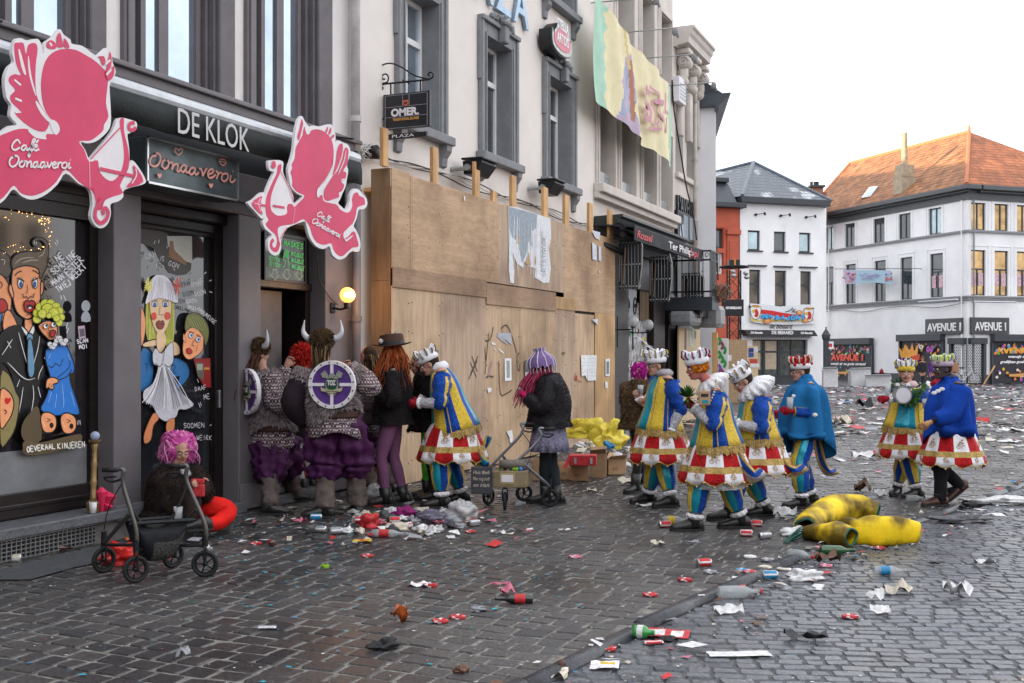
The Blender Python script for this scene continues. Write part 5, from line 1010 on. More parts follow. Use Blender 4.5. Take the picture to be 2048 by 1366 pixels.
# orange house and slate mansard at the left of the cafe
ob=thing("orange_house","orange-red plastered house with slate mansard between the white wall and the white cafe","building",FB.p(-2,0,0))
ORN=mat("orange_plaster",(.40,.085,.045),.7,var=.12,sc=1.5,bump=.2,bsc=12);SLT=mat("slate",0)
zc=FB.z(1475,418);o0,o1=-8.0,-.10
m=MB();wall_open(m,FB,o0,o1,0,zc,[(FB.u(1418),FB.u(1445),FB.z(1440,497),FB.z(1440,458)),(FB.u(1418),FB.u(1445),FB.z(1440,548),FB.z(1440,506))],.12,.3);m.box(FB,o0,o1,-6,-.4,0,zc);m.build("wall",ORN,ob)
m=MB();m.box(FB,FB.u(1451),FB.u(1475),.123,.2,FB.z(1460,640),FB.z(1460,470),0,.02);m.box(FB,FB.u(1455),FB.u(1472),.205,.235,FB.z(1460,636),FB.z(1460,482),0,.02);m.box(FB,FB.u(1449),FB.u(1477),.123,.32,FB.z(1460,470),FB.z(1460,460),0,.02);m.box(FB,o0,FB.u(1449),.123,.18,FB.z(1440,456),FB.z(1440,449));m.build("pilaster",ORN,ob)
win(ob,FB,FB.u(1418),FB.u(1445),FB.z(1440,497),FB.z(1440,458),-.15,ANTH,DGLASS,fw=.1);win(ob,FB,FB.u(1418),FB.u(1445),FB.z(1440,548),FB.z(1440,506),-.15,WHITEM,SKYGLASS,fw=.1)
m=MB();m.box(FB,o0,o1+.2,-6,.6,zc+.003,FB.z(1475,408),0,.03);m.build("eave",ANTH,ob)
zm=FB.z(1475,363)
m=MB();m.prism([FB.p(o0,.35,FB.z(1475,408)+.003),FB.p(o0,-.7,zm),FB.p(o0,-6,zm),FB.p(o0,-6,FB.z(1475,408)+.003)],FB.U*(FB.u(1468)-o0));m.build("mansard",SLT,ob)
m=MB();m.box(FB,o0,FB.u(1466),-6,-.4,zm+.003,zm+.25,0,.03);m.build("upper_gutter",ANTH,ob)
m=MB();m.prism([FB.p(FB.u(1462),-.7,zm+.26),FB.p(FB.u(1428),-3,FB.z(1430,322)),FB.p(o0,-3,FB.z(1430,322)),FB.p(o0,-.7,zm+.26)],(AX*3));m.build("roof",SLT,ob)
# lattice light tower
lt=thing("lighting_mast","black lattice lighting mast with ring, lamps and an orange-ribboned box on top","light mast",D(1470,710,46)*1)
base=D(1468,710,44);base.z=0;lt.location=base
ph=44/FPX;hh=lambda py:HC+(HOR-py)*ph
m=MB()
for a in(-.22,.22):
 for b in(-.22,.22):m.cyl(base+Vector((a,b,0)),base+Vector((a,b,hh(540))),.03,6)
z=.3
while z<hh(545)-.5:
 for a,b,c,d in((-.22,-.22,.22,-.22),(.22,-.22,-.22,-.22),(-.22,-.22,-.22,.22),(.22,.22,.22,-.22)):m.cyl(base+Vector((a,b,z)),base+Vector((c,d,z+.5)),.014,5)
 z+=.5
m.build("lattice_mast",BLACKM,lt)
rgp=[base+Vector((.55*math.cos(a),.55*math.sin(a),hh(534)))for a in[i*math.pi/12 for i in range(24)]]
m=MB();m.tube(rgp,.04,6,closed=True);m.tube([base+Vector((-.55,0,hh(534))),base+Vector((.55,0,hh(534)))],.03,6);m.tube([base+Vector((0,-.55,hh(534))),base+Vector((0,.55,hh(534)))],.03,6);m.build("ring",BLACKM,lt)
for k,(dx,py)in enumerate(((-.12,545),(-.1,553),(.3,548),(.33,556))):m=MB();m.ell(base+RT*dx*1.2-AX*.5+Vector((0,0,hh(py))),(.11,.11,.09),10,6);m.build("lamp_head",STEEL,lt,True)
m=MB();bx0=base+Vector((0,0,hh(532)));F_=Fr((base.x,base.y,0),RT);m.box(F_,-.22,.20,-.2,.2,hh(531),hh(520),0,.01);m.box(F_,-.04,.03,-.22,.215,hh(531),hh(518),1);m.build("gift_box",[BLACK,mat("ribbon_orange",(.6,.2,.04),.5)],lt)
sg2=thing("projecting_sign","black projecting MAXIMILIAAN sign in front of the lattice mast","sign",D(1467,615,40))
F_=Fr(D(1467,615,40)*1,RT);F_.O.z=0;k_=40/FPX
m=MB();m.box(F_,-19.5*k_,20*k_,-.05,.05,HC+(710-632)*k_,HC+(710-599)*k_,0,.01);m.build("panel",BLACK,sg2)
text("lettering","MAXIMILIAAN",F_,-16*k_,HC+(710-618)*k_,.06,6.5*k_,WHITEM,sg2,.004,width=31*k_,bold=.008)
m=MB();m.box(F_,-24*k_,-19.5*k_,-.03,.03,HC+(710-612)*k_,HC+(710-602)*k_);m.build("bracket",BLACKM,sg2)
# ================================================================== CORNER BUILDING (AVENUE 1)
dA=3825/59.0;latA=(1935-1024)/FPX*dA
F1=FC(latA,dA,180-19);F2=FC(latA,dA,71)
zG=lambda x,y:(1640+x*.22692,250+y*.22692)
zH=lambda x,y:(1400+x*.38802,250+y*.38802)
ab=thing("corner_building","large white corner building with weathered orange tiled hipped roof","building",F1.p(-2,0,0))
Lw=-F1.u(1640);u1=13.0
zc0=F1.z(1935,399);zg=F1.z(1935,371)
opsA=[wz(F1,*q,zH)for q in((650,687,532,644),(746,797,512,634),(893,951,484,610),(1023,1085,461,590),(1178,1243,434,570))]
opsA+=[wz(F1,*q,zH)for q in((650,688,735,930),(750,802,722,926),(899,957,702,912),(1032,1093,684,900),(1184,1252,664,886))]
def fixz(L,i0,i1):
 c=sum(o[2]for o in L[i0:i1])/(i1-i0);d=sum(o[3]for o in L[i0:i1])/(i1-i0);
 for i in range(i0,i1):L[i]=(L[i][0],L[i][1],c,d)
fixz(opsA,0,5);fixz(opsA,5,10)
r1z,r2z=opsA[0][2:],opsA[5][2:]
xs2=[(1398,1472),(1519,1589),(1634,1704),(1750,1820)]
opsB=[(F2.u(zH(a,0)[0]),F2.u(zH(b,0)[0]),*r1z)for a,b in xs2]+[(F2.u(zH(a,0)[0]),F2.u(zH(b,0)[0]),*r2z)for a,b in xs2]
m=MB();wall_open(m,F1,-Lw-1.5,0,0,zc0,opsA,0,.28);wall_open(m,F2,0,u1,0,zc0,opsB,0,.28)
m.box(F1,-Lw-1.5,-.63,-13,-.62,0.01,zc0);m.build("wall",FARW,ab)
for(F,L)in((F1,opsA),(F2,opsB)):
 for i,(a,b,c,d)in enumerate(L):
  low=i>=len(L)//2
  gm=(SKYGLASS if i in(0,4)else DGLASS)if F is F1 else mat("warm_reflecting_glass",(.42,.27,.12),.08,.55,var=.6,sc=1.2)
  f=win(ab,F,a,b,c,d,-.16,ANTH,gm,trans=(c+(d-c)*.58)if low else None,mull=(a+b)/2,fw=.07,fd=.05,sashes=()if low else(1,))
  if low and(F is F2 or i==9):
   m=MB()
   for q in(.22,.74):uu=a+(b-a)*q;m.box(F,uu-.17,uu+.17,-.10,-.095,c+(d-c)*.22,c+(d-c)*.50,0)
   m.build("window_poster",mat("pink_poster",(.55,.36,.40),.5,var=.5,sc=9),f)
 s=MB()
 for(a,b,c,d)in L:
  for(q0,q1,q2,q3)in((a-.22,a-.17,c,d+.27),(b+.17,b+.22,c,d+.27),(a-.22,b+.22,d+.22,d+.27)):s.box(F,q0,q1,.003,.03,q2,q3)
 s.build("window_moulding",FARW,ab)
st=MB()
for F,a,b in((F1,-Lw-1.5,.15),(F2,.0,u1)):
 for(cz,h)in((r1z[0]-.03,.13),(r2z[0]-.03,.10)):st.box(F,a,b,.004,.14,cz-h,cz)
 st.box(F,a,b,.003,.09,r2z[0]-.30,r2z[0]-.18)
st.build("string_course",GREYST,ab)
for F,uu in((F1,-.35),(F1,-Lw+1.2),(F2,.35)):m=MB();m.cyl(F.p(uu,.12,.6),F.p(uu,.12,zc0),.045,8);m.build("drainpipe",GREYST if F is F2 else WHITEM,ab)
m=MB();q_=smooth_open([F1.p(-Lw+k*2.4,.10,r2z[0]-.5+.12*math.sin(k*2.2))for k in range(7)],4);m.tube(q_,.018,4);m.build("wall_cable",CABLE,ab)
m=MB();zf=F1.z(1935,399)
for F,a,b in((F1,-Lw-1.5,.1),(F2,.103,u1)):m.box(F,a,b,-.5,.09,zc0,zg-.28)
for F,a,b in((F1,-Lw-1.5,.62),(F2,.625,u1)):m.box(F,a,b,-.5,.60,zg-.27,zg,0,.03);m.box(F,a,b-.3,.0,.35,zg-.40,zg-.275,0,.02)
m.build("cornice",mat("cornice_grey",(.075,.082,.088),.5),ab)
OT=tiles("orange_tiles",(.36,.165,.075),.8,sc=1.6,var=.6,U_=tuple(F1.U));OT2=tiles("orange_tiles_shaded",(.42,.14,.055),.75,sc=.8,var=.45,U_=tuple(F2.U))  # redder copy for the hip ends: their shade is put into the colour
pkx=F1.px(*zG(1315,60),-6.0);pz_=pkx.z;pu=(pkx-F1.O).dot(F1.U);lf=F1.px(*zG(265,340),-6.0);lfu=(lf-F1.O).dot(F1.U)
e=.55;z0_=zg+.003
A0=F1.p(.55,.55,z0_);B0=F1.p(-Lw-1.2,.55,z0_);PK=F1.p(pu,-6,pz_);PL=F1.p(lfu,-6,pz_);B1=F1.p(-Lw-1.2,-12.5,z0_);A1=F1.p(.55,-12.5,z0_)
m=MB();m.add([B0,A0,PK,PL],[(0,1,2,3)]);m.add([A0,A1,PK],[(0,1,2)],1);m.add([B1,B0,PL],[(0,1,2)],1);m.add([A1,B1,PL,PK],[(0,1,2,3)]);m.add([A0,B0,B1,A1],[(0,1,2,3)],1)
m.build("roof",[OT,OT2],ab)
RG=mat("ridge_orange",(.45,.17,.08),.7,var=.4,sc=8)
def ridge(p,q,r):
 m=MB();n=int((q-p).length/.4)
 for i in range(n):a=p.lerp(q,i/n);b=p.lerp(q,(i+.93)/n);m.tube([a,b],[r*1.15,r],7)
 m.build("ridge_tiles",RG,ab)
ridge(PL,PK,.13);ridge(A0,PK,.13);ridge(B0,PL,.11)
m=MB();m.ell(PK+Vector((0,0,.2)),(.10,.10,.28),8,6);m.build("finial",RG,ab)
# chimney on the slope
def on_roof(px,py): # intersection with the left roof slope
 nrm=(A0-B0).cross(PL-B0).normalized();d=ray(px,py);return CAM+d*((B0-CAM).dot(nrm)/d.dot(nrm))
cb=on_roof(*zG(668,620));cu,cn=(cb-F1.O).dot(F1.U),(cb-F1.O).dot(F1.N);ph=(cb-CAM).dot(AX)/FPX
zt_=lambda py:HC+(HOR-(250+py*.22692))*ph
CH=mat("chimney_render",(.34,.28,.20),.8,var=.3,sc=4)
m=MB();m.box(F1,cu-.42,cu+.42,cn-1.2,cn-.1,cb.z-.4,zt_(455),0,.02);m.box(F1,cu-.36,cu+.36,cn-1.1,cn-.2,zt_(455),zt_(350),0,.02);m.box(F1,cu-.44,cu+.44,cn-1.2,cn-.1,zt_(460),zt_(450));ch=m.build("chimney",CH,ab)
m=MB();m.cyl(F1.p(cu,cn-.65,zt_(352)),F1.p(cu,cn-.65,zt_(65)),.19,12);m.build("flue",CH,ch)
s0=[on_roof(*zG(*q))for q in((372,655),(452,640),(520,550),(440,560))];nr=(A0-B0).cross(PL-B0).normalized();nr=nr if nr.z>0 else-nr
m=MB();m.prism(s0,nr*.12);sk=m.build("skylight",ALU,ab)
cc=sum(s0,Vector())/4;m=MB();m.prism([cc+(q-cc)*.82+nr*.10 for q in s0],nr*.03);m.build("skylight_pane",SKYGLASS,sk)
# ground floor of the corner building
m=MB()
for F,a,b in((F1,-Lw-1.5,.01),(F2,.012,u1)):m.box(F,a,b,.003,.05,0,.55)
m.build("plinth_band",ANTH,ab)
CFT=['e07030','d8a830','b048b0','3898d0','48b050','d84858','e8e0d0','e89040']
def mural(F,pxl,pxr,pyt,pyb,words,label,seed,script=None,crown=False,col='d8503c'):
 a,b=F.u(pxl,.1),F.u(pxr,.1);z1=F.z(pxl,pyt,.1);z0=.12
 t=thing("roller_shutter",label,"shutter",F.p((a+b)/2,.1,0),"painted roller shutters of the corner building")
 m=MB();m.box(F,a-.12,b+.12,.052,.42,z1,z1+.42,0,.02);m.box(F,a-.12,a,.052,.2,0,z1);m.box(F,b,b+.12,.052,.2,0,z1);m.build("shutter_box",ANTH,t)
 m=MB();k=z0
 while k<z1:m.box(F,a,b,.055,.10,k,k+.085,0);k+=.095
 m.box(F,a,b,.055,.09,z0,z1,1);m.build("shutter_curtain",[mat("shutter_dark",(.022,.022,.03),.5,var=.3),BLACK],t)
 P=Paint(F,.104,lambda x,y:(x,y),.002);P.uz=lambda p:Vector((a+(b-a)*p[0],z0+(z1-z0)*p[1]));rr=random.Random(seed)
 for k in range(64):
  x,y=rr.uniform(.03,.97),rr.choice((rr.uniform(.70,.97),rr.uniform(.70,.97),rr.uniform(.04,.35)))if not crown else rr.uniform(.05,.95);c=rr.choice(CFT);s_=rr.uniform(.010,.026);kd=rr.random()
  if kd<.55:P.oval(x,y,s_,s_*(b-a)/(z1-z0),c)
  elif kd<.75:P.stroke([(x,y),(x+s_*2,y+s_),(x+s_,y+s_*3.5)],c,.05)
  else:
   for q in range(4):an=q*math.pi/4;P.stroke([(x-s_*1.3*math.cos(an),y-s_*1.8*math.sin(an)),(x+s_*1.3*math.cos(an),y+s_*1.8*math.sin(an))],c,.035)
 for(x,y,s_)in((.82,.16,.09),)+(((.75,.78,.08),(.3,.3,.08))if crown else()):
  P.fill([(x-s_,y+.05),(x-s_*.4,y+.10),(x,y+.03),(x+s_*.5,y+.12),(x+s_,y+.08),(x+s_*.8,y-.04),(x+s_*.2,y-.05),(x,y-.01),(x-s_*.4,y-.07),(x-s_*.9,y-.04)],'b048b0',2);P.oval(x-s_*.5,y+.02,.018,.02,'1c1c24');P.oval(x+s_*.5,y+.03,.018,.02,'1c1c24')
 if crown:
  P.fill([(.22,.62),(.18,.92),(.28,.74),(.33,.97),(.38,.74),(.48,.94),(.46,.62)],'d8943c',1);P.fill([(.33,.62),(.52,.68),(.50,.52),(.34,.50)],'c23c20',1);P.oval(.55,.85,.05,.05,'e8e4dc');P.oval(.55,.85,.02,.03,'303848')
 else:
  P.fill([(.25,.20),(.25,.14),(.44,.13),(.44,.08),(.55,.24),(.44,.21),(.34,.20)],'c89048',1)
 po=P.build("painting",t,pre='mural')
 (txt,x,y,w_,h_)=words
 text("lettering",txt,F,a+(b-a)*x,z0+(z1-z0)*y,.16,(z1-z0)*h_,mat('mural_'+col,col,.5),t,.004,width=(b-a)*w_,bold=.03)
 for(txt,x,y,w_,h_)in(script or[]):text("lettering",txt,F,a+(b-a)*x,z0+(z1-z0)*y,.16,(z1-z0)*h_,WHITEM,t,.004,width=(b-a)*w_,shear=.25,bold=.008)
 return t
mural(F1,1656,1744,690,762,("AVENUE 1",.10,.54,.74,.24),"roller shutter painted with orange AVENUE 1 over a trumpet, far left of the corner building",1,[("wensjt eir ne goeie carnaval",.08,.40,.80,.11)])
mural(F1,1802,1886,683,768,("",0,0,.1,.1),"roller shutter painted with a crown, eye and purple mask",2,None,True)
mural(F2,1985,2100,683,768,("AVENUE 1",.05,.72,.80,.18),"roller shutter at the right edge painted with yellow AVENUE 1 lettering",3,[("wensjt eir ne",.25,.60,.45,.09),("gruilijken goeie carnaval",.12,.47,.70,.09)],False,'d8a040')
dr=thing("door_grille","silver perforated roller grille of the corner entrance beside a bicycle","shutter",F1.p(0,.1,0))
a,b=F1.u(1906,.1),F1.u(1933,.1);z1_=F1.z(1920,688,.1)
a2,b2=F2.u(1937,.1),F2.u(1965,.1)
m=MB()
for F,a_,b_ in((F1,a,-.02),(F2,.0,b2)):
 k=.1;r_=0
 while k<z1_-.05:
  m.box(F,a_,b_,.055,.085,k,k+.03);q=a_+(.06 if r_%2 else 0)
  while q<b_-.03:m.box(F,q,q+.03,.058,.083,k+.031,k+.089);q+=.16
  k+=.09;r_+=1
m.build("grille",ALU,dr)
m=MB()
for F,a_,b_ in((F1,a-.25,0),(F2,.0,b2+.2)):m.box(F,a_,b_,.051,.3,z1_,z1_+.35);m.box(F,(a_ if F is F1 else b_-.2),(a_+.2 if F is F1 else b_),.051,.2,0,z1_);m.box(F,a_,b_,.0510,.054,0,z1_)
m.build("grille_frame",ANTH,dr)
for F,pxa,pxb,pyt,pyb,tx0,tx1,ty,lab,sgm in((F1,1852,1925,637,669,1855,1922,660,"dark AVENUE 1 board on the left face of the white corner",0),(F2,1941,2017,635,668,1950,2012,660,"dark AVENUE 1 board on the right face of the white corner",0)):
 a,b=F.u(pxa,.1),F.u(pxb,.1);t=thing("sign_board",lab,"sign",F.p((a+b)/2,.1,F.z(pxa,pyb,.1)),"AVENUE 1 sign boards")
 zz0,zz1=F.z((pxa+pxb)/2,pyb,.1),F.z((pxa+pxb)/2,pyt,.1)
 m=MB();m.box(F,a,b,.02,.18,zz0,zz1,0,.02);m.build("panel",mat("board_dark",(.05,.052,.055),.4),t)
 text("lettering","AVENUE 1",F,F.u(tx0,.2),zz0+(zz1-zz0)*.22,.2,(zz1-zz0)*.70,WHITEM,t,.02,width=F.u(tx1,.2)-F.u(tx0,.2),bold=.012)
 t=thing("strip_lamp","thin strip lamp above the "+lab.split(" ",1)[1].replace("AVENUE 1 board","board"),"lamp",F.p(a,.1,zz1+1.5),"strip lamps above the boards");m=MB();m.cyl(F.p(a-.1,.55,F.z(pxa,603,.5)),F.p(b+.1,.55,F.z(pxa,603,.5)),.05,8);m.cyl(F.p(a+.2,.0,F.z(pxa,603,.5)),F.p(a+.2,.55,F.z(pxa,603,.5)),.02,6);m.cyl(F.p(b-.2,.0,F.z(pxa,603,.5)),F.p(b-.2,.55,F.z(pxa,603,.5)),.02,6);m.build("strip",ALU,t)
# blue banner strung in front
t=thing("street_banner","pale blue banner with red flowers strung across the corner building","banner",F1.p(F1.u(1730,.8),.8,F1.z(1730,550,.8)))
P=Paint(F1,.8,zH,.004);P.base=.8
P.fill([(738,747),(870,748),(985,750),(998,823),(900,812),(750,820)],'9db8c8',1);P.fill([(738,747),(800,750),(802,816),(750,820)],'b0a8c0',1)
for k in range(26):x,y=random.choice((random.uniform(745,800),random.uniform(960,990))),random.uniform(760,812);P.oval(x,y,random.uniform(3,8),random.uniform(3,7),random.choice(('a84c5c','c07078','7c5ca0','d09098')))
for st in([(825,770),(845,778),(860,765),(880,780),(920,768),(915,785)],[(840,795),(880,790),(900,800)],[(860,785),(930,775)]):P.stroke(st,'8c7cac',.05)
P.build("cloth",t,r=.7,pre='flag')
m=MB();m.cyl(F1.px(*zH(690,742),.8),F1.px(*zH(1140,740),.8),.02,5);m.cyl(F1.px(*zH(1140,740),.8),F1.px(*zH(1140,745),0),.02,5);m.build("rope",CABLE,t)
# roofs further behind
t=thing("brick_chimney","brick chimney stack with dark pots behind the two white buildings","chimney",D(1625,380,75)*1)
F_=Fr(cam2w((1632-1024)/FPX*75,75),RT);k_=75/FPX
m=MB();m.box(F_,-26*k_,22*k_,-3,0,HC+(710-440)*k_,HC+(710-384)*k_);m.box(F_,-12*k_,12*k_,-1.5,.3,HC+(710-388)*k_,HC+(710-374)*k_);m.build("stack",mat("brick_red",(.30,.14,.09),.8,var=.4,sc=9),t)
m=MB();m.box(F_,-16*k_,15*k_,-1.6,.5,HC+(710-376)*k_,HC+(710-372)*k_)
for q in(-5,2,7):m.cyl(F_.p(q*k_,-.5,HC+(710-372)*k_),F_.p(q*k_,-.5,HC+(710-361)*k_),.1,8)
m.build("pots",ANTH,t)
nb=thing("neighbour_house","grey-tiled house rising behind the right edge of the orange roof","building",F2.p(16,-8,0))
m=MB();q=F2.px(*zG(1560,290),-12);uu=(q-F2.O).dot(F2.U);m.box(F2,9,30,-20,-4,0,zg);m.build("wall",FARW,nb);m=MB();m.prism([F2.p(uu-6,-4.0,zg+.003),F2.p(uu-6,-12,q.z),F2.p(uu-6,-20,zg+.003)],F2.U*22);m.build("roof",BT,nb)
# lantern post and signs beside the white cafe
lpst=thing("street_lamp","dark house-shaped lantern post between the white cafe and the corner building","street lamp",F1.p(F1.u(1652,.5),.5,0))
c0=D(1652,710,60);c0.z=0;lpst.location=c0;hh=lambda py:HC+(HOR-py)*60/FPX
m=MB();m.box(Fr(c0,RT),-.12,.12,-.12,.12,0,hh(680));m.build("post",ANTH,lpst);m=MB();F_=Fr(c0,RT);m.rings([[F_.p(a*s_,b*s_,z)for a,b in((-1,-1),(1,-1),(1,1),(-1,1))]for s_,z in((.12,hh(681)),(.17,hh(676)),(.17,hh(672)),(.20,hh(671)),(.03,hh(658)),(.03,hh(654)))],0,True,True);m.build("lantern",ANTH,lpst)
t=thing("notice_plate","small white plate with a red emblem at the left end of the corner building","sign",F1.px(1660,690,.5));m=MB();F_=Fr(cam2w((1659-1024)/FPX*61,61),RT);k_=61/FPX
m.box(F_,-8*k_,8*k_,-.02,.02,HC+(710-698)*k_,HC+(710-683)*k_);m.box(F_,-5*k_,5*k_,.022,.026,HC+(710-694)*k_,HC+(710-687)*k_,1);m.build("plate",[WHITEM,RED],t)
m=MB();m.cyl(F_.p(0,-.05,0),F_.p(0,-.05,HC+(710-685)*k_),.04,8);m.build("pole",ANTH,t)
# ------------------------------------------------------------------ clutter along the row beyond the bar
t=thing("shutter_box","grey roller box above pale plywood beyond the bar","shutter",FL.px(1390,640,.5))
a,b=FL.u(1370,.55),FL.u(1404,.75);z1_=FL.z(1375,622,.6);m=MB();m.box(FL,a,b,.12,.75,z1_-.34,z1_,0,.08);m.build("box",mat("shutter_grey",(.24,.25,.26),.45),t)
t=thing("plywood_board","pale plywood boarding with posters beyond the bar","hoarding",FL.p(U(1380),.3,0));a,b=FL.u(1358,.3),FL.u(1400,.3);m=MB();m.box(FL,a,b,.26,.30,0,z1_-.4);m.build("sheet",PLY_O if False else mat("osb_pale",(.55,.42,.27),.75,var=.25,sc=25),t)
P=Paint(FL,.304,zC,.001);P.base=.304
for q,c in(([(728,372),(748,378),(745,600),(726,590)],'4c4448'),([(772,352),(818,372),(814,560),(780,545)],'b4c4bc'),([(826,400),(842,405),(838,480),(824,470)],'5c5c60')):P.fill(q,c,1)
for k in range(10):P.stroke([(780+k*3,380+k*14),(808,384+k*15)],'7c9488',.04)
P.build("posters",t)
t=thing("bar_sign","small black awning sign with red logos beyond the slatted screens","sign",FL.px(1415,612,.9));a,b=FL.u(1400,.8),FL.u(1429,.8);z1_=FL.z(1400,600,.8)
m=MB();m.box(FL,a,b,.15,.8,z1_-.42,z1_+.0,0,.02);m.build("case",BLACK,t);m=MB();m.box(FL,a,b,.1,.86,z1_+.003,z1_+.08);m.build("lid",ALU,t)
text("lettering","CK House",FL,a+.9,z1_-.32,.805,.28,SWHITE,t,.003,width=(b-a)*.45);
for q in(.05,.84):m=MB();m.box(FL,a+(b-a)*q,a+(b-a)*(q+.1),.803,.808,z1_-.35,z1_-.08);m.build("logo",RED,t)
t=thing("shutter_box","second grey roller box farther down the row","shutter",FL.px(1440,640,1.0));a,b=FL.u(1432,1.0),FL.u(1452,1.1);z1_=FL.z(1435,612,1.0);m=MB();m.box(FL,a,b,.5,1.1,z1_-.55,z1_,0,.1);m.build("box",mat("shutter_grey",0),t)
bk=thing("balcony","black scrolled iron balcony with dried flower boxes above the far bar signs","balcony",FL.px(1420,560,.8))
yb=FL.u(1372,.55);yb2=FL.u(1450,1.35);z0_,z1_=FL.z(1376,596,.6),FL.z(1376,503,.6)
F_=FY(yb);xa,xb=.1,1.15
m=MB()
for zz in(z1_,z1_-.22,z0_+.15):m.box(F_,xa,xb,-.02,.02,zz-.02,zz+.02);m.box(FL,yb,yb2,xb-.02,xb+.02,zz-.02,zz+.02)
for i in range(7):
 x=xa+(xb-xa)*i/6;m.cyl(F_.p(x,0,z0_),F_.p(x,0,z1_),.012,5)
 if i<6:m.tube([F_.p(x+.09+.06*math.cos(q*.7)*(1-q/12),0,z1_-.11+.08*math.sin(q*.7)*(1-q/12))for q in range(10)],.010,4)
y=yb
while y<yb2:m.cyl((xb,y,z0_),(xb,y,z1_),.012,5);y+=.13
m.build("railing",BLACKM,bk);m=MB();m.box(FL,yb,yb2,.02,xb+.05,z0_-.30,z0_+.02);m.build("floor_slab",ANTH,bk)
m=MB();rr=random.Random(4)
for i in range(260):
 y=rr.uniform(yb+.5,yb2);c0=Vector((xb+rr.uniform(-.05,.3),y,z0_+.1+rr.uniform(-.15,.2)));d=Vector((rr.uniform(-1,1),rr.uniform(-1,1),rr.uniform(-1,1)))*.12;m.add([c0,c0+d,c0+d*.6+Vector((0,.05,.04))],[(0,1,2)],0 if rr.random()<.85 else 1)
m.build("flower_box",[mat("dry_leaves",(.10,.09,.05),.8),mat("pink_flowers",(.35,.08,.14),.6)],bk)
os_=thing("pointed_sign","tall pointed arch sign frame with a small picture rising over the balcony","sign",D(1428,560,36));F_=Fr(cam2w((1426-1024)/FPX*36,36),RT);k_=36/FPX;V=lambda x,y:F_.p((x-1426)*k_,0,HC+(710-y)*k_)
m=MB();m.tube([V(1422,540),V(1422,490),V(1426,465),V(1427,455)],.03,6);m.tube([V(1436,560),V(1434,510),V(1430,475),V(1427,455)],.03,6);m.ell(V(1427,458),(.06,.06,.14),8,6);m.build("frame",BLACKM,os_)
m=MB();m.box(F_,-1.5*k_,7*k_,-.02,.02,HC+(710-522)*k_,HC+(710-487)*k_);m.build("picture",mat("sign_picture",(.55,.42,.38),.5,var=.5,sc=8),os_)
# boards and posters around the mast base
t=thing("plywood_box","osb plywood box round the foot of the lighting mast","hoarding",D(1475,740,40)*1);F_=Fr(cam2w((1475-1024)/FPX*40,40),RT);t.location=F_.O;k_=40/FPX
m=MB();m.box(F_,-24*k_,20*k_,-.8,0,0,HC+(710-679)*k_);m.build("sheet",mat("osb",(.36,.25,.15),.8,var=.45,sc=30),t)
P=Paint(F_,.01,lambda x,y:(x,y),.002);P.base=.01;P.fill([(1455,710),(1463,710),(1463,722),(1455,722)],'c8c8cc',1);P.build("poster",t)
t=thing("poster_board","pale board with blue, white and red posters left of the cafe door","notice board",FB.p(.8,1.5,0));F_=Fr(cam2w((1506-1024)/FPX*52,52),RT);t.location=F_.O;k_=52/FPX
m=MB();m.box(F_,-10*k_,10*k_,-.05,0,0,HC+(710-692)*k_);m.build("board",mat("osb_pale",0),t)
P=Paint(F_,.01,lambda x,y:(x,y),.003);P.base=.01
for q,c in(((1497,696,1507,704),'28346c'),((1508,695,1516,705),'b8bcc4'),((1497,705,1507,714),'2c4c90'),((1499,718,1515,732),'b04038'),((1500,727,1518,735),'c8c8c8')):P.fill([(q[0],q[1]),(q[2],q[1]),(q[2],q[3]),(q[0],q[3])],c,1)
P.build("posters",t)
t=thing("painted_boards","upright timber post and white painted boards beyond the costumed group","hoarding",FL.p(FL.u(1430,.6),.6,0));F_=FY(FL.u(1430,1.0));
x0,_=F_.uz(1424,700);x1,_=F_.uz(1434,700);zz=F_.uz(1430,665)[1];m=MB();m.box(F_,x0,x1,-.1,0,0,zz);m.build("timber_post",BATTEN,t);x2,_=F_.uz(1455,700)
m=MB();m.box(F_,x1+.01,x2,-.1,-.05,0,zz-.15);m.build("board",WHITEM,t)
P=Paint(F_,-.045,lambda x,y:(x,y),.002);P.base=-.045
for k in range(8):P.stroke([(1437+(k%3)*5,675+k*9),(1441+(k%3)*5,682+k*9),(1438+(k%3)*5,690+k*9)],random.choice(('3c9c4c','7c58b0','a04060')),.07)
P.build("painting",t)
# ------------------------------------------------------------------ unseen block added behind the left row to keep the low sun off the street
rb=thing("unseen_shade_block","tall brick block with slate roof standing behind the left house row","building",(-32,20,0))
BRK=mat("brick_red",0)
m=MB();m.box(FL,-15,62,-42,-24,0,17.0);m.build("wall",BRK,rb);m=MB();m.prism([(-24,-15,17.003),(-33,-15,20.5),(-42,-15,17.003)],(0,77,0));m.build("roof",SLT,rb)

ot=thing("opposite_terrace","long pale terrace of houses facing the square from behind the photographer","building",(20,-30,0))
m=MB();m.box(FL,-40,-28,-20,48,0,12.5);m.box(FL,-28,55,48,58,0,11.5);m.build("wall",CREAM,ot)
Fo=Fr((48,-28,0),(-1,0,0));Fp=Fr((48,55,0),(0,-1,0));m=MB()
for F,L in((Fo,66),(Fp,82)):
 for i in range(int(L/2.6)):
  for z in(1.0,4.6,8.0):m.box(F,i*2.6+.7,i*2.6+1.9,.0,.04,z,z+2.1)
m.build("windows",DGLASS,ot)["kind"]="stuff"
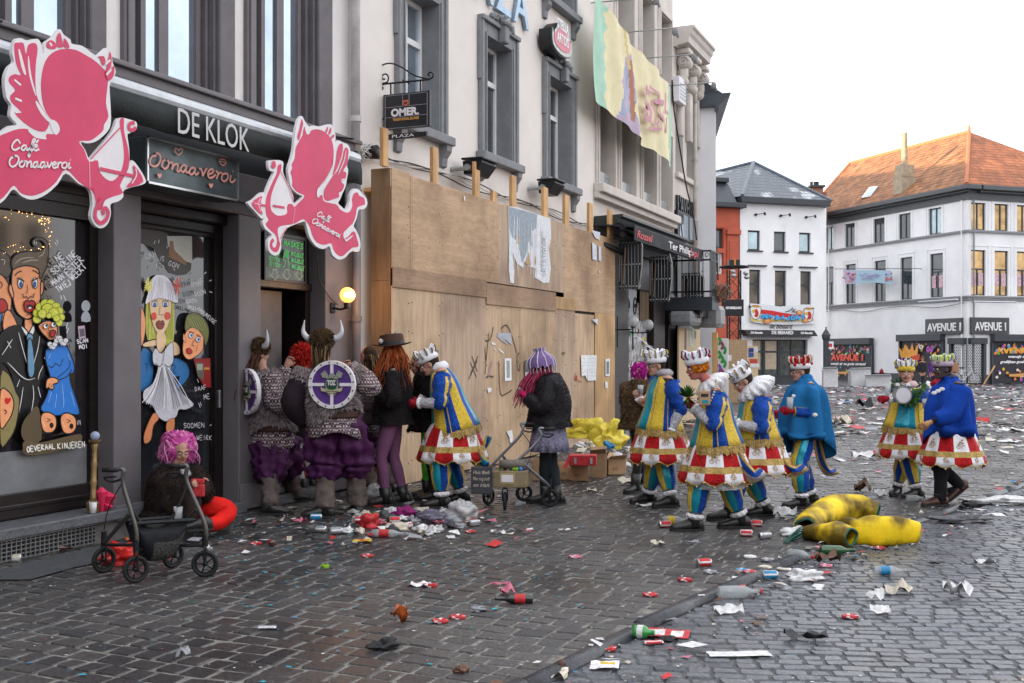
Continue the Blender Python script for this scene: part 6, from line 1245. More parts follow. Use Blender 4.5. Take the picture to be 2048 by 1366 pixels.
# ================================================================== GROUND
KP=[(700,1545),(1060,1366),(1290,1250),(1450,1178),(1560,1128),(1700,1082),(1930,1010),(2048,966),(2300,890)]
KW=[G(*p)for p in KP];KW=[KW[0]+(KW[0]-KW[1])*2]+KW+[KW[-1]+(KW[-1]-KW[-2])*6]
def kerb_side(x,y): # >0 : road side (to the right of the kerb line), arrays
 best=np.full(x.shape,1e9);side=np.zeros(x.shape)
 for a,b in zip(KW,KW[1:]):
  dx,dy=b.x-a.x,b.y-a.y;L2=dx*dx+dy*dy
  t=np.clip(((x-a.x)*dx+(y-a.y)*dy)/L2,0,1);qx,qy=x-a.x-t*dx,y-a.y-t*dy
  d=np.hypot(qx,qy);s_=np.sign(-(dx*qy-dy*qx));m_=d<best;best=np.where(m_,d,best);side=np.where(m_,s_,side)
 return best*side
def stone_mat(name,cols,rough):
 M=bpy.data.materials.new(name);M.use_nodes=True;nt=M.node_tree;b=nt.nodes["Principled BSDF"];l=nt.links.new
 at=nt.nodes.new("ShaderNodeAttribute");at.attribute_name="tone";rp=nt.nodes.new("ShaderNodeValToRGB")
 for i,c in enumerate(cols):
  e=rp.color_ramp.elements[i]if i<2 else rp.color_ramp.elements.new(.5)
  e.position=i/(len(cols)-1)if i<2 or True else .5;e.color=(*c,1)
 l(at.outputs["Fac"],rp.inputs[0]);tc=nt.nodes.new("ShaderNodeTexCoord")
 n1=nt.nodes.new("ShaderNodeTexNoise");n1.inputs["Scale"].default_value=45;n1.inputs["Detail"].default_value=6;l(tc.outputs["Object"],n1.inputs[0])
 n2=nt.nodes.new("ShaderNodeTexNoise");n2.inputs["Scale"].default_value=.7;n2.inputs["Detail"].default_value=5;l(tc.outputs["Object"],n2.inputs[0])
 r1=nt.nodes.new("ShaderNodeValToRGB");r1.color_ramp.elements[0].color=(.45,.45,.46,1);r1.color_ramp.elements[1].color=(1.6,1.6,1.6,1);r1.color_ramp.elements[0].position=.3;r1.color_ramp.elements[1].position=.7;l(n1.outputs[0],r1.inputs[0])
 r2=nt.nodes.new("ShaderNodeValToRGB");r2.color_ramp.elements[0].color=(.75,.75,.77,1);r2.color_ramp.elements[1].color=(1.25,1.25,1.25,1);r2.color_ramp.elements[0].position=.35;r2.color_ramp.elements[1].position=.65;l(n2.outputs[0],r2.inputs[0])
 m1=nt.nodes.new("ShaderNodeMixRGB");m1.blend_type='MULTIPLY';m1.inputs[0].default_value=1;m2=nt.nodes.new("ShaderNodeMixRGB");m2.blend_type='MULTIPLY';m2.inputs[0].default_value=1
 l(rp.outputs[0],m1.inputs[1]);l(r1.outputs[0],m1.inputs[2]);l(m1.outputs[0],m2.inputs[1]);l(r2.outputs[0],m2.inputs[2]);l(m2.outputs[0],b.inputs["Base Color"])
 mr=nt.nodes.new("ShaderNodeMapRange");mr.inputs[1].default_value=.35;mr.inputs[2].default_value=.65;mr.inputs[3].default_value=rough[0];mr.inputs[4].default_value=rough[1];l(n2.outputs[0],mr.inputs[0]);l(mr.outputs[0],b.inputs["Roughness"])
 bp=nt.nodes.new("ShaderNodeBump");bp.inputs["Strength"].default_value=.5;bp.inputs["Distance"].default_value=.008;l(n1.outputs[0],bp.inputs["Height"]);l(bp.outputs[0],b.inputs["Normal"])
 return M
NR=np.random.RandomState(11)
def setts(name,want_road,du,dv,ang,wave,zoff,M,dmax,label,gap=.011):
 ca,sa=math.cos(ang),math.sin(ang);lo,hi=-70,90
 cu,cv=CAM.x,CAM.y+25
 nv=int(110/dv);rows=[]
 for r in range(-nv//2,nv//2):
  n=int(110/du);w_=du*NR.uniform(.72,1.28,n);e=np.cumsum(w_)-55+NR.uniform(0,du)
  rows.append(np.stack([e[:-1],e[1:],np.full(n-1,r*dv),np.full(n-1,0.)],1))
 A=np.concatenate(rows);a0,a1,v0=A[:,0],A[:,1],A[:,2]
 def W(u,v):
  v=v+wave[0]*np.sin(u*wave[1]+.6*np.sin(v*.8))+.015*np.sin(u*3.1+v)
  return cu+u*ca-v*sa,cv+u*sa+v*ca
 mx_,my_=W((a0+a1)/2,v0+dv/2)
 rx,ry=mx_-CAM.x,my_-CAM.y;dep=rx*AX.x+ry*AX.y;lat=rx*RT.x+ry*RT.y
 ks=kerb_side(mx_,my_)
 ok=(dep>2.5)&(dep<dmax)&(np.abs(lat)<dep*.52+3.2)&(mx_>.0-(my_>36)*14)
 ok&=(ks>.06)if want_road else(ks<-.11)
 a0,a1,v0=a0[ok],a1[ok],v0[ok];n=len(a0);j=lambda s:NR.uniform(-s,s,n)
 g=gap;u0,u1,w0,w1=a0+g/2,a1-g/2,v0+g/2,v0+dv-g/2;L=.009
 cor=[(u0,w0),(u1,w0),(u1,w1),(u0,w1)];V=np.zeros((n,16,3));th=zoff+NR.uniform(-.004,.004,n)
 tx,ty=j(.03),j(.03);mu,mv=(u0+u1)/2,(w0+w1)/2
 for k,(u,v)in enumerate(cor):
  su,sv=np.sign(mu-u),np.sign(mv-v);u=u+j(.009);v=v+j(.009)
  ax=[(0,1),(1,0)]if k%2==0 else[(1,0),(0,1)]
  for q,(qa,qb)in enumerate(ax):
   c=.013
   x,y=W(u+su*c*qa,v+sv*c*qb);V[:,2*k+q,0]=x;V[:,2*k+q,1]=y;V[:,2*k+q,2]=zoff-.016
   uu,vv=u+su*(L+c*.6*qa),v+sv*(L+c*.6*qb);x,y=W(uu,vv);V[:,8+2*k+q,0]=x;V[:,8+2*k+q,1]=y;V[:,8+2*k+q,2]=th+(uu-mu)*tx+(vv-mv)*ty
 me=bpy.data.meshes.new(name);me.vertices.add(n*16);me.vertices.foreach_set("co",V.ravel())
 f=np.array([[i,(i+1)%8,8+(i+1)%8,8+i]for i in range(8)]);base=(np.arange(n)*16)[:,None,None]
 quads=(base+f[None]).reshape(n,32);top=(np.arange(n)*16)[:,None]+np.arange(8,16)[None]
 idx=np.concatenate([quads,top],1).ravel();lt=np.tile([4]*8+[8],n);ls=np.concatenate([[0],np.cumsum(lt)[:-1]])
 me.loops.add(len(idx));me.loops.foreach_set("vertex_index",idx.astype(np.int32));me.polygons.add(len(lt));me.polygons.foreach_set("loop_start",ls.astype(np.int32));me.polygons.foreach_set("loop_total",lt.astype(np.int32))
 me.polygons.foreach_set("use_smooth",[False]*len(lt));me.materials.append(M);me.update(calc_edges=True)
 at=me.attributes.new("tone",'FLOAT','POINT');at.data.foreach_set("value",np.repeat(NR.beta(2.2,2.2,n),16))
 o=bpy.data.objects.new(name,me);COL.objects.link(o);return tag(o,label,name,None,"structure")
PAVM=stone_mat("pavement_setts",[(.018,.020,.024),(.054,.050,.047),(.034,.034,.036)],(.26,.6))
ROADM=stone_mat("road_setts",[(.045,.054,.066),(.095,.10,.11),(.068,.077,.09)],(.24,.5))
DM=46
setts("pavement",False,.188,.165,0.0,(.05,.55),.0,PAVM,DM,"dark brown-grey stone setts of the pavement")
setts("road",True,.155,.105,R(16),(.07,1.15),-.03,ROADM,DM,"small blue-grey setts of the road laid in wavy courses")
m=MB();m.add([(-60,-60,-.014),(150,-60,-.014),(150,250,-.014),(-60,250,-.014)],[(0,1,2,3)])
MORT=mat("mortar",(.165,.157,.14),.8,var=.7,sc=14,bump=.4,bsc=60,detail=8)
g_=[]
def flat_poly(pts,z,name,M,label):m=MB();m.add([(p[0],p[1],z)for p in pts],[tuple(range(len(pts)))]);o=m.build(name,M);return tag(o,label,name,None,"structure")
left=[(-60,-60)]+[(p.x,p.y)for p in KW]+[(-60,250)]
right=[(p.x,p.y)for p in KW][::-1]+[(60,-60),(150,-60),(150,250),(60,250)]
flat_poly(right,-.037,"road_bed",mat("road_joint",(.07,.073,.078),.7,var=.5,sc=20,bump=.3),"grey grit between the road setts")
farm=stone_mat("far_setts",[(.06,.065,.075),(.06,.065,.075),(.06,.065,.075)],(.35,.6))
flat_poly([(-80,-80),(200,-80),(200,300),(-80,300)],-.050,"ground",MORT,"sandy bed under the setts")
flat_poly(left[::-1],-.0065,"pavement_bed",MORT,"pale sandy joints between the pavement setts")
c0,c1=cam2w(-40,DM-.2),cam2w(70,DM-.2);c2,c3=c1+AX*180,c0+AX*180
flat_poly([c0,c1,c2,c3],-.004,"far_square",farm,"distant grey cobbled square")
# kerb stones
kb=MB();path=KW[1:-1];prng=random.Random(2)
for a,b in zip(path,path[1:]):
 L=(b-a).length;n=max(1,int(L/.9));d=(b-a)/L;nn=Vector((-d.y,d.x,0))
 for i in range(n):
  p,q=a+d*(L*i/n+.012),a+d*(L*(i+1)/n-.012);z=.012+prng.uniform(-.004,.006);o_=nn*prng.uniform(-.01,.01)
  kb.rings([[(r+o_+nn*s_)[:2]+(zz,)if False else Vector(((r+o_+nn*s_).x,(r+o_+nn*s_).y,zz))for s_,zz in((-.03,-.05),(-.025,z-.035),(.0,z-.008),(.012,z),(.07,z),(.08,z-.010),(.085,-.05))]for r in(p,q)],0,True,True)
tag(kb.build("kerb",mat("kerb_stone",(.042,.046,.052),.35,var=.5,sc=6,bump=.4,bsc=40),None,True),"smooth worn blue-grey kerb stones between pavement and road","kerb",None,"structure")
t=flat_poly([G(150,1135,.006),G(360,1095,.006),G(400,1060,.006),G(230,1085,.006),G(20,1135,.006),G(-100,1160,.006),G(60,1160,.006)],.010,"drain_slab",mat("slab_grey",(.06,.065,.07),.5,var=.3,sc=12,bump=.3),"smooth grey slab at the foot of the cafe wall")
# ================================================================== LITTER
LC={'white':(.62,.62,.62),'cream':(.52,.47,.38),'red':(.45,.025,.03),'pink':(.50,.14,.20),'blue':(.02,.20,.40),'cyan':(.02,.30,.38),'grey':(.24,.25,.27),'brown':(.12,.06,.035),'orange':(.45,.10,.02),'yellow':(.55,.38,.02),'green':(.02,.14,.04),'black':(.012,.012,.014),'lime':(.25,.5,.03),'dark':(.05,.05,.055),'purple':(.12,.05,.2)}
LM={k:mat("litter_"+k,c,.5,var=.35,sc=18,bump=.25,bsc=50)for k,c in LC.items()}
def scatter(name,n,dlo,dhi,smin,smax,keys,wts,label,up=.3,clump=0.0,seed=1,kind="stuff",lim=None):
 r=np.random.RandomState(seed);d=np.sqrt(r.uniform(dlo**2,dhi**2,n))if dhi<30 else dlo+(dhi-dlo)*r.uniform(0,1,n)**.8
 lat=r.uniform(-.46,.48,n)*(d+2);x=CAM.x+RT.x*lat+AX.x*d;y=CAM.y+RT.y*lat+AX.y*d
 keep=(x>.12)|(y>40)
 if lim:keep&=lim(x,y,d,lat)
 if clump:
  nz=np.array([noise.noise(Vector((a*.45,b*.45,seed)))for a,b in zip(x,y)]);keep&=(nz+r.uniform(-.35,.35,n))>clump
 x,y=x[keep],y[keep];d=d[keep];n=len(x);s_=r.uniform(0,1,n)**2.2*(smax-smin)+smin;an=r.uniform(0,6.283,n);an2=an+1.57+r.uniform(-.5,.5,n);asp=r.uniform(.35,1,n)
 z0=np.where(kerb_side(x,y)>0,-.026,.006)+r.uniform(0,.004,n)
 V=np.zeros((n,4,3))
 for k,(a,b)in enumerate(((-1,-1),(1,-1),(1,1),(-1,1))):
  V[:,k,0]=x+s_*(a*np.cos(an)+b*asp*np.cos(an2))*r.uniform(.6,1.2,n);V[:,k,1]=y+s_*(a*np.sin(an)+b*asp*np.sin(an2))*r.uniform(.6,1.2,n);V[:,k,2]=z0+s_*r.uniform(0,up,n)
 me=bpy.data.meshes.new(name);me.vertices.add(n*4);me.vertices.foreach_set("co",V.ravel());me.loops.add(n*4);me.loops.foreach_set("vertex_index",np.arange(n*4,dtype=np.int32))
 me.polygons.add(n);me.polygons.foreach_set("loop_start",np.arange(0,n*4,4,dtype=np.int32));me.polygons.foreach_set("loop_total",np.full(n,4,dtype=np.int32))
 for k in keys:me.materials.append(LM[k])
 me.polygons.foreach_set("material_index",r.choice(len(keys),n,p=np.array(wts)/sum(wts)).astype(np.int32));me.update(calc_edges=True)
 o=bpy.data.objects.new(name,me);COL.objects.link(o);return tag(o,label,name.replace("_"," "),None,kind)
scatter("confetti",26000,5.2,28,.002,.0105,['white','cream','cyan','grey','pink','red','brown'],[9,6,2.2,3,.7,.5,2],"tiny paper flecks trodden into the cobbles in the foreground",.2,-.25,5)
scatter("blue_confetti",3500,5.2,14,.005,.022,['cyan','blue'],[5,1],"turquoise paper scraps trodden flat between the near setts",.1,.12,8,lim=lambda x,y,d,lat:lat<.5)
scatter("trodden_paper",2400,8,30,.012,.08,['white','cream','grey','red','pink','brown','blue','dark'],[6,4,4,1.3,1,2,.5,2],"small flat scraps of paper and card spread over the mid distance",.5,-.05,6,lim=lambda x,y,d,lat:d>11)
scatter("square_litter",26000,18,66,.02,.16,['white','cream','grey','red','pink','brown','blue','dark','green','yellow'],[13,6,5,2.6,2,2.2,.6,1.2,.4,.3],"carpet of carnival rubbish over the distant square",.5,-.14,4)
scatter("shopfront_litter",1100,30,68,.06,.28,['white','cream','grey','red','brown','dark'],[10,5,3,1.2,2,.4],"larger paper and card heaps in front of the far buildings",.35,.18,9,lim=lambda x,y,d,lat:d>44)
scatter("kerb_litter",4200,5.5,15,.006,.055,['white','cream','grey','red','brown','blue','pink'],[9,4,3,2,2,.7,1],"torn paper gathered in the gutter along the kerb",.8,0,10,lim=lambda x,y,d,lat:(lambda k:(k>-.15)&(k<.55))(kerb_side(x,y)))
scatter("wall_litter",1500,8,20,.01,.07,['white','cream','grey','red','brown','pink','dark'],[6,4,4,2,2,2,3],"rubbish swept along the foot of the hoarding behind the crowd",.9,0,12,lim=lambda x,y,d,lat:(x<2.3)&(x>.45)&(y>7.5))
scatter("feet_litter",1100,9,13,.01,.07,['white','cream','grey','red','brown','pink','dark','green'],[7,4,5,3,2,1.5,3,.6],"trampled wrappers between the waiting people's feet",.9,0,13,lim=lambda x,y,d,lat:(np.abs(lat+1.35+(d-11)*.15)<1.5)&(d>10)&(d<12.2))
GLS={k:mat("bottle_"+k,c,.12,var=.1,spec=.8,alpha=a)for k,c,a in(('brown',(.05,.015,.006),1),('green',(.01,.07,.015),1),('clear',(.42,.46,.47),.5),('black',(.008,.01,.008),1),('lime',(.02,.25,.04),1))}
PLA=mat("plastic_bag_clear",(.50,.50,.50),.25,var=.3,sc=9,alpha=.72,bump=.6,bsc=14,spec=.8)
def gz(px,py):
 p=G(px,py);return p if kerb_side(np.array([p.x]),np.array([p.y]))[0]<0 else G(px,py,-.028)
def lathe(mb,o,ax,prof,n=10,mi=0,mif=None,squash=1.0):
 ax=ax.normalized();s=ax.cross(UP);s=s.normalized()if s.length>.01 else Vector((1,0,0));t=s.cross(ax)
 mb.rings([[o+ax*d+(s*math.cos(a)+t*math.sin(a)*squash)*r for a in[6.2832*k/n for k in range(n)]]for d,r in prof],mi,True,True,mif=mif)
def hd_(deg):return RT*math.cos(R(deg))+AX*math.sin(R(deg))
CANB=mat("can_alu",(.55,.55,.57),.3,.85,var=.15)
def can(px,py,col,deg,label,crushed=False):
 p=gz(px,py);ax=hd_(deg);r=.033;m=MB()
 sq=.35 if crushed else 1.0;p=p+UP*(r*sq)
 lathe(m,p-ax*.06,ax,[(0,.024),(.002,.027),(.008,.0325),(.012,.033),(.07 if crushed else .06,.026 if crushed else .033),(.108,.033),(.118,.027),(.120,.026)],14,0,lambda i,j:(3 if(j*5+int(px))%7<2 else 0)if 1<i<5 else 1,sq)
 lathe(m,p+ax*.0605,ax,[(0,.021),(.001,.020)],10,2);return tag(m.build("drinks_can",[LM[col],CANB,LM['dark'],LM['white' if col!='white' else 'red']],None,True,org=p),label,"can","drinks cans on the ground")
def flatcan(px,py,col,label,r=.045):
 p=gz(px,py)+UP*.008;m=MB();rg=random.Random(px+py);n=14;a0=rg.uniform(0,3)
 for k,(f,z)in enumerate(((1,0),)):
  ring=[[p+(RT*math.cos(6.283*i/n)*r*1.25+AX*math.sin(6.283*i/n)*r*.95)*s_*rg.uniform(.93,1.06)+UP*(zz+rg.uniform(-.002,.003))for i in range(n)]for s_,zz in((.9,-.006),(1,.002),(.93,.012),(.55,.008))]
 m.rings(ring,0,True,True,mif=lambda i,j:1 if(j+i)%5==0 else 0);return tag(m.build("flattened_can",[LM[col],LM['white']],None,False,org=p),label,"can","flattened cans on the ground")
def bottle(px,py,kind,deg,label,L=.24,r=.032,lab=None,cap=None):
 p=gz(px,py)+UP*r;ax=hd_(deg);m=MB();p0=p-ax*L/2
 lathe(m,p0,ax,[(0,r*.8),(.006,r),(L*.18,r),(L*.20,r*1.01),(L*.48,r*1.01),(L*.5,r),(L*.58,r*.98),(L*.68,r*.7),(L*.76,r*.42),(L*.95,r*.36),(L*.955,r*.44),(L,r*.42)],14,0,lambda i,j:1 if(lab and i==3)else(2 if i>=9 and cap else 0))
 return tag(m.build("bottle",[GLS[kind],LM[lab or 'white'],LM[cap or 'white']],None,True,org=p),label,"bottle","bottles on the ground")
def sheet(px,py,w_,h_,col,deg,label,cat="paper",crum=.02,name="paper_sheet",z=.006,edge=.18,n=6,M=None,pic=None):
 p=gz(px,py)+UP*z;ax=hd_(deg);ay=UP.cross(ax);rg=random.Random(px*3+py);vs=[];fs=[]
 for i in range(n+1):
  for j in range(n+1):
   a,b=i/n-.5,j/n-.5;ed=edge*.12 if(i in(0,n)or j in(0,n))else .0
   hz=crum*(noise.noise(Vector((a*3.2,b*3.2,px*.31)))+.5)*1.2
   vs.append(p+ax*w_*(a+rg.uniform(-ed,ed))+ay*h_*(b+rg.uniform(-ed,ed))+UP*max(0,hz))
 for i in range(n):
  for j in range(n):k=i*(n+1)+j;fs.append((k,k+n+1,k+n+2,k+1))
 ms=[pic(i/n,j/n)if pic else 0 for i in range(n)for j in range(n)]
 m=MB();m.add(vs,fs,ms);return tag(m.build(name,M or[LM[col],LM['red'],LM['grey'],LM['yellow'],LM['orange']],None,crum>.03,org=p,fix=False),label,cat,"paper and wrappers on the ground" if cat=="paper" else None)
def blob(px,py,sx,sy,sz,M,label,cat,name,dn=.9,n=26,k=18,deg=0,sd=None,mif=None,sub=None):
 p=gz(px,py);ax=hd_(deg);ay=UP.cross(ax);m=MB();sd=sd if sd is not None else px*.37;rings=[]
 for i in range(k+1):
  th=math.pi*min(max(i/k,.02),.98);ring=[]
  for j in range(n):
   ph=6.2832*j/n;q=Vector((math.sin(th)*math.cos(ph),math.sin(th)*math.sin(ph),-math.cos(th)))
   f=1+dn*(noise.noise(q*1.6+Vector((sd,0,0)))*.6+.5*(.3-abs(noise.noise(q*4+Vector((0,sd,0))))))
   z=q.z*sz*f;ring.append(p+ax*q.x*sx*f+ay*q.y*sy*f+UP*max(.002,z+sz*.55))
  rings.append(ring)
 m.rings(rings,0,True,True,mif=mif);return tag(m.build(name,M if isinstance(M,list)else[M],None,True,org=p,fix=False),label,cat)
for a in((1408,1133,'red',15,"upright-faced red can lying alone left of the kerb, end towards the camera"),(1492,1073,'red',170,"dented red can beside the striding man's rear boot"),(1530,1078,'grey',200,"red and grey can end-on, right of the dented red can"),(1512,1053,'red',175,"red can just behind the striding man's boot"),(1330,1055,'red',190,"red can beside the lemonade bottle in front of the striding man"),(1540,1158,'blue',0,"light blue can on the kerb"),(642,1065,'grey',160,"silver-ended can in front of the right-hand viking"),(672,1068,'grey',20,"second silver can in front of the right-hand viking"),(28,1124,'cream',190,"pale can with bronze end at the left edge"),(948,1052,'grey',30,"silver can beside the clear bag"),(1306,1288,'red',10,"crushed red can by the green bottle in the gutter"),(534,1258,'grey',5,"crushed silver can alone on the near setts"),(790,1046,'red',10,"red and white can in the litter heap"),(720,1046,'red',185,"bright red can at the left of the litter heap"),(815,1058,'white',60,"white can standing out of the litter heap"),(1568,1141,'cream',150,"crushed cream and black can above the blue can"),(632,1040,'blue',10,"small pale blue can at the right-hand viking's boot")):can(*a,crushed='crushed' in a[4])
for a in((1150,1116,'pink',"flattened pink can in open setts"),(1370,1162,'red',"flattened red can just left of the kerb line"),(1300,1192,'red',"flattened red can lower down on the setts"),(1478,1176,'red',"flattened red and white can on the kerb"),(1500,1146,'red',"flattened red can beside the blue one"),(1484,1143,'blue',"flattened blue can left of the kerb"),(1420,1146,'grey',"flattened purple-grey can near the red standing-face can"),(735,1114,'red',"flattened red can below the yellow packet"),(512,1089,'red',"flattened red can left of the small bottle"),(880,1245,'red',"left one of the two flattened red cans end to end"),(915,1237,'red',"right one of the two flattened red cans end to end"),(860,1173,'red',"flattened red can touching the white card"),(1652,1134,'pink',"flattened pink can by the dark green bottle"),(1632,1157,'red',"flattened red can right of the white bag"),(1535,1122,'grey',"flattened grey can uphill of the kerb"),(1500,1116,'white',"flattened white can uphill of the kerb"),(1530,1137,'cream',"flattened cream can beside the kerb end"),(1215,1300,'red',"crumpled red can in the gutter near the ball"),(1758,1098,'red',"flattened red can under the banana tip"),(940,1065,'red',"flattened red can under the clear bag"),(1700,1236,'red',"tiny flat red can on the road")):flatcan(*a)
for a,k in(((1028,1207,'black',178,"dark beer bottle with red label on the near setts"),dict(L=.26,r=.033,lab='red')),((115,1104,'brown',8,"brown bottle with red label by the wall grille"),dict(L=.25,r=.035,lab='red')),((542,1092,'brown',120,"small brown bottle standing tilted left of the centre"),dict(L=.10,r=.03,lab='red')),((1675,1110,'green',0,"dark green wine bottle right of the soft drink bottle"),dict(L=.30,r=.042)),((1602,1120,'clear',125+180,"clear soft drink bottle with red cap and green dregs"),dict(L=.26,r=.042,cap='red')),((1480,1196,'clear',5,"large crushed clear bottle along the kerb"),dict(L=.32,r=.045,cap='red')),((1955,1015,'black',-12,"black champagne bottle right of the blue-caped man"),dict(L=.32,r=.042,lab='dark')),((1352,1050,'clear',-15,"clear bottle with yellow label and lime cap by the boot"),dict(L=.26,r=.045,lab='yellow',cap='lime')),((1288,1277,'lime',-20,"bright green bottle with white label in the gutter"),dict(L=.13,r=.04,lab='white')),((470,998,'black',175,"dark bottle with printed label lying on the doorstep"),dict(L=.22,r=.03,lab='dark')),((780,1075,'clear',-5,"crushed clear bottle with red label in front of the heap"),dict(L=.34,r=.038,lab='red')),((1040,1012,'clear',35,"clear bottle under the rollator of the lampshade woman"),dict(L=.15,r=.03)),((1830,1003,'clear',5,"clear bottle behind the laughing man's boots"),dict(L=.2,r=.04)),((1780,1150,'clear',0,"squashed clear bottle with blue label on the road"),dict(L=.26,r=.035,lab='blue'))):
 bottle(*a,**k)
CARDP=lambda a,b:1 if(a<.12 or a>.85 or b<.1 or b>.82)or abs(a-.5)<.08 else 0
for a,k in(((1478,1310,.36,.11,'white',2,"long blank white card on the road"),dict(crum=.004,edge=.05)),((1330,1270,.30,.20,'white',-12,"white printed sheet with red border in the gutter"),dict(crum=.012,edge=.05,n=8,pic=CARDP)),((1612,1278,.26,.07,'dark',0,"dark folded card on the road"),dict(crum=.05)),((838,1172,.15,.12,'white',-10,"white card touching a flattened can"),dict(crum=.02)),((725,1085,.16,.11,'yellow',-8,"yellow and orange snack packet"),dict(crum=.02,pic=lambda a,b:4 if .25<a<.7 and .25<b<.75 else 0)),((1118,1352,.10,.16,'cream',-5,"crumpled receipt at the bottom edge"),dict(crum=.03)),((1210,1335,.16,.13,'white',-8,"white card with a small yellow picture at the bottom"),dict(crum=.02,pic=lambda a,b:3 if .3<a<.7 and .3<b<.7 else 0)),((1455,1228,.20,.07,'white',12,"white curled carton beside the gutter"),dict(crum=.05)),((1378,1090,.17,.05,'grey',0,"pale grey curved card in front of the striding man"),dict(crum=.03)),((1315,1092,.12,.05,'cream',-8,"cream and blue wrapper left of the grey curved card"),dict(crum=.04)),((928,1105,.13,.03,'grey',-12,"thin pale strip on the setts"),dict(crum=.02)),((996,1068,.14,.05,'white',-5,"black and white crumpled wrapper right of the bag"),dict(crum=.03)),((1128,1063,.12,.04,'white',5,"narrow white paper strip in mid setts"),dict(crum=.02)),((1000,1171,.16,.02,'pink',15,"thin pink ribbon on the near setts"),dict(crum=.02)),((1015,1190,.10,.06,'pink',20,"crumpled pink glove-like rag near the dark bottle"),dict(crum=.06)),((800,1247,.10,.08,'orange',40,"folded orange paper on the near setts"),dict(crum=.09)),((650,1139,.07,.03,'lime',-20,"small lime green lighter-like scrap"),dict(crum=.03)),((1655,1128,.20,.10,'brown',10,"crushed brown carton beside the dark green bottle"),dict(crum=.09)),((1795,1187,.20,.10,'cream',0,"crumpled cream paper on the road"),dict(crum=.08)),((1750,1202,.12,.06,'white',-20,"white crumpled cup on the road"),dict(crum=.06)),((1760,1230,.13,.08,'white',-10,"folded white napkin lower on the road"),dict(crum=.05)),((1915,1192,.20,.10,'white',10,"torn translucent plastic piece on the right of the road"),dict(crum=.10)),((1870,1130,.14,.03,'dark',0,"thin dark strip on the road"),dict(crum=.02)),((1968,1132,.18,.06,'white',-6,"white and blue wrapper near the right edge"),dict(crum=.05)),((1725,985,.20,.12,'brown',-8,"brown leather-like scrap behind the banana costume"),dict(crum=.12)),((1760,995,.14,.10,'white',0,"white tissue beside the brown leather-like scrap"),dict(crum=.08)),((1570,1035,.24,.12,'white',-10,"white carton behind the banana's left tip"),dict(crum=.10)),((1600,1128,.05,.05,'dark',0,"small dark scrap beside the kerb right of the cans"),dict(crum=.03)),((1262,970,.34,.16,'cream',-8,"large cream plastic sheet left of the first costumed man"),dict(crum=.08)),((1183,985,.12,.10,'cream',0,"pale tan scrap in front of the cardboard boxes"),dict(crum=.04)),((1290,1013,.20,.05,'white',-5,"white paper under the first costumed man's toe"),dict(crum=.03)),((1685,853,.45,.3,'cream',0,"heaped cream cloth on the open square"),dict(crum=.25)),((1640,915,.3,.1,'pink',0,"pink scrap on the open square"),dict(crum=.05)),((1955,845,.55,.25,'red',0,"red cloth lying right of the blue-caped man"),dict(crum=.10)),((1728,818,.5,.35,'black',0,"black garment on the open square left of the laughing man"),dict(crum=.3)),((1735,917,.5,.15,'white',8,"white and red banner scrap left of the laughing man's skirt"),dict(crum=.10,pic=lambda a,b:1 if a>.6 else 0)),((330,1123,.1,.06,'red',0,"red scrap behind the near rollator wheel"),dict(crum=.04)),((262,1085,.1,.06,'orange',0,"orange peel-like scrap behind the near rollator"),dict(crum=.04)),((416,1105,.06,.04,'white',-10,"small white and blue box right of the near rollator"),dict(crum=.05)),((68,1110,.08,.05,'white',5,"white cigarette packet below the wall grille"),dict(crum=.04)),((600,1048,.14,.08,'pink',-10,"pink and green wrapper in front of the left viking"),dict(crum=.05)),((366,1320,.08,.06,'grey',20,"grey-white crumpled tissue near the bottom left"),dict(crum=.05))):
 sheet(*a,**k)
blob(925,1040,.14,.12,.13,PLA,"crumpled clear plastic bag at the right end of the litter heap","plastic bag","plastic_bag",1.2)
blob(748,1002,.16,.12,.11,PLA,"clear plastic bag behind the right viking's boots","plastic bag","plastic_bag",1.2)
blob(738,1055,.09,.07,.09,LM['red'],"small bright red plastic bag in the litter heap","plastic bag","plastic_bag",1.3)
blob(865,1045,.15,.10,.07,mat("grey_knit",(.13,.12,.16),.9,var=.6,sc=30,bump=1,bsc=30),"tangled grey-violet scarf in the litter heap","scarf","scarf",1.0)
blob(808,1032,.11,.08,.06,mat("magenta_wig",(.22,.01,.12),.8,var=.6,sc=40,bump=1,bsc=40),"magenta wig lying in the litter heap","wig","wig",1.1)
blob(770,1298,.085,.035,.035,LM['black'],"black crumpled plastic bag at the bottom of the near setts","plastic bag","plastic_bag",1.4,deg=15)
blob(955,1222,.05,.03,.02,LM['grey'],"dark matted cloth scrap beside the dark beer bottle","rag","rag",1.3)
blob(925,1345,.035,.035,.025,LM['brown'],"brown withered scrap at the bottom edge","rag","rag",1.3)
blob(1610,1160,.13,.07,.05,LM['white'],"white plastic bag on the kerb by the soft drink bottle","plastic bag","plastic_bag",1.2)
blob(1124,1332,.024,.024,.024,mat("ball_brown",(.09,.045,.04),.6),"small brown ball on the kerb at the bottom edge","ball","ball",.05,14,10)
blob(1925,1045,.26,.08,.05,mat("grey_rag",(.12,.12,.13),.8,var=.5,sc=20),"grey rag right of the blue-caped man's boots","rag","rag",1.2)
blob(1600,1070,.16,.06,.05,LM['white'],"white and black wrapper heap beside the banana's left tip","wrapper","wrapper",1.3)
blob(2020,1008,.4,.12,.05,LM['white'],"white plastic heap on the kerb at the right edge","plastic bag","plastic_bag",1.2)
blob(1335,1282,.05,.03,.02,LM['black'],"black rubber scrap in the gutter","rag","rag",1.2)
blob(790,1063,.11,.06,.05,LM['cream'],"crumpled beige paper cloth in the litter heap","paper","crumpled_paper",1.2)
blob(772,1044,.10,.06,.06,LM['dark'],"dark crushed packaging in the litter heap","packaging","packaging",1.3)
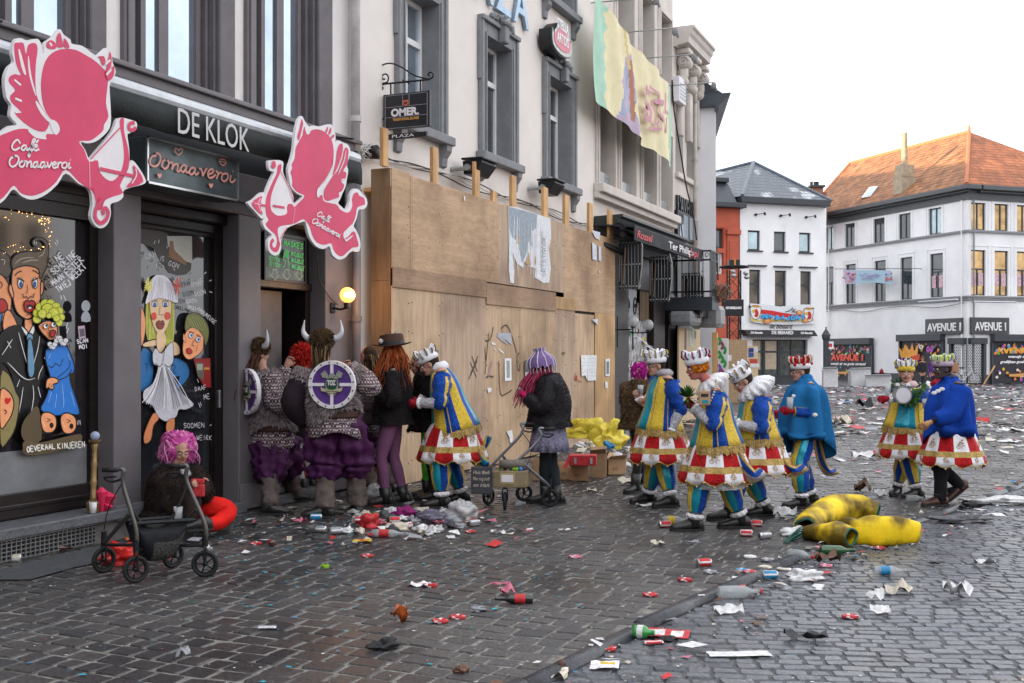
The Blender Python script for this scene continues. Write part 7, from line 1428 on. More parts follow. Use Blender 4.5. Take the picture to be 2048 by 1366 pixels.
blob(245,1128,.13,.10,.10,mat("red_foil_bag",(.55,.02,.015),.25,var=.3,sc=8,bump=.8,bsc=10),"shiny red bag between the wheels of the near rollator","plastic bag","plastic_bag",1.4)
rq=random.Random(21)
for i in range(30):
 c=rq.choice(('white','cream','grey','dark','red','white','green','pink','grey'));x=690+235*rq.random();y=1022+48*rq.random();s_=rq.uniform(.6,1.3)
 o=blob(int(x),int(y),.07*s_,.05*s_,.035*s_,LM[c]if i%4 else PLA,"crumpled wrapper in the litter heap in front of the doorway crowd","wrapper","wrapper",1.6,14,10,rq.uniform(0,180));o["group"]="crumpled wrappers of the litter heap"
# banana costume
YEL=mat("banana_foam",(.72,.50,.004),.6,var=.25,sc=3,bump=.15);_nt=YEL.node_tree;_b=_nt.nodes["Principled BSDF"]
_n=_nt.nodes.new("ShaderNodeTexNoise");_n.inputs["Scale"].default_value=3.2;_n.inputs["Detail"].default_value=8;_r=_nt.nodes.new("ShaderNodeValToRGB");_r.color_ramp.elements[0].position=.42;_r.color_ramp.elements[0].color=(.16,.14,.10,1);_r.color_ramp.elements[1].position=.60;_r.color_ramp.elements[1].color=(1,1,1,1)
_m=_nt.nodes.new("ShaderNodeMixRGB");_m.blend_type='MULTIPLY';_m.inputs[0].default_value=1;_tc=_nt.nodes.new("ShaderNodeTexCoord");_nt.links.new(_tc.outputs["Object"],_n.inputs[0]);_nt.links.new(_n.outputs[0],_r.inputs[0]);_nt.links.new(_b.inputs["Base Color"].links[0].from_socket,_m.inputs[1]);_nt.links.new(_r.outputs[0],_m.inputs[2]);_nt.links.new(_m.outputs[0],_b.inputs["Base Color"])
TRIM=mat("green_trim",(.02,.10,.07),.6,var=.3,sc=20)
bc=thing("banana_costume","dirty yellow foam banana costume with dark green trim lying on the setts","costume",G(1710,1080))
def bpart(name,path,rad,flat,trims=()):
 m=MB();rg=[];P_=[G(x,y)+UP*z for x,y,z in path];P_=smooth_open(P_,5);R_=smooth_open([Vector((r,f,0))for r,f in zip(rad,flat)],5);n=18
 for i,p in enumerate(P_):
  t=(P_[min(i+1,len(P_)-1)]-P_[max(i-1,0)]).normalized();s_=t.cross(UP).normalized();u_=s_.cross(t)
  rg.append([p+s_*math.cos(a)*R_[i].x*(1+.08*math.sin(3*a+i*.4))+u_*math.sin(a)*R_[i].y*(1+.10*math.sin(2*a+i*.3)+.25*noise.noise(Vector((math.cos(a),math.sin(a),i*.25))))for a in[6.2832*k/n for k in range(n)]])
 m.rings(rg,0,False,False);o=m.build(name,YEL,bc,True)
 sol=o.modifiers.new("thick",'SOLIDIFY');sol.thickness=-.02
 m=MB();m.tube([Vector(v)for v in rg[0]],.012,6,closed=True);m.tube([Vector(v)for v in rg[-1]],.012,6,closed=True)
 for k in trims:m.tube([r[k]for r in rg],.011,6)
 m.build("trim",TRIM,bc,True)
bpart("rear_tube",[(1610,1070,.08),(1635,1056,.12),(1672,1046,.15),(1712,1042,.14),(1756,1044,.11)],[.09,.12,.14,.13,.10],[.07,.10,.115,.105,.07],(5,))
bpart("front_tube",[(1612,1078,.05),(1645,1082,.08),(1675,1088,.09),(1702,1092,.08)],[.06,.11,.12,.10],[.045,.075,.09,.07],(4,))
bpart("flap",[(1690,1082,.105),(1712,1086,.11),(1745,1087,.115),(1790,1085,.105),(1836,1082,.075)],[.04,.05,.045,.04,.02],[.085,.11,.115,.105,.075],(5,14))
m=MB();rr=random.Random(8)
for i in range(14):m.tube(smooth_open([G(1612,1076)+UP*.05,G(1600+rr.uniform(-8,5),1078+rr.uniform(-6,8))+UP*rr.uniform(.02,.12),G(1575+rr.uniform(-10,18),1082+rr.uniform(-6,8))+UP*.01],4),.006,4)
m.build("stalk_strings",TRIM,bc,True)
# cardboard boxes and rubbish at the end of the hoarding
CB=mat("cardboard",(.40,.25,.14),.8,var=.15,sc=8);CB2=mat("cardboard_dark",(.28,.175,.10),.8,var=.2,sc=8)
def carton(px,py,w_,d_,h_,deg,label,M=CB,flaps=True):
 p=G(px,py);F=Fr((p.x,p.y,0),hd_(deg));t=thing("cardboard_box",label,"box",p,"cardboard boxes against the hoarding");m=MB();th=.008
 for q in((0,w_,-th,0),(0,w_,-d_,-d_+th),(0,th,-d_+th,-th),(w_-th,w_,-d_+th,-th)):m.box(F,q[0],q[1],q[2],q[3],.005,h_)
 m.box(F,th,w_-th,-d_+th,-th,.005,.012);m.box(F,th,w_-th,-d_+th,-th,h_*.6,h_*.62);m.build("box_walls",M,t)
 if flaps:
  for a,b,c,d in((0,w_,0,.10),(0,w_,-d_,-d_-.10)):m=MB();m.prism([F.p(a,c,h_),F.p(b,c,h_),F.p(b,d,h_+.07),F.p(a,d,h_+.05)],(0,0,.006));m.build("flap",M,t)
 m=MB();m.box(F,w_*.2,w_*.55,.001,.003,h_*.3,h_*.5);m.build("printed_label",CB2,t);return t
carton(1141,962,.24,.20,.20,-4,"open brown carton in front under the red box");carton(1180,956,.22,.30,.34,-6,"tall brown carton right of the red box",CB2);carton(1217,950,.26,.25,.22,12,"brown carton holding cans at the right end of the rubbish");carton(1198,950,.12,.3,.26,10,"narrow dark carton between the two right-hand boxes",CB2);carton(1065,962,.34,.30,.28,0,"closed carton behind the lampshade woman's legs",CB2,False);carton(1115,960,.20,.3,.22,0,"brown carton half hidden behind the skirted woman",CB,False)
p=G(1141,968);F=Fr((p.x,p.y,0),hd_(-6));t=thing("red_case","bright red box with silver clasps tilted on top of an open carton","case",F.p(.0,0,.24));m=MB();m.box(F,-.02,.34,-.22,.02,.245,.38,0,.008);m.prism([F.p(-.02,.02,.38),F.p(-.10,.06,.22),F.p(-.06,.06,.20),F.p(.0,.02,.33)],F.N*-.2);m.build("shell",LM['red'],t)
m=MB();[m.box(F,a,a+.03,.021,.03,.27,.35)for a in(.05,.26)];m.build("clasps",ALU,t)
YB=mat("yellow_bag",(.62,.50,.05),.4,var=.15,sc=6,bump=.6,bsc=9)
o=blob(1176,912,.36,.20,.19,YB,"large yellow rubbish bag sagging over the boxes, left lobe","rubbish bag","rubbish_bag",1.3,36,24,-20);o.location.z+=.30
o=blob(1220,925,.27,.20,.25,YB,"yellow rubbish bag spilling cans, right lobe","rubbish bag","rubbish_bag",1.3,36,24,30);o.location.z+=.22
o=blob(1217,938,.07,.06,.06,LM['blue'],"bright blue crumpled bag on top of the right carton","plastic bag","plastic_bag",1.5);o.location.z+=.3
for i,(x,y,z,c)in enumerate(((1228,942,.22,'grey'),(1236,946,.20,'white'),(1222,948,.16,'cream'),(1243,945,.15,'white'),(1160,935,.30,'white'),(1178,938,.32,'cream'),(1250,940,.05,'white'),(1262,920,.1,'white'),(1280,915,.05,'grey'))):
 o=blob(x,y,.07,.06,.05,LM[c],("silver","white","cream","small white","white padded","cream padded","low white","tall white","grey")[i]+" scrap of packaging in the rubbish by the boxes","packaging","packaging",1.4);o.location.z+=z
o=sheet(1262,872,.30,.36,'grey',0,"grey printed carton leaning by the bar post","carton",.03,"folded_carton",z=.0);o.rotation_euler=(R(70),0,R(20));o.location.z+=.15
# ================================================================== PEOPLE
def cloth(name,col,r=.8,var=.25,sc=9,bump=.35,bsc=25,m=0.0,sheen=0,spec=.18):return mat(name,col,r,m,var,sc,bump,bsc,sheen=sheen,spec=spec if r>.45 else .5)
def sequin(name,col,m=.55):
 M=mat(name,col,.32,m,.38 if m<.2 else .6,55,1.0,130);return M
SKN=cloth("skin",(.42,.23,.17),.5,.12,12,.1,60,sheen=0);SKD=cloth("skin_painted_dark",(.07,.05,.05),.5,.3,12,.1);SKP=cloth("skin_pink_paint",(.50,.16,.14),.5,.3,14,.1)
CYEL=sequin("yellow_velvet",(.86,.56,.05),.1);CBLU=sequin("blue_sequin",(.006,.075,.42),.45);CTEA=cloth("teal_satin",(.008,.27,.36),.3,.25,5,.5,9,.25);CSIL=sequin("silver_lame",(.62,.62,.66),.6)
CRED=sequin("red_sequin",(.52,.008,.012),.35);CWHI=cloth("white_satin",(.66,.66,.69),.6,.1);CGLD=mat("gold_braid",(.42,.29,.09),.45,.35,.35,40,.8,60);CLAC=cloth("white_lace",(.70,.70,.72),.9,.15,30,1.0,40)
CBLK=cloth("black_boot",(.014,.013,.013),.4,.3,9,.3,20,sheen=0);SOLE=cloth("sole",(.03,.03,.03),.8);CPUR=cloth("purple_cloth",(.052,.010,.052),.6,.4,4,.4,8);CGRE=cloth("grey_brown_wrap",(.105,.085,.075),.9,.3,8,.9,18)
def knitmat():
 M=cloth("patterned_knit",(.13,.085,.10),.95,.5,30,.6,60);nt=M.node_tree;b=nt.nodes["Principled BSDF"];l=nt.links.new
 tc=nt.nodes.new("ShaderNodeTexCoord");sx=nt.nodes.new("ShaderNodeSeparateXYZ");l(tc.outputs["Object"],sx.inputs[0]);w1=nt.nodes.new("ShaderNodeTexWave");w1.bands_direction='Z';w1.inputs["Scale"].default_value=9;w1.inputs["Distortion"].default_value=.6;l(tc.outputs["Object"],w1.inputs[0])
 ck=nt.nodes.new("ShaderNodeTexChecker");ck.inputs["Scale"].default_value=42;ck.inputs[1].default_value=(.45,.40,.38,1);ck.inputs[2].default_value=(.025,.016,.03,1);l(tc.outputs["Object"],ck.inputs[0])
 rp=nt.nodes.new("ShaderNodeValToRGB");rp.color_ramp.elements[0].position=.45;rp.color_ramp.elements[1].position=.55;l(w1.outputs[0],rp.inputs[0]);mx_=nt.nodes.new("ShaderNodeMixRGB");l(rp.outputs[0],mx_.inputs[0]);l(b.inputs["Base Color"].links[0].from_socket,mx_.inputs[1]);l(ck.outputs[0],mx_.inputs[2]);l(mx_.outputs[0],b.inputs["Base Color"]);return M
KNIT=knitmat()
def ik(a,b,l1,l2,pole):
 v=b-a;d=min(v.length,(l1+l2)*.999);d=max(d,abs(l1-l2)+.01);u=v.normalized();x=(l1*l1-l2*l2+d*d)/(2*d);h=math.sqrt(max(1e-6,l1*l1-x*x));p=pole-u*pole.dot(u);p=p.normalized()if p.length>1e-4 else u.orthogonal().normalized()
 return a+u*x+p*h,a+u*d
class Fig:pass
def fig(label,feet,pelvis,neck,head,face,hands,S=1.0,hface=None,pitch=0,skin=None,under=None,glove=None,doff=0.0,poles=(0,0),group=None,toes=None,eyes=True,curl=.6,d0=None,mouth='8c2820',lift=(0,0),hdoff=0.0,sit=False,cap=True):
 f=Fig();f.S=S;skin=skin or SKN;under=under or CBLK;fp_=[G(*q)for q in feet];f.d=d0 or sum((q-CAM).dot(AX)for q in fp_)/2;f.d+=doff
 f.fw=hd_(face);f.lf=UP.cross(f.fw);f.pel=D(*pelvis,f.d);f.neck=D(*neck,f.d);f.hd=D(*head,f.d+hdoff);f.foot=[q+AX*doff+UP*z for q,z in zip(fp_,lift)];f.hf=hd_(hface if hface is not None else face)
 if not sit:
  rr_=[((q-f.pel).xy.length)for q in f.foot];zz_=[math.sqrt(max(.2,(.89*S)**2-max(0,r_-.05)**2))for r_ in rr_];f.pel.z=.6*min(zz_)+.4*max(zz_)+.085*S-.012
 sp=(f.neck-f.pel).normalized();f.up=sp;base=(f.foot[0]+f.foot[1])/2;base.z=0;f.t=thing("person",label,"person",base,group)
 f.sh=[f.neck+f.lf*s_*.185*S-sp*.075*S for s_ in(1,-1)];f.hip=[f.pel+f.lf*s_*.095*S for s_ in(1,-1)]
 f.ank=[q+UP*.085*S for q in f.foot];f.kn=[]
 for i in range(2):k,e=ik(f.hip[i],f.ank[i],.45*S,.44*S,f.fw+f.lf*(.25 if i==0 else-.25));f.kn.append(k)
 f.hand=[];f.el=[]
 for i in range(2):
  x,y,do=hands[i];tg=D(x,y,f.d+do);k,e=ik(f.sh[i],tg,.30*S,.27*S,-f.fw*.7-UP*.6+f.lf*(.6 if i==0 else-.6)*(1+poles[i]));f.el.append(k);f.hand.append(e)
 f.toe=[]
 m=MB();T=lambda pts,rad:m.tube(smooth_open(pts,3),[v.x for v in smooth_open([Vector((r*S,0,0))for r in rad],3)],12)
 T([f.pel-sp*.06*S,f.pel+sp*.10*S,f.pel.lerp(f.neck,.6),f.neck-sp*.07*S,f.neck-sp*.01*S],[.10,.12,.125,.12,.06]);T([f.sh[0],f.neck-sp*.04*S,f.sh[1]],[.055,.075,.055])
 T([f.neck-sp*.03*S,f.neck.lerp(f.hd,.45),f.hd-UP*.04*S],[.058,.052,.055])
 for i in range(2):
  T([f.hip[i],f.hip[i].lerp(f.kn[i],.5),f.kn[i],f.kn[i].lerp(f.ank[i],.4),f.ank[i]],[.085,.075,.055,.055,.038])
  fd=f.fw if not toes else hd_(toes[i]);fd=Vector((fd.x,fd.y,-.0));f.toe.append(fd);T([f.ank[i]-fd*.03*S,f.foot[i]+fd*.06*S+UP*.04*S,f.foot[i]+fd*.16*S+UP*.03*S],[.04,.04,.028])
  T([f.sh[i],f.sh[i].lerp(f.el[i],.5),f.el[i],f.el[i].lerp(f.hand[i],.5),f.hand[i]],[.052,.045,.038,.036,.026])
  d=(f.hand[i]-f.el[i]).normalized();sd_=d.cross(UP);sd_=sd_.normalized()if sd_.length>.1 else f.lf;nb_=sd_.cross(d);
  T([f.hand[i],f.hand[i]+d*.05*S,f.hand[i]+d*.085*S],[.028,.036,.030])
  for k in range(4):
   o=f.hand[i]+d*.085*S+nb_*(k-1.5)*.020*S;ln=(.055,.07,.068,.05)[k]*S;bn_=(d*math.cos(curl)+sd_*math.sin(curl)*(1 if i==0 else-1));b2=(d*math.cos(curl*2.4)+sd_*math.sin(curl*2.4)*(1 if i==0 else-1))
   T([o-d*.02*S,o+bn_*ln*.5,o+bn_*ln*.5+b2*ln*.55],[.011,.0105,.009])
  o=f.hand[i]+d*.03*S-nb_*.02*S;T([o,o-nb_*.03*S+d*.03*S+sd_*.02*S*(1 if i==0 else-1),o-nb_*.03*S+d*.06*S+sd_*.035*S*(1 if i==0 else-1)],[.014,.012,.010])
 h=f.hf;pr=R(pitch);hz=UP*math.cos(pr)+h*math.sin(pr);hx=h*math.cos(pr)-UP*math.sin(pr);hy=hz.cross(hx);f.H=Matrix((hx,hy,hz)).transposed();H=lambda x,y,z:f.hd+f.H@Vector((x,y,z))*S;f.Hp=H
 def E(c,r,n=14,k=10):m.ell(H(*c),1,n,k,0,f.H@Matrix.Diagonal(Vector(r)*S))
 E((-.012,0,.02),(.098,.078,.098));E((.022,0,-.035),(.070,.058,.075));E((.062,0,-.088),(.026,.030,.022));E((.035,0,-.07),(.055,.046,.045));E((.098,0,-.022),(.020,.015,.022),8,6);E((.088,0,.000),(.014,.011,.030),8,6);E((.078,0,.022),(.018,.05,.012),8,6)
 for s_ in(1,-1):E((-.005,.078*s_,-.012),(.022,.010,.034),8,6);E((.068,.030*s_,-.038),(.022,.022,.018),8,6)
 o=m.build("body",[skin,under,glove or skin],f.t,True)
 rm=o.modifiers.new("r",'REMESH');rm.mode='VOXEL';rm.voxel_size=.0085*S if f.d<20 else .02;rm.use_smooth_shade=True
 dg=bpy.context.evaluated_depsgraph_get();me=bpy.data.meshes.new_from_object(o.evaluated_get(dg));o.modifiers.clear();old=o.data;o.data=me;bpy.data.meshes.remove(old)
 me.materials.clear();[me.materials.append(q)for q in(skin,under,glove or skin)]
 n=len(me.polygons);C=np.zeros(n*3);me.polygons.foreach_get("center",C);C=C.reshape(-1,3)+np.array(base);mi=np.ones(n,dtype=np.int32)
 mi[((C-np.array(f.neck-sp*.02))@np.array(sp))>.0]=0;mi[np.linalg.norm(C-np.array(f.hd),axis=1)<.16*S]=0
 for i in range(2):dd=(f.hand[i]-f.el[i]).normalized();q=C-np.array(f.hand[i]);mi[(q@np.array(dd)>-.02)&(np.linalg.norm(q,axis=1)<.22*S)]=2
 me.polygons.foreach_set("material_index",mi);me.polygons.foreach_set("use_smooth",[True]*n)
 if cap:m=MB();m.ell(H(-.030,0,.024),1,16,12,0,f.H@Matrix.Diagonal(Vector((.090,.084,.098))*S));m.build('hair',cloth('short_dark_hair',(.025,.015,.010),.8,.3,40,.6,60),f.t,True)
 if eyes:
  for s_ in(1,-1):
   m=MB();m.ell(H(.081,.030*s_,-.001),.0125*S,8,6);m.ell(H(.089,.031*s_,-.001),.007*S,8,6,1);m.build("eye",[mat("eye_white",(.55,.53,.5),.3,var=0),BLACK],f.t,True)
   m=MB();m.tube([H(.090,.014*s_,.022),H(.090,.032*s_,.028),H(.078,.05*s_,.020)],.0045*S,5);m.build("eyebrow",mat("brow",(.03,.018,.012),.8,var=0),f.t)
  m=MB();m.tube([H(.080,-.026,-.062),H(.094,0,-.060),H(.080,.026,-.062)],[.003*S,.0075*S,.003*S],6);m.build("mouth",mat('lip_'+mouth,mouth,.5,var=0),f.t,True)
 return f
def loft(f,name,path,rad,mats,mif=None,n=32,fold=0.0,nf=9,ph=0.0,hem=None,k=3,thick=True,fx=None,trims=(),tr=.007,cap=False,tm=None,nz=0.0):
 P_=smooth_open(path,k);R_=smooth_open([Vector((a,b,0))for a,b in rad],k);N=len(P_);rg=[]
 for i,p in enumerate(P_):
  t=(P_[min(i+1,N-1)]-P_[max(i-1,0)]).normalized();fw=fx or f.fw;fw=(fw-t*fw.dot(t));fw=fw.normalized()if fw.length>.05 else t.orthogonal().normalized();sd_=t.cross(fw)*(-1 if t.z<0 else 1);s_=i/(N-1);ring=[]
  if sd_.dot(f.lf)<0:sd_=-sd_
  for j in range(n):
   a=6.2832*j/n;q=1+fold*(.25+s_)*math.sin(nf*a+ph+2*s_)+(nz*noise.noise(Vector((math.cos(a)*2,math.sin(a)*2,s_*5+ph)))if nz else 0)
   v=p+(sd_*math.cos(a)*R_[i].x+fw*math.sin(a)*R_[i].y)*f.S*q
   if hem and i==N-1:v=v+UP*hem(a)
   ring.append(v)
  rg.append(ring)
 m=MB();m.rings(rg,0,cap,cap,mif=(lambda i,j:mif(i/(N-1),j))if mif else None);o=m.build(name,mats,f.t,True)
 if thick:sol=o.modifiers.new("thick",'SOLIDIFY');sol.thickness=.008
 if trims or tm:
  m=MB();[m.tube([r[j%n]for r in rg],tr,4)for j in trims]
  if tm:m.tube([Vector(v)for v in rg[-1]],tr,4,closed=True)
  m.build("gold_trim",CGLD,f.t)
 f.last=rg;return o
def fringe(f,ring,L,M=None,name="fringe",step=3):
 m=MB();rr=random.Random(1);c=sum(ring,Vector())/len(ring);n=len(ring)
 for j in range(n):
  a,b=ring[j],ring[(j+1)%n]
  for k in range(step):
   p=a.lerp(b,k/step);q=a.lerp(b,(k+.9)/step);o=(p-c).normalized()*.012;d=UP*-L*rr.uniform(.75,1.1);m.add([p+o*.5,q+o*.5,q+d+o*rr.uniform(.6,1.8),p+d+o*rr.uniform(.6,1.8)],[(0,1,2,3)])
 return m.build(name,M or CGLD,f.t,fix=False)
def ruffle(f,c,r0,r1,h,M=None,name="ruffle",ax=None,n=60,wv=11,amp=.35):
 ax=(ax or UP).normalized();s_=ax.orthogonal().normalized();t=ax.cross(s_);rg=[]
 for i in range(7):
  a=i/6;ring=[]
  for j in range(n):g=6.2832*j/n;w_=1+amp*math.sin(wv*g+i)*math.sin(a*3.14)*.5+.08*noise.noise(Vector((math.cos(g)*3,math.sin(g)*3,i)));rr_=r0+(r1-r0)*math.sin(a*3.14)*w_;ring.append(c+(s_*math.cos(g)+t*math.sin(g))*rr_+ax*(a-.5)*h)
  rg.append(ring)
 m=MB();m.rings(rg,0,True,True);return m.build(name,M or CLAC,f.t,True)
def boot(f,i,M=None,h=.14,name="boot",sz=1.12,pitch=0.0):
 S=f.S*sz;a=f.ank[i];fd=f.toe[i];up=(f.kn[i]-a).normalized();sd_=UP.cross(fd).normalized();fo=f.foot[i]+UP*.004;m=MB();cs=[]
 fz=lambda x:fd*x+UP*(-pitch*x)
 def sec(c,w_,hh,z0):return[c+sd_*w_*math.cos(q)+UP*(z0+hh*.5+hh*.5*math.sin(q))for q in[6.2832*k/12 for k in range(12)]]
 rg=[sec(fo+fz(-.085*S),.020,.05,.01),sec(fo+fz(-.075*S),.038*S,.09*S,0),sec(fo+fz(-.02*S),.043*S,.125*S,0),sec(fo+fz(.06*S),.046*S,.095*S,0),sec(fo+fz(.13*S),.050*S,.072*S,0),sec(fo+fz(.185*S),.040*S,.058*S,0),sec(fo+fz(.205*S),.016*S,.035*S,.01)]
 m.rings(rg,0,True,True);m.tube([a-UP*.04*S,a+up*.03,a+up*h*S],[.055*S,.054*S,.062*S],14)
 o=m.build(name,M or CBLK,f.t,True);m=MB();m.rings([[fo+fz(x*S)+sd_*w_*S+UP*z for x,w_ in((-.088,.03),(-.088,-.03),(.0,-.046),(.12,-.054),(.20,-.03),(.215,0),(.20,.03),(.12,.054),(.0,.046))]for z in(-.002,.022)],0,True,True);m.build("boot_sole",SOLE,o)
 m=MB();[m.tube([fo+fz((.02+k*.028)*S)+sd_*.03*S+UP*(.118-k*.016)*S,fo+fz((.02+k*.028)*S)-sd_*.03*S+UP*(.118-k*.016)*S],.004,4)for k in range(4)];m.build("boot_laces",SOLE,o)
def limb(f,name,pts,rad,mats,mif=None,n=16,fold=.06,nf=5,k=4,nz=.10,cap=True):
 P_=smooth_open(pts,k);R_=[v.x*f.S for v in smooth_open([Vector((r,0,0))for r in rad],k)];N=len(P_);rg=[];ref=None
 for i,p in enumerate(P_):
  t=(P_[min(i+1,N-1)]-P_[max(i-1,0)]).normalized()
  if ref is None:ref=f.fw-t*f.fw.dot(t);ref=ref if ref.length>.1 else t.orthogonal()
  ref=(ref-t*ref.dot(t)).normalized();bi=t.cross(ref);rg.append([p+(ref*math.cos(a)+bi*math.sin(a))*R_[i]*(1+fold*math.sin(i*1.9+a*2)*.5+fold*math.sin(nf*a)*.3+nz*noise.noise(Vector((math.cos(a)*1.5,math.sin(a)*1.5,i*.55))))for a in[6.2832*q/n for q in range(n)]])
 m=MB();m.rings(rg,0,cap,cap,mif=(lambda i,j:mif(i/(N-1),j))if mif else None);f.last=rg;return m.build(name,mats,f.t,True)
def fur(f,o,mats,n,ln,name="fur",w_=.006,droop=.5,seed=1,lim=None):
 me=o.data;L=wloc(f.t);rr=random.Random(seed);ar=[p.area for p in me.polygons];tot=sum(ar);m=MB();V=me.vertices
 for p,a in zip(me.polygons,ar):
  k=n*a/tot;k=int(k)+(rr.random()<k-int(k));vs_=[V[i].co for i in p.vertices]
  for _ in range(k):
   u,v=rr.random(),rr.random();c=vs_[0].lerp(vs_[1],u).lerp(vs_[-1].lerp(vs_[min(2,len(vs_)-1)],u),v)+L;nr=(p.normal+Vector((rr.uniform(-.5,.5),rr.uniform(-.5,.5),rr.uniform(-.5,.5)-droop))).normalized();s_=nr.cross(Vector((rr.uniform(-1,1),rr.uniform(-1,1),rr.uniform(-1,1)))).normalized()*w_;l_=ln*rr.uniform(.6,1.3)
   m.add([c-s_,c+s_,c+nr*l_+UP*-l_*.15],[(0,1,2)],rr.randrange(len(mats)))
 return m.build(name,mats,o,fix=False)
def hair(f,mats,n,root,path,spread,r=.007,seed=1,name="hair",curl=0.0,grow=-.35):
 # strands: root(rr)->local head point ; path = list of local offsets to hang through
 rr=random.Random(seed);m=MB()
 for i in range(n):
  a=Vector(root(rr));pts=[a];ja=Vector((rr.uniform(-1,1),rr.uniform(-1,1),rr.uniform(-.4,.4)))*spread;
  for k,q in enumerate(path):s_=(k+1)/len(path);pts.append(a*(1+s_*grow)+Vector(q)+ja*s_+(Vector((math.sin(i+k*2.3),math.cos(i*1.7+k*2),0))*curl))
  P_=[f.hd+(f.H@Vector((p.x,p.y,0))+UP*p.z)*f.S if True else 0 for p in pts];P_=smooth_open(P_,3 if curl==0 else 5);m.tube(P_,[r*(1-.75*q/(len(P_)-1))for q in range(len(P_))],4,rr.randrange(len(mats)))
 return m.build(name,mats,f.t,True,fix=False)
def dome(rr,r=.105,lo=-.02):a=rr.uniform(0,6.28);z=rr.uniform(lo,.11);q=math.sqrt(max(0,1-(z/.125)**2));return(math.cos(a)*r*q-.012,math.sin(a)*r*.85*q,z+.01)
def crown_hat(f,band=None,cols=None,red=False,extra=None,seed=1):
 H=f.Hp;rr=random.Random(seed);S=f.S;ring=lambda r,z,n=20,w_=0:[H(-.012+r*1.12*math.cos(6.2832*k/n),r*math.sin(6.2832*k/n),z+w_*math.sin(k*2.1))for k in range(n)]
 m=MB();m.rings([ring(.092,.030),ring(.104,.035,w_=.005),ring(.110,.065,w_=.006),ring(.102,.090),ring(.096,.092),ring(.098,.118),ring(.090,.138,w_=.012),ring(.06,.155),ring(.01,.16)],0,True,True,mif=lambda i,j:0 if i<4 else 1);hat=m.build("hat",[band or CWHI,cols[0]if cols else CWHI],f.t,True)
 m=MB();c3=cols or[CWHI,cloth("navy_cloth",(.01,.02,.10)),CYEL]
 for k in range(11):
  a=6.2832*k/11;ca,sa=math.cos(a),math.sin(a)
  kz=rr.uniform(-.03,.015)
  for q,(dr,rad,mi_)in enumerate(((0,.014,0),(.013,.009,1),(.022,.005,2))):
   m.tube(smooth_open([H(-.012+(.098+dr)*ca,(.092+dr)*sa,.095),H(-.012+(.120+dr)*ca,(.112+dr)*sa,.125),H(-.012+(.112+dr)*ca,(.105+dr)*sa,.168+kz),H(-.012+.07*ca,.065*sa,.14)],3),rad*S,6,mi_)
 m.build("hat_points",c3,hat,True)
 m=MB()
 for k in range(3):a=rr.uniform(0,6.28);c=H(-.012+.128*math.cos(a),.118*math.sin(a),.085);m.ell(c,(.018,.018,.018),8,6)
 m.build("badges",[CRED if red else GREYST],hat);return hat
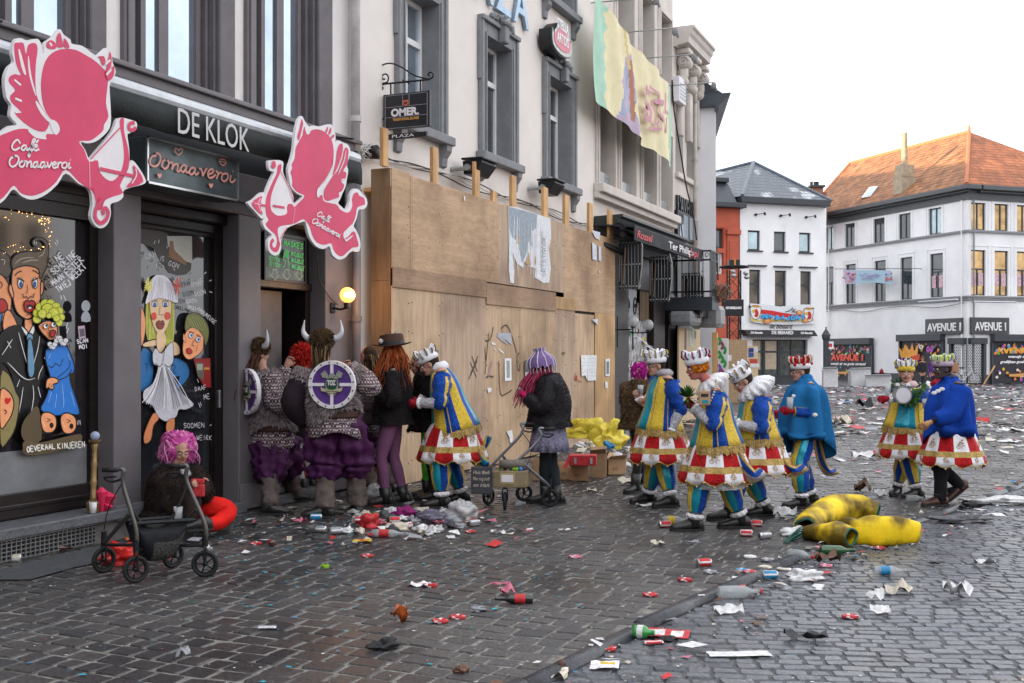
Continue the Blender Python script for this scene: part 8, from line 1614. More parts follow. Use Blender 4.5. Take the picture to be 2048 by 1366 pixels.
def costume(f,legs=True,jacket=True,skirt=True,hemz=-.10,gaunt=True,seed=0,legm=None,tail=None,sleeves=True):
 S=f.S;up=f.up;A=f.pel+up*hemz*S;jc=[CTEA,CYEL,CBLU]
 def jp(s_,j):d=abs(((j-8+16)%32)-16);return 0 if d<3 else 1 if d<7 else 2 if d<10 else 1 if d<13 else 2 if d<15 else 0
 if legs:
  for i in range(2):
   limb(f,"trouser_leg",[f.hip[i],f.hip[i].lerp(f.kn[i],.6),f.kn[i],f.kn[i].lerp(f.ank[i],.5),f.kn[i].lerp(f.ank[i],.80)],[.10,.105,.105,.105,.06],[CBLU,CYEL,CTEA],lambda s_,j:(0,1,2,0,1,0,2,1)[(j//2)%8],nz=.16)
   ruffle(f,f.kn[i].lerp(f.ank[i],.86),.05*S,.085*S,.07*S,CLAC,"ankle_ruffle",f.kn[i]-f.ank[i],40,9,.5)
   limb(f,"sock",[f.kn[i].lerp(f.ank[i],.86),f.ank[i]],[.045,.045],[CRED]);boot(f,i,h=.09)
 if skirt:
  B=f.pel+up*.02*S;C_=f.pel-UP*.43*S
  cols=[CRED,CWHI,CGLD];sc_=lambda a:-.05*abs(math.sin(a*6))*S
  loft(f,"skirt",[B,f.pel-UP*.12*S,f.pel-UP*.30*S,C_],[(.17,.16),(.24,.25),(.31,.32),(.35,.36)],cols,lambda s_,j:2 if .66<s_<.74 else((0 if(j//4+(s_>.7))%2 else 1)),n=48,fold=.06,nf=12,hem=sc_,k=5,tm=True)
  rg=f.last;m=MB();m2=MB();N=len(rg);cc=f.pel-UP*.2
  for j in range(2,48,4):
   for row,w_ in((int(N*.50),(j//4)%2==0),(int(N*.86),(j//4)%2==1)):
    if not w_:continue
    c=rg[min(row,N-1)][j];o=(c-cc);o.z=0;o=o.normalized();sd_=UP.cross(o);c=c+o*.018;s_=.9 if row<N*.7 else .6
    for q in(-.032,.032):m.tube([c+sd_*(q+.022*math.cos(a))*s_+UP*(-.02+.022*math.sin(a))*s_ for a in[k*.7854 for k in range(8)]],.003,4,closed=True)
    m.tube([c+sd_*-.03*s_,c+UP*.045*s_+sd_*-.01*s_,c+sd_*.03*s_+UP*.02*s_],.009*s_,5);m.ell(c+UP*.065*s_+sd_*.012*s_,.013*s_,6,5)
  m.build("rider_emblems",mat("emblem_gold",(.45,.24,.05),.4,.3,.2),f.t)
  m=MB();[m.ell(v+UP*-.012,.011,6,4)for v in rg[-1][::2]];m.build("hem_beads",mat("bead_copper",(.6,.38,.28),.25,.6,.1),f.t)
 if jacket:
  loft(f,"jacket",[f.neck+up*.005,f.neck-up*.07*S,f.pel.lerp(f.neck,.62),f.pel.lerp(f.neck,.25),A],[(.07,.075),(.195,.125),(.21,.165),(.215,.19),(.275,.265)],jc,jp,fold=.025,nf=8,trims=(5,11,1,15),hem=lambda a:-.012*abs(math.sin(a*4))*S);fringe(f,f.last[-1],.085*S)
 if sleeves:
  for i in range(2):
   limb(f,"sleeve",[f.sh[i]+up*.02,f.sh[i].lerp(f.el[i],.3),f.sh[i].lerp(f.el[i],.75),f.el[i],f.el[i].lerp(f.hand[i],.22)],[.085,.10,.085,.075,.055],[CBLU,CYEL],lambda s_,j:1 if j%8==2 and .1<s_<.75 else 0,nz=.22)
   limb(f,"gauntlet",[f.el[i].lerp(f.hand[i],.08),f.el[i].lerp(f.hand[i],.5),f.el[i].lerp(f.hand[i],.9)],[.062,.056,.046],[CSIL,CGLD],lambda s_,j:1 if .38<s_<.46 or s_<.06 else 0,nz=.08);ruffle(f,f.el[i].lerp(f.hand[i],.93),.035*S,.062*S,.05*S,CLAC,"cuff",f.hand[i]-f.el[i],30,7,.5)
 if tail:
  for k,(pts,w_,cs)in enumerate(tail):
   P_=smooth_open([D(x,y,f.d+do)for x,y,do in pts],6);N=len(P_);m=MB();vs=[];sd_=f.lf
   for q,p in enumerate(P_):
    t=(P_[min(q+1,N-1)]-P_[max(q-1,0)]).normalized();nn=t.cross(AX).normalized();ww=w_*(1-.55*q/N)
    vs+=[p+nn*ww*s_+AX*.06*math.sin(s_*3+q*.3)for s_ in(-1,-.72,-.2,.2,.72,1)]
   m.add(vs,[(6*q+z,6*q+z+1,6*q+z+7,6*q+z+6)for q in range(N-1)for z in range(5)],[(3,0,1,2,3)[z]for q in range(N-1)for z in range(5)]);o=m.build("coat_tail",[cs[0],cs[1],cs[2],CGLD],f.t,True,fix=False);o.modifiers.new("t",'SOLIDIFY').thickness=.012
def cup(f,p,h=.12,r=.035,liquid=None,label=None,stem=False):
 t=thing("drinking_glass",label,"glass",p);m=MB();lathe(m,p,UP,[(0,r*.8),(h,r),(h,r*.92),(.006,r*.72)],12);m.build("glass",mat("glass_clear",(.6,.63,.65),.08,var=0,alpha=.38,spec=.9),t,True)
 if liquid:m=MB();lathe(m,p,UP,[(.007,r*.7),(h*.6,r*.84)],12);m.build("drink",mat("drink_"+liquid,liquid,.2,var=0),t,True)
 return t
# ---- the five in costume and cape, left to right
f=fig("costumed man with white feather on his crown hat and grey hood, walking first",[(1297,1006),(1342,1014)],(1322,872),(1327,752),(1311,731),200,[(1341,862,-.22),(1292,800,.25)],1.02,pitch=6)
costume(f);crown_hat(f);ruffle(f,f.neck+UP*.03,.07,.11,.10,cloth("grey_hood",(.30,.28,.30)),"hood",None,30,4,.25)
m=MB();rr=random.Random(2);a0=f.Hp(-.02,.06,.12)
for i in range(46):s_=i/46;c=a0.lerp(D(1272,672,f.d),s_);m.add([c,c+UP*.012,c+(-RT*rr.uniform(.3,1)+UP*rr.uniform(.1,1)).normalized()*.07*(1.3-s_*.5)*(1 if i%2 else-1)],[(0,1,2)])
m.build("feather",CLAC,f.t,fix=False)
m=MB();H=f.Hp;[m.tube([H(.095+.0*q,s_*.03+.024*math.cos(q),.0+.02*math.sin(q))for q in[k*.785 for k in range(8)]],.003,4,closed=True)for s_ in(1,-1)];m.tube([H(.09,.054,.0),H(0,.082,0)],.003,4);m.build("glasses",BLACK,f.t)
f=fig("striding costumed man with curly orange hair, pink painted face and green leaves",[(1388,1062),(1482,1056)],(1432,885),(1425,775),(1394,735),183,[(1388,815,-.16),(1384,812,.18)],1.0,skin=SKP,glove=cloth("red_glove",(.30,.01,.02)),pitch=12,hdoff=-.02)
costume(f,tail=[([(1450,880,-.1),(1475,925,-.2),(1505,955,-.25),(1528,944,-.25)],.09,(CSIL,CSIL,CBLU))]);crown_hat(f,cols=[CWHI,cloth("navy_cloth",0),CRED],red=True,seed=3)
ORH=[cloth("orange_hair",(.62,.22,.02)),cloth("orange_hair_dark",(.42,.12,.01))]
hair(f,ORH,170,lambda rr:(rr.uniform(-.11,.05),rr.choice((-1,1))*rr.uniform(.06,.085),rr.uniform(-.02,.05)),[(0,0,-.02),(0,0,-.03),(0,0,-.05)],.02,.010,curl=.022)
ruffle(f,f.neck+UP*.03,.09,.17,.15,CLAC,"lace_ruff",f.up+f.fw*.6,70,13,.5);loft(f,"petticoat",[f.pel-UP*.3,f.pel-UP*.52],[(.27,.25),(.30,.27)],[CLAC],fold=.05,nf=14,n=40)
m=MB();rr=random.Random(3);c0=D(1374,795,f.d-.2)
for i in range(60):d=Vector((rr.uniform(-1,1),rr.uniform(-1,1),rr.uniform(-.3,1.2))).normalized()*.13;s_=d.cross(UP).normalized()*.018;m.add([c0,c0+d*.5+s_,c0+d,c0+d*.5-s_],[(0,1,2,3)])
LEAF=mat("leaf_green",(.03,.10,.015),.5,var=.4);tag(m.build("leaf_bunch",LEAF,None,org=c0,fix=False),"bunch of green leaves held by the orange-haired costumed man","leaves")
m=MB();q=[D(x,y,f.d-.30)for x,y in((1390,800),(1415,808),(1430,780),(1432,760))];[m.ell(p,.011,6,5)for p in smooth_open(q,6)];m.build("pearl_chain",mat("pearl_gold",(.6,.5,.35),.2,.5),f.t);F_=Fr(D(1410,800,f.d-.33),RT);m=MB();zc_=F_.O.z;F_.O.z=0;m.box(F_,-.06,.05,-.01,.01,zc_-.05,zc_+.09,0,.01);m.box(F_,-.04,.03,.011,.013,zc_+.03,zc_+.06,1);m.box(F_,-.03,.03,.011,.013,zc_-.03,zc_,2);m.build("card_tag",[CB,CBLK,CTEA],f.t)
f=fig("costumed man bowed forward in a huge white ruff, third of the group",[(1458,1040),(1530,1032)],(1512,892),(1512,785),(1485,762),186,[(1472,848,-.2),(1470,846,.18)],1.02,pitch=32)
costume(f,tail=[([(1540,880,-.1),(1560,930,-.15),(1590,945,-.15),(1612,935,-.15)],.08,(CSIL,CGLD,CBLU))]);crown_hat(f,seed=4);ruffle(f,f.neck+UP*.035,.10,.21,.20,CLAC,"lace_ruff",f.up+f.fw*.7,80,15,.4)
PON=cloth("blue_fleece",(.012,.12,.30),.95,.12,6,.5,14);RB=cloth("royal_blue_fleece",(.006,.045,.30),.95,.12,6,.5,14)
def cape(f,M,hem,extra=0.0,top=.05):
 S=f.S;o=loft(f,"cape",[f.neck+f.up*top,f.neck-f.up*.025,f.neck-UP*.09*S,f.neck-UP*.20*S,f.neck-UP*.40*S,f.neck-UP*.72*S],[(.075,.075),(.17,.12),(.26,.18),(.275,.22),(.28,.26),(.30,.29)],[M],n=90,fold=.15,nf=6,ph=1,hem=hem,k=4,nz=.10);ruffle(f,f.neck+UP*.035,.06,.088,.09,M,"collar",None,30,3,.15);return o
f=fig("man in a sky-blue fleece cape, glasses and red and white hat, holding a plastic cup",[(1603,1016),(1622,1008)],(1614,885),(1610,762),(1600,743),186,[(1584,822,-.24),(1562,826,.12)],.97,glove=cloth("red_glove",0),pitch=4,poles=(-1,-1))
costume(f,skirt=False,jacket=False,sleeves=False,tail=[([(1630,870,.05),(1640,920,.05),(1655,945,.05),(1675,943,.05)],.06,(CSIL,CGLD,CBLU))]);cape(f,PON,lambda a:-.16*math.sin(a*1+4)-.07*math.sin(3*a));
for i in range(2):limb(f,"sleeve",[f.el[i],f.el[i].lerp(f.hand[i],.9)],[.06,.055],[CBLU,CYEL],lambda s_,j:1 if j%8<2 else 0);limb(f,"rubber_boot_shaft",[f.kn[i].lerp(f.ank[i],.45),f.ank[i]],[.075,.062],[CBLK])
loft(f,"hip_panels",[f.pel+UP*.1,f.pel-UP*.08],[(.17,.15),(.20,.18)],[CYEL,CBLU],lambda s_,j:(j//3)%2);fringe(f,f.last[-1],.08)
crown_hat(f,CWHI,[CRED,CWHI,CGLD],True,seed=5);m=MB();H=f.Hp;[m.tube([H(.097,s_*.032+.026*math.cos(q),.0+.024*math.sin(q))for q in[k*.785 for k in range(8)]],.0025,4,closed=True)for s_ in(1,-1)];m.tube([H(.09,.058,.0),H(0,.082,0)],.0025,4);m.build("glasses",BLACK,f.t)
m=MB();[m.ell(D(x,y,f.d-.29),(r*1.2,r*.7,r),10,6)for x,y,r in((1587,792,.018),(1630,830,.024))];m.build("stickers",SWHITE,f.t);cup(f,D(1580,818,f.d-.27),.13,.04,None,"clear plastic cup in the sky-blue caped man's red-gloved hand")
f=fig("laughing costumed person with leaf garland and drum-like clock on the chest, left of the couple",[(1794,990),(1834,996)],(1814,868),(1818,775),(1812,748),252,[(1776,797,-.28),(1862,770,-.02)],.98,glove=cloth("red_glove",0),pitch=-4,toes=(235,205),poles=(.4,.2),mouth='701818')
f.foot # walking towards the camera
costume(f);crown_hat(f,CYEL,None,seed=6);ruffle(f,f.neck+UP*.03,.07,.10,.10,cloth("pink_scarf",(.55,.40,.40)),"scarf",None,30,4,.2)
m=MB();rr=random.Random(5)
for i in range(170):
 s_=rr.uniform(-1,1);c=D(1818+s_*26,765+(1-s_*s_)*38,f.d-.24);d=Vector((rr.uniform(-1,1),rr.uniform(-1,1),rr.uniform(-1.2,.5))).normalized()*.10;w_=d.cross(AX).normalized()*.014;m.add([c,c+d*.5+w_,c+d,c+d*.5-w_],[(0,1,2,3)])
m.build("leaf_garland",LEAF,f.t,fix=False);c=D(1802,790,f.d-.30);t=thing("alarm_clock","big round silver alarm-clock prop hanging on the laughing person's chest","clock",c);m=MB();m.cyl(c,c-AX*.08,.105,24);[m.ell(c+UP*.11+RT*s_*.06-AX*.04,.035,10,6)for s_ in(1,-1)];m.build("clock_case",STEEL,t);m=MB();m.cyl(c-AX*.081,c-AX*.086,.088,24);m.build("clock_face",SWHITE,t)
m=MB();hz_=f.Hp(.03,.0,.20);m.prism([hz_+RT*a+UP*b for a,b in((-.06,0),(-.09,.13),(-.04,.07),(-.01,.16),(.02,.07),(.08,.12),(.06,0))],AX*.01);m.build("paper_crown",mat('foil_orange',(.6,.28,.05),.4),f.t);cup(f,D(1776,790,f.d-.28),.12,.035,None,"empty plastic cup raised by the laughing person");cup(f,D(1850,818,f.d-.34),.12,.035,'4a1208',"stemmed dark beer between the laughing person and the caped man")
f=fig("man in a royal blue cape and dark-painted face walking beside the laughing person",[(1880,1012),(1919,1006)],(1902,870),(1900,762),(1884,738),195,[(1860,845,-.26),(1872,800,.25)],1.0,skin=SKD,glove=cloth("tan_glove",(.42,.22,.10)),under=cloth("black_jeans",(.015,.016,.02)),pitch=2,d0=12.66,poles=(-.6,-.6),lift=(0,.12))
JN=cloth("black_jeans",0);BRB=cloth("brown_boot",(.06,.022,.014),.45,.3,sheen=0)
for i in range(2):limb(f,"trouser_leg",[f.hip[i],f.kn[i],f.kn[i].lerp(f.ank[i],.5),f.ank[i]],[.11,.085,.075,.07],[JN],nz=.2);boot(f,i,BRB,.06,pitch=(.0,.6)[i])
costume(f,legs=False,jacket=False,sleeves=False);f.S=.92;cape(f,RB,lambda a:-.20*math.cos(a-3.6)-.05*math.sin(4*a));f.S=1.0;limb(f,"cape_sleeve",[f.sh[0],f.el[0],f.el[0].lerp(f.hand[0],.75)],[.12,.11,.075],[RB],nz=.15)
crown_hat(f,cloth("lilac_band",(.42,.33,.40)),[cloth("lime_tulle",(.45,.52,.18)),CWHI,cloth("navy_cloth",0)],seed=7);ruffle(f,f.neck+UP*.045,.055,.085,.08,BLACK,"neck_scarf",None,26,4,.2);m=MB();[m.ell(D(x,y,f.d-.30),(.03,.01,.02),8,5)for x,y in((1868,786),(1884,778),(1876,782))];m.build("stickers",SWHITE,f.t)
# ---- costumed man at the hoarding
f=fig("costumed man bending forward in yellow and blue coat, right end of doorway crowd",[(884,1016),(924,1006)],(905,872),(880,738),(858,728),184,[(836,806,-.2),(838,800,.2)],1.06,pitch=26,glove=cloth("red_glove",0))
costume(f,hemz=-.14,tail=[([(935,870,-.1),(950,910,-.15),(968,930,-.15),(978,925,-.15)],.10,(CYEL,CBLU,CTEA)),([(945,830,.1),(955,890,.1),(968,895,.1),(978,872,.1)],.05,(CTEA,CBLU,CYEL))]);crown_hat(f,seed=8);ruffle(f,f.neck+UP*.02,.07,.10,.12,CWHI,"collar",f.up,30,5,.2)
# ---- vikings
FUR=[cloth("fur_a",(.24,.195,.195),.9),cloth("fur_b",(.46,.41,.41),.9),cloth("fur_c",(.11,.08,.085),.9)];FBR=[cloth("fur_brown",(.075,.045,.022),.9),cloth("fur_brown_b",(.20,.13,.065),.9),cloth("fur_brown_c",(.025,.015,.01),.9)]
def viking(f,shield,hairlong=False,sdn=1,vest=True,helm=True):
 S=f.S
 for i in range(2):
  limb(f,"baggy_trouser_leg",[f.hip[i],f.hip[i].lerp(f.kn[i],.5),f.kn[i],f.kn[i].lerp(f.ank[i],.25),f.kn[i].lerp(f.ank[i],.42)],[.14,.175,.175,.15,.07],[CPUR],nz=.30,n=40,fold=.34,nf=8);limb(f,"leg_wrap",[f.kn[i].lerp(f.ank[i],.3),f.kn[i].lerp(f.ank[i],.6),f.ank[i]],[.085,.085,.09],[CGRE],nz=.35,fold=.25);boot(f,i,h=.04,sz=1.1)
  limb(f,"sleeve",[f.sh[i],f.sh[i].lerp(f.el[i],.5),f.el[i],f.hand[i]],[.11,.10,.085,.06],[KNIT if vest else CGRE],nz=.15)
 loft(f,"tunic",[f.neck-f.up*.02,f.neck-f.up*.09,f.pel.lerp(f.neck,.4),f.pel,f.pel-UP*.16*S],[(.07,.07),(.19,.12),(.20,.17),(.22,.20),(.27,.25)],[KNIT],fold=.03,nf=9,n=40,hem=lambda a:.04*math.sin(3*a+1));loft(f,"belt",[f.pel+UP*.07,f.pel+UP*.0],[(.236,.212),(.242,.217)],[cloth("belt_leather",(.05,.025,.018),.5)])
 o=loft(f,"fur_vest",[f.neck+f.up*.01,f.neck-f.up*.07,f.pel.lerp(f.neck,.5),f.pel+f.up*.02*S],[(.11,.10),(.23,.16),(.245,.21),(.25,.23)],[FUR[0]],n=36,nz=.15,hem=lambda a:.05*math.sin(2*a));fur(f,o,FUR,9000,.05,"vest_fur",.004,.8)
 if sdn==2:
  for i in range(2):o=limb(f,'fur_shoulder',[f.sh[i]+UP*.03,f.sh[i].lerp(f.el[i],.35)],[.135,.125],[FUR[0]],nz=.1,n=20);fur(f,o,FUR,1800,.05,'shoulder_fur',.004,.8)
 H=f.Hp
 if helm:m=MB();m.ell(H(-.012,0,.075),1,20,12,0,f.H@Matrix.Diagonal(Vector((.125,.112,.095))*S));o=m.build("fur_helmet",FBR[0],f.t,True);fur(f,o,FBR,3500,.028,"helmet_fur",.004,.2)
 for s_ in((1,-1)if helm else()):m=MB();m.tube(smooth_open([H(-.0,.10*s_,.08),H(-.0,.15*s_,.09),H(-.0,.19*s_,.15),H(-.0,.175*s_,.26)],4),[v.x*S for v in smooth_open([Vector((q,0,0))for q in(.034,.03,.02,.004)],4)],10);m.build("horn",mat("horn_white",(.48,.50,.53),.35),f.t,True)
 if not hairlong:hair(f,FBR,150,lambda rr:(rr.uniform(-.11,.0),rr.uniform(-.09,.09),rr.uniform(-.03,.03)),[(-.03,0,-.10),(-.05,0,-.22)],.04,.008,name='long_hair')
 if shield:
  px,py,deg,r=shield;c=D(px,py,f.d-.24*S);ax=hd_(deg);s1=UP.cross(ax).normalized()
  if s1.dot(RT)<0:s1=-s1
  t=f.t;disc=lambda r0,z:[c+ax*z+(s1*math.cos(a)+UP*math.sin(a))*r0 for a in[6.2832*k/36 for k in range(36)]]
  m=MB();m.rings([disc(r,-.01),disc(r,.015)],0,True,True);sh_=m.build("shield",cloth("shield_purple",(.085,.035,.19),.5),t)
  m=MB();m.rings([disc(r*1.06,-.015),disc(r*1.06,.03),disc(r*.90,.03),disc(r*.90,.016)],0,False,False)
  for a in(0,1.57,3.14,4.71):u=s1*math.cos(a)+UP*math.sin(a);v=ax.cross(u)*.016;m.prism([c+ax*.017+u*r*.35+v,c+ax*.017+u*r*.92+v,c+ax*.017+u*r*.92-v,c+ax*.017+u*r*.35-v],ax*.010)
  m.build("rim_and_spokes",SWHITE,sh_);m=MB();[m.ell(c+ax*.033+(s1*math.cos(a)+UP*math.sin(a))*r*.98,.009,6,4)for a in[6.2832*(k+.3)/16 for k in range(16)]];m.build("rivets",BLACKM,sh_)
  def em(pts,z,M,nm):m=MB();m.prism([c+ax*z+s1*a*r+UP*b*r for a,b in pts],ax*.006);return m.build(nm,M,sh_)
  SG_=mat("shield_stone",(.25,.27,.22),.6,var=.6,sc=60);em([(-.5,.48),(-.3,.62),(-.16,.40),(0,.55),(.16,.40),(.3,.62),(.5,.48),(.42,.3),(.25,.28),(.3,-.1),(.2,-.4),(0,-.58),(-.2,-.4),(-.3,-.1),(-.25,.28),(-.42,.3)],.02,SG_,"crest");em([(-.22,.26),(.22,.26),(.24,-.05),(.13,-.28),(0,-.38),(-.13,-.28),(-.24,-.05)],.028,mat("crest_green",(.012,.06,.03),.5),"crest_field");em([(-.5,-.10),(-.4,-.16),(0,-.24),(.4,-.16),(.5,-.10),(.46,-.28),(0,-.40),(-.46,-.28)],.034,mat("crest_ribbon",(.42,.38,.24),.5),"ribbon");em([(-.07,.5),(.07,.5),(.10,.3),(-.10,.3)],.036,STEEL,"helmet_emblem")
  Fs=Fr(c,s1 if s1.cross(UP).dot(ax)>0 else-s1);z_=c.z;Fs.O=Vector((c.x,c.y,0))-ax*0
  text("lettering","TOZ",Fs,-.19*r,z_-.02*r,.036,.30*r,SWHITE,sh_,.002,width=.38*r,bold=.003);text("lettering","CLUB VAN WALHALLA",Fs,-.32*r,z_-.33*r,.041,.10*r,BLACK,sh_,.001,width=.64*r)
f=fig("viking at left with long brown braids, fur vest and a purple shield seen edge-on",[(540,1030),(588,1004)],(545,882),(525,742),(518,708),40,[(572,735,.1),(580,830,-.1)],1.04,toes=(5,30),eyes=False)
viking(f,(497,783,222,.235));hair(f,[cloth("brown_hair",(.05,.02,.012)),cloth("brown_hair_b",(.09,.04,.025))],240,lambda rr:(rr.uniform(-.11,-.02),rr.uniform(-.09,.09),rr.uniform(-.03,.02)),[(-.05,0,-.12),(-.12,0,-.28),(-.14,0,-.46)],.09,.008,grow=.3)
f=fig("broad viking in the middle seen from behind with a round purple TOZ shield",[(650,1036),(716,1028)],(670,884),(652,735),(645,694),84,[(612,845,.05),(735,750,.35)],1.10,toes=(190,110),eyes=False)
viking(f,(665,769,262,.235),sdn=2);DKS=cloth("dark_sleeve",(.02,.013,.018),.9);limb(f,"fur_sleeve",[f.sh[0],f.el[0],f.hand[0]],[.115,.115,.08],[DKS])
f=fig("third viking half hidden behind, with grey wrapped sleeve and wrapped legs",[(738,1000),(775,990)],(745,865),(738,745),(735,712),150,[(752,795,.1),(700,740,.1)],1.02,eyes=False,doff=.3)
viking(f,None,vest=False,helm=False);m=MB();[m.box(Fr(D(728,815,f.d-.32),RT),a,b,-.03,.03,c,d,0,.01)for a,b,c,d in((-.12,.12,0,.0001),)];cc_=D(728,825,f.d-.35);Fz=Fr((cc_.x,cc_.y,0),RT);m=MB();m.box(Fz,-.12,.12,-.04,.04,cc_.z-.15,cc_.z+.14,0,.03);m.box(Fz,-.12,.12,.042,.06,cc_.z+.02,cc_.z+.15,0,.02);m.build("shoulder_bag",cloth("bag_leather",(.05,.03,.035),.6),f.t)
# ---- others in the doorway crowd
f=fig("person behind the vikings with bright red feather headdress",[(602,1000),(622,996)],(612,870),(610,748),(606,718),200,[(590,800,.1),(630,800,.1)],.98,doff=.25)
o=loft(f,"dark_coat",[f.neck,f.neck-UP*.08,f.pel,f.pel-UP*.25],[(.08,.08),(.19,.13),(.20,.18),(.24,.20)],[DKS]);m=MB();m.ell(f.Hp(0,0,.05),.11,12,8);o=m.build("feather_cap",LM['red'],f.t);fur(f,o,[LM['red'],cloth("red_feather",(.6,.03,.01))],1400,.07,"feathers",.008,.1)
for i in range(2):limb(f,"stocking",[f.hip[i],f.kn[i],f.ank[i]],[.08,.06,.05],[CWHI,CRED],lambda s_,j:int(j%8<3));boot(f,i)
f=fig("red-haired person in black fur coat, brown top hat and violet tights",[(772,1012),(808,1008)],(785,872),(790,735),(783,706),178,[(755,782,-.12),(752,790,.1)],1.06,glove=cloth("green_glove",(.08,.22,.05)),pitch=4,toes=(190,180))
BF=[cloth("black_fur",(.012,.010,.011),.9),cloth("black_fur_b",(.035,.028,.03),.9)]
def furcoat(f,mats,hem=.34,w_=1.0,ln=.03,n=8000,sl=.10):
 S=f.S;o=loft(f,"fur_coat",[f.neck+f.up*.04,f.neck-f.up*.06,f.pel.lerp(f.neck,.55),f.pel+f.up*.05,f.pel-UP*hem*.5,f.pel-UP*hem],[(.085*w_,.09*w_),(.21*w_,.15*w_),(.22*w_,.20*w_),(.225*w_,.21*w_),(.245*w_,.23*w_),(.26*w_,.24*w_)],[mats[0]],n=36,nz=.14,fold=.03);fur(f,o,mats,n,ln,"coat_fur",.004,.9)
 for i in range(2):o=limb(f,"fur_sleeve",[f.sh[i]+UP*.02,f.sh[i].lerp(f.el[i],.5),f.el[i],f.el[i].lerp(f.hand[i],.85)],[sl*.95,sl,sl*.95,sl*.8],[mats[0]],nz=.16,n=20);fur(f,o,mats,n//5,ln,"sleeve_fur",.004,.6,2)
furcoat(f,BF,.10,.95,.018,6000,.085);TI=cloth("violet_tights",(.17,.07,.14),.7,.15,20,.2,60)
for i in range(2):limb(f,"tights",[f.hip[i],f.hip[i].lerp(f.kn[i],.5),f.kn[i],f.kn[i].lerp(f.ank[i],.35),f.ank[i]],[.095,.085,.062,.064,.042],[TI],nz=.03,fold=0);boot(f,i,h=.10,sz=1.15)
RH=[cloth("red_hair",(.30,.065,.02)),cloth("red_hair_b",(.42,.12,.04)),cloth("red_hair_c",(.18,.03,.01))]
hair(f,RH,300,lambda rr:dome(rr),[(-.01,0,-.14),(.02,0,-.28),(.04,0,-.46)],.12,.007,curl=.014,grow=.45,name="long_hair")
H=f.Hp;HT=cloth("brown_felt",(.045,.022,.014),.7);rg=lambda r,z,w_=0:[H(-.01+r*1.15*math.cos(a),r*math.sin(a),z+w_*math.cos(a)**2)for a in[6.2832*k/24 for k in range(24)]];m=MB();m.rings([rg(.11,.075),rg(.185,.07,.03),rg(.188,.078,.03),rg(.12,.088),rg(.112,.19),rg(.09,.205),rg(.01,.20)],0,True,True);ht=m.build("top_hat",HT,f.t,True);m=MB();m.rings([rg(.124,.09),rg(.122,.125)],0);m.build("hat_band",BLACK,ht);m=MB();m.prism([H(-.02,.02,.17),H(-.05,.02,.17),H(-.09,.03,.27)],f.H@Vector((.002,.01,0)));[m.ell(H(.09,.09*s_,.13),.03,8,5)for s_ in(1,.5,0)];m.build("hat_trinkets",CSIL,ht)
f=fig("person in black bear-like fur and green tights behind the bending costumed man",[(850,1004),(866,1010)],(858,872),(855,742),(836,728),182,[(832,800,-.1),(830,790,.15)],.99,doff=.35,pitch=16)
furcoat(f,BF,.14,1.0,.035,7000,.11);GT=cloth("lime_tights",(.10,.50,.04))
for i in range(2):limb(f,"tights",[f.hip[i],f.kn[i],f.ank[i]],[.09,.065,.05],[GT if i==0 else CBLK],nz=.05);boot(f,i)
hair(f,[cloth("dark_hair",(.035,.015,.015)),cloth("wine_hair",(.18,.01,.03))],160,lambda rr:dome(rr,.10,.0),[(-.03,0,-.06),(-.06,0,-.16)],.03,.008)
f=fig("woman pushing a walker in violet lampshade hat, black fur jacket and pink gloves",[(1090,1006),(1116,1008)],(1098,880),(1100,752),(1084,737),182,[(1052,792,-.1),(1054,790,.12)],1.0,glove=cloth("pink_glove",(.62,.01,.13),.8),pitch=8,curl=.9)
furcoat(f,[cloth("black_velvet_fur",(.012,.011,.014),.5),cloth("black_fur_b",0)],.08,1.12,.012,9000,.10);SK2=cloth("checked_skirt",(.22,.21,.30),.8,.8,60);loft(f,"skirt",[f.pel+UP*.02,f.pel-UP*.36],[(.19,.17),(.25,.23)],[SK2],fold=.05,nf=14,n=56)
for i in range(2):limb(f,"leggings",[f.hip[i],f.kn[i],f.kn[i].lerp(f.ank[i],.35),f.ank[i]],[.10,.068,.068,.05],[cloth("dark_legging",(.016,.022,.026),.7)],nz=.04);boot(f,i,h=.12,sz=1.05)
PH=[cloth("pink_hair",(.32,.03,.09)),cloth("pink_hair_b",(.45,.08,.14)),cloth("wine_hair",0)];hair(f,PH,260,lambda rr:dome(rr,.105,-.02),[(.04,0,-.12),(.11,0,-.24),(.15,0,-.40)],.09,.008,curl=.010,grow=.3)
rg=lambda r,z,w_=0:[H(-.0+r*math.cos(a),r*math.sin(a),z-w_*abs(math.cos(a*5)))for a in[6.2832*k/40 for k in range(40)]];H=f.Hp;LV=cloth("lampshade_violet",(.16,.10,.25),.8);m=MB();m.rings([rg(.165,.035,.025),rg(.16,.08),rg(.135,.13),rg(.085,.17),rg(.06,.20),rg(.075,.235),rg(.07,.237),rg(.02,.21)],0,False,True);ls=m.build("lampshade",LV,f.t,True)
m=MB();[m.tube([H(r*1.02*math.cos(a),r*1.02*math.sin(a),z)for r,z in((.165,.02),(.16,.08),(.135,.13),(.085,.17),(.06,.20),(.077,.235))],.005,4)for a in[6.2832*k/10 for k in range(10)]];m.build("shade_ribs",CLAC,ls);m=MB();[m.tube([H(.163*math.cos(a),.163*math.sin(a),.02),H(.163*math.cos(a),.163*math.sin(a),-.045)],.005,4)for a in[6.2832*k/22 for k in range(22)]];m.build("bead_fringe",CSIL,ls);cup(f,D(1040,790,f.d-.05),.09,.03,None,"clear glass held out by the lampshade woman")
f=fig("woman in brown fur coat and magenta wig holding beer behind the feather-hatted man",[(1270,985),(1290,980)],(1278,872),(1280,765),(1278,742),230,[(1284,795,-.24),(1275,800,.1)],.98,pitch=5)
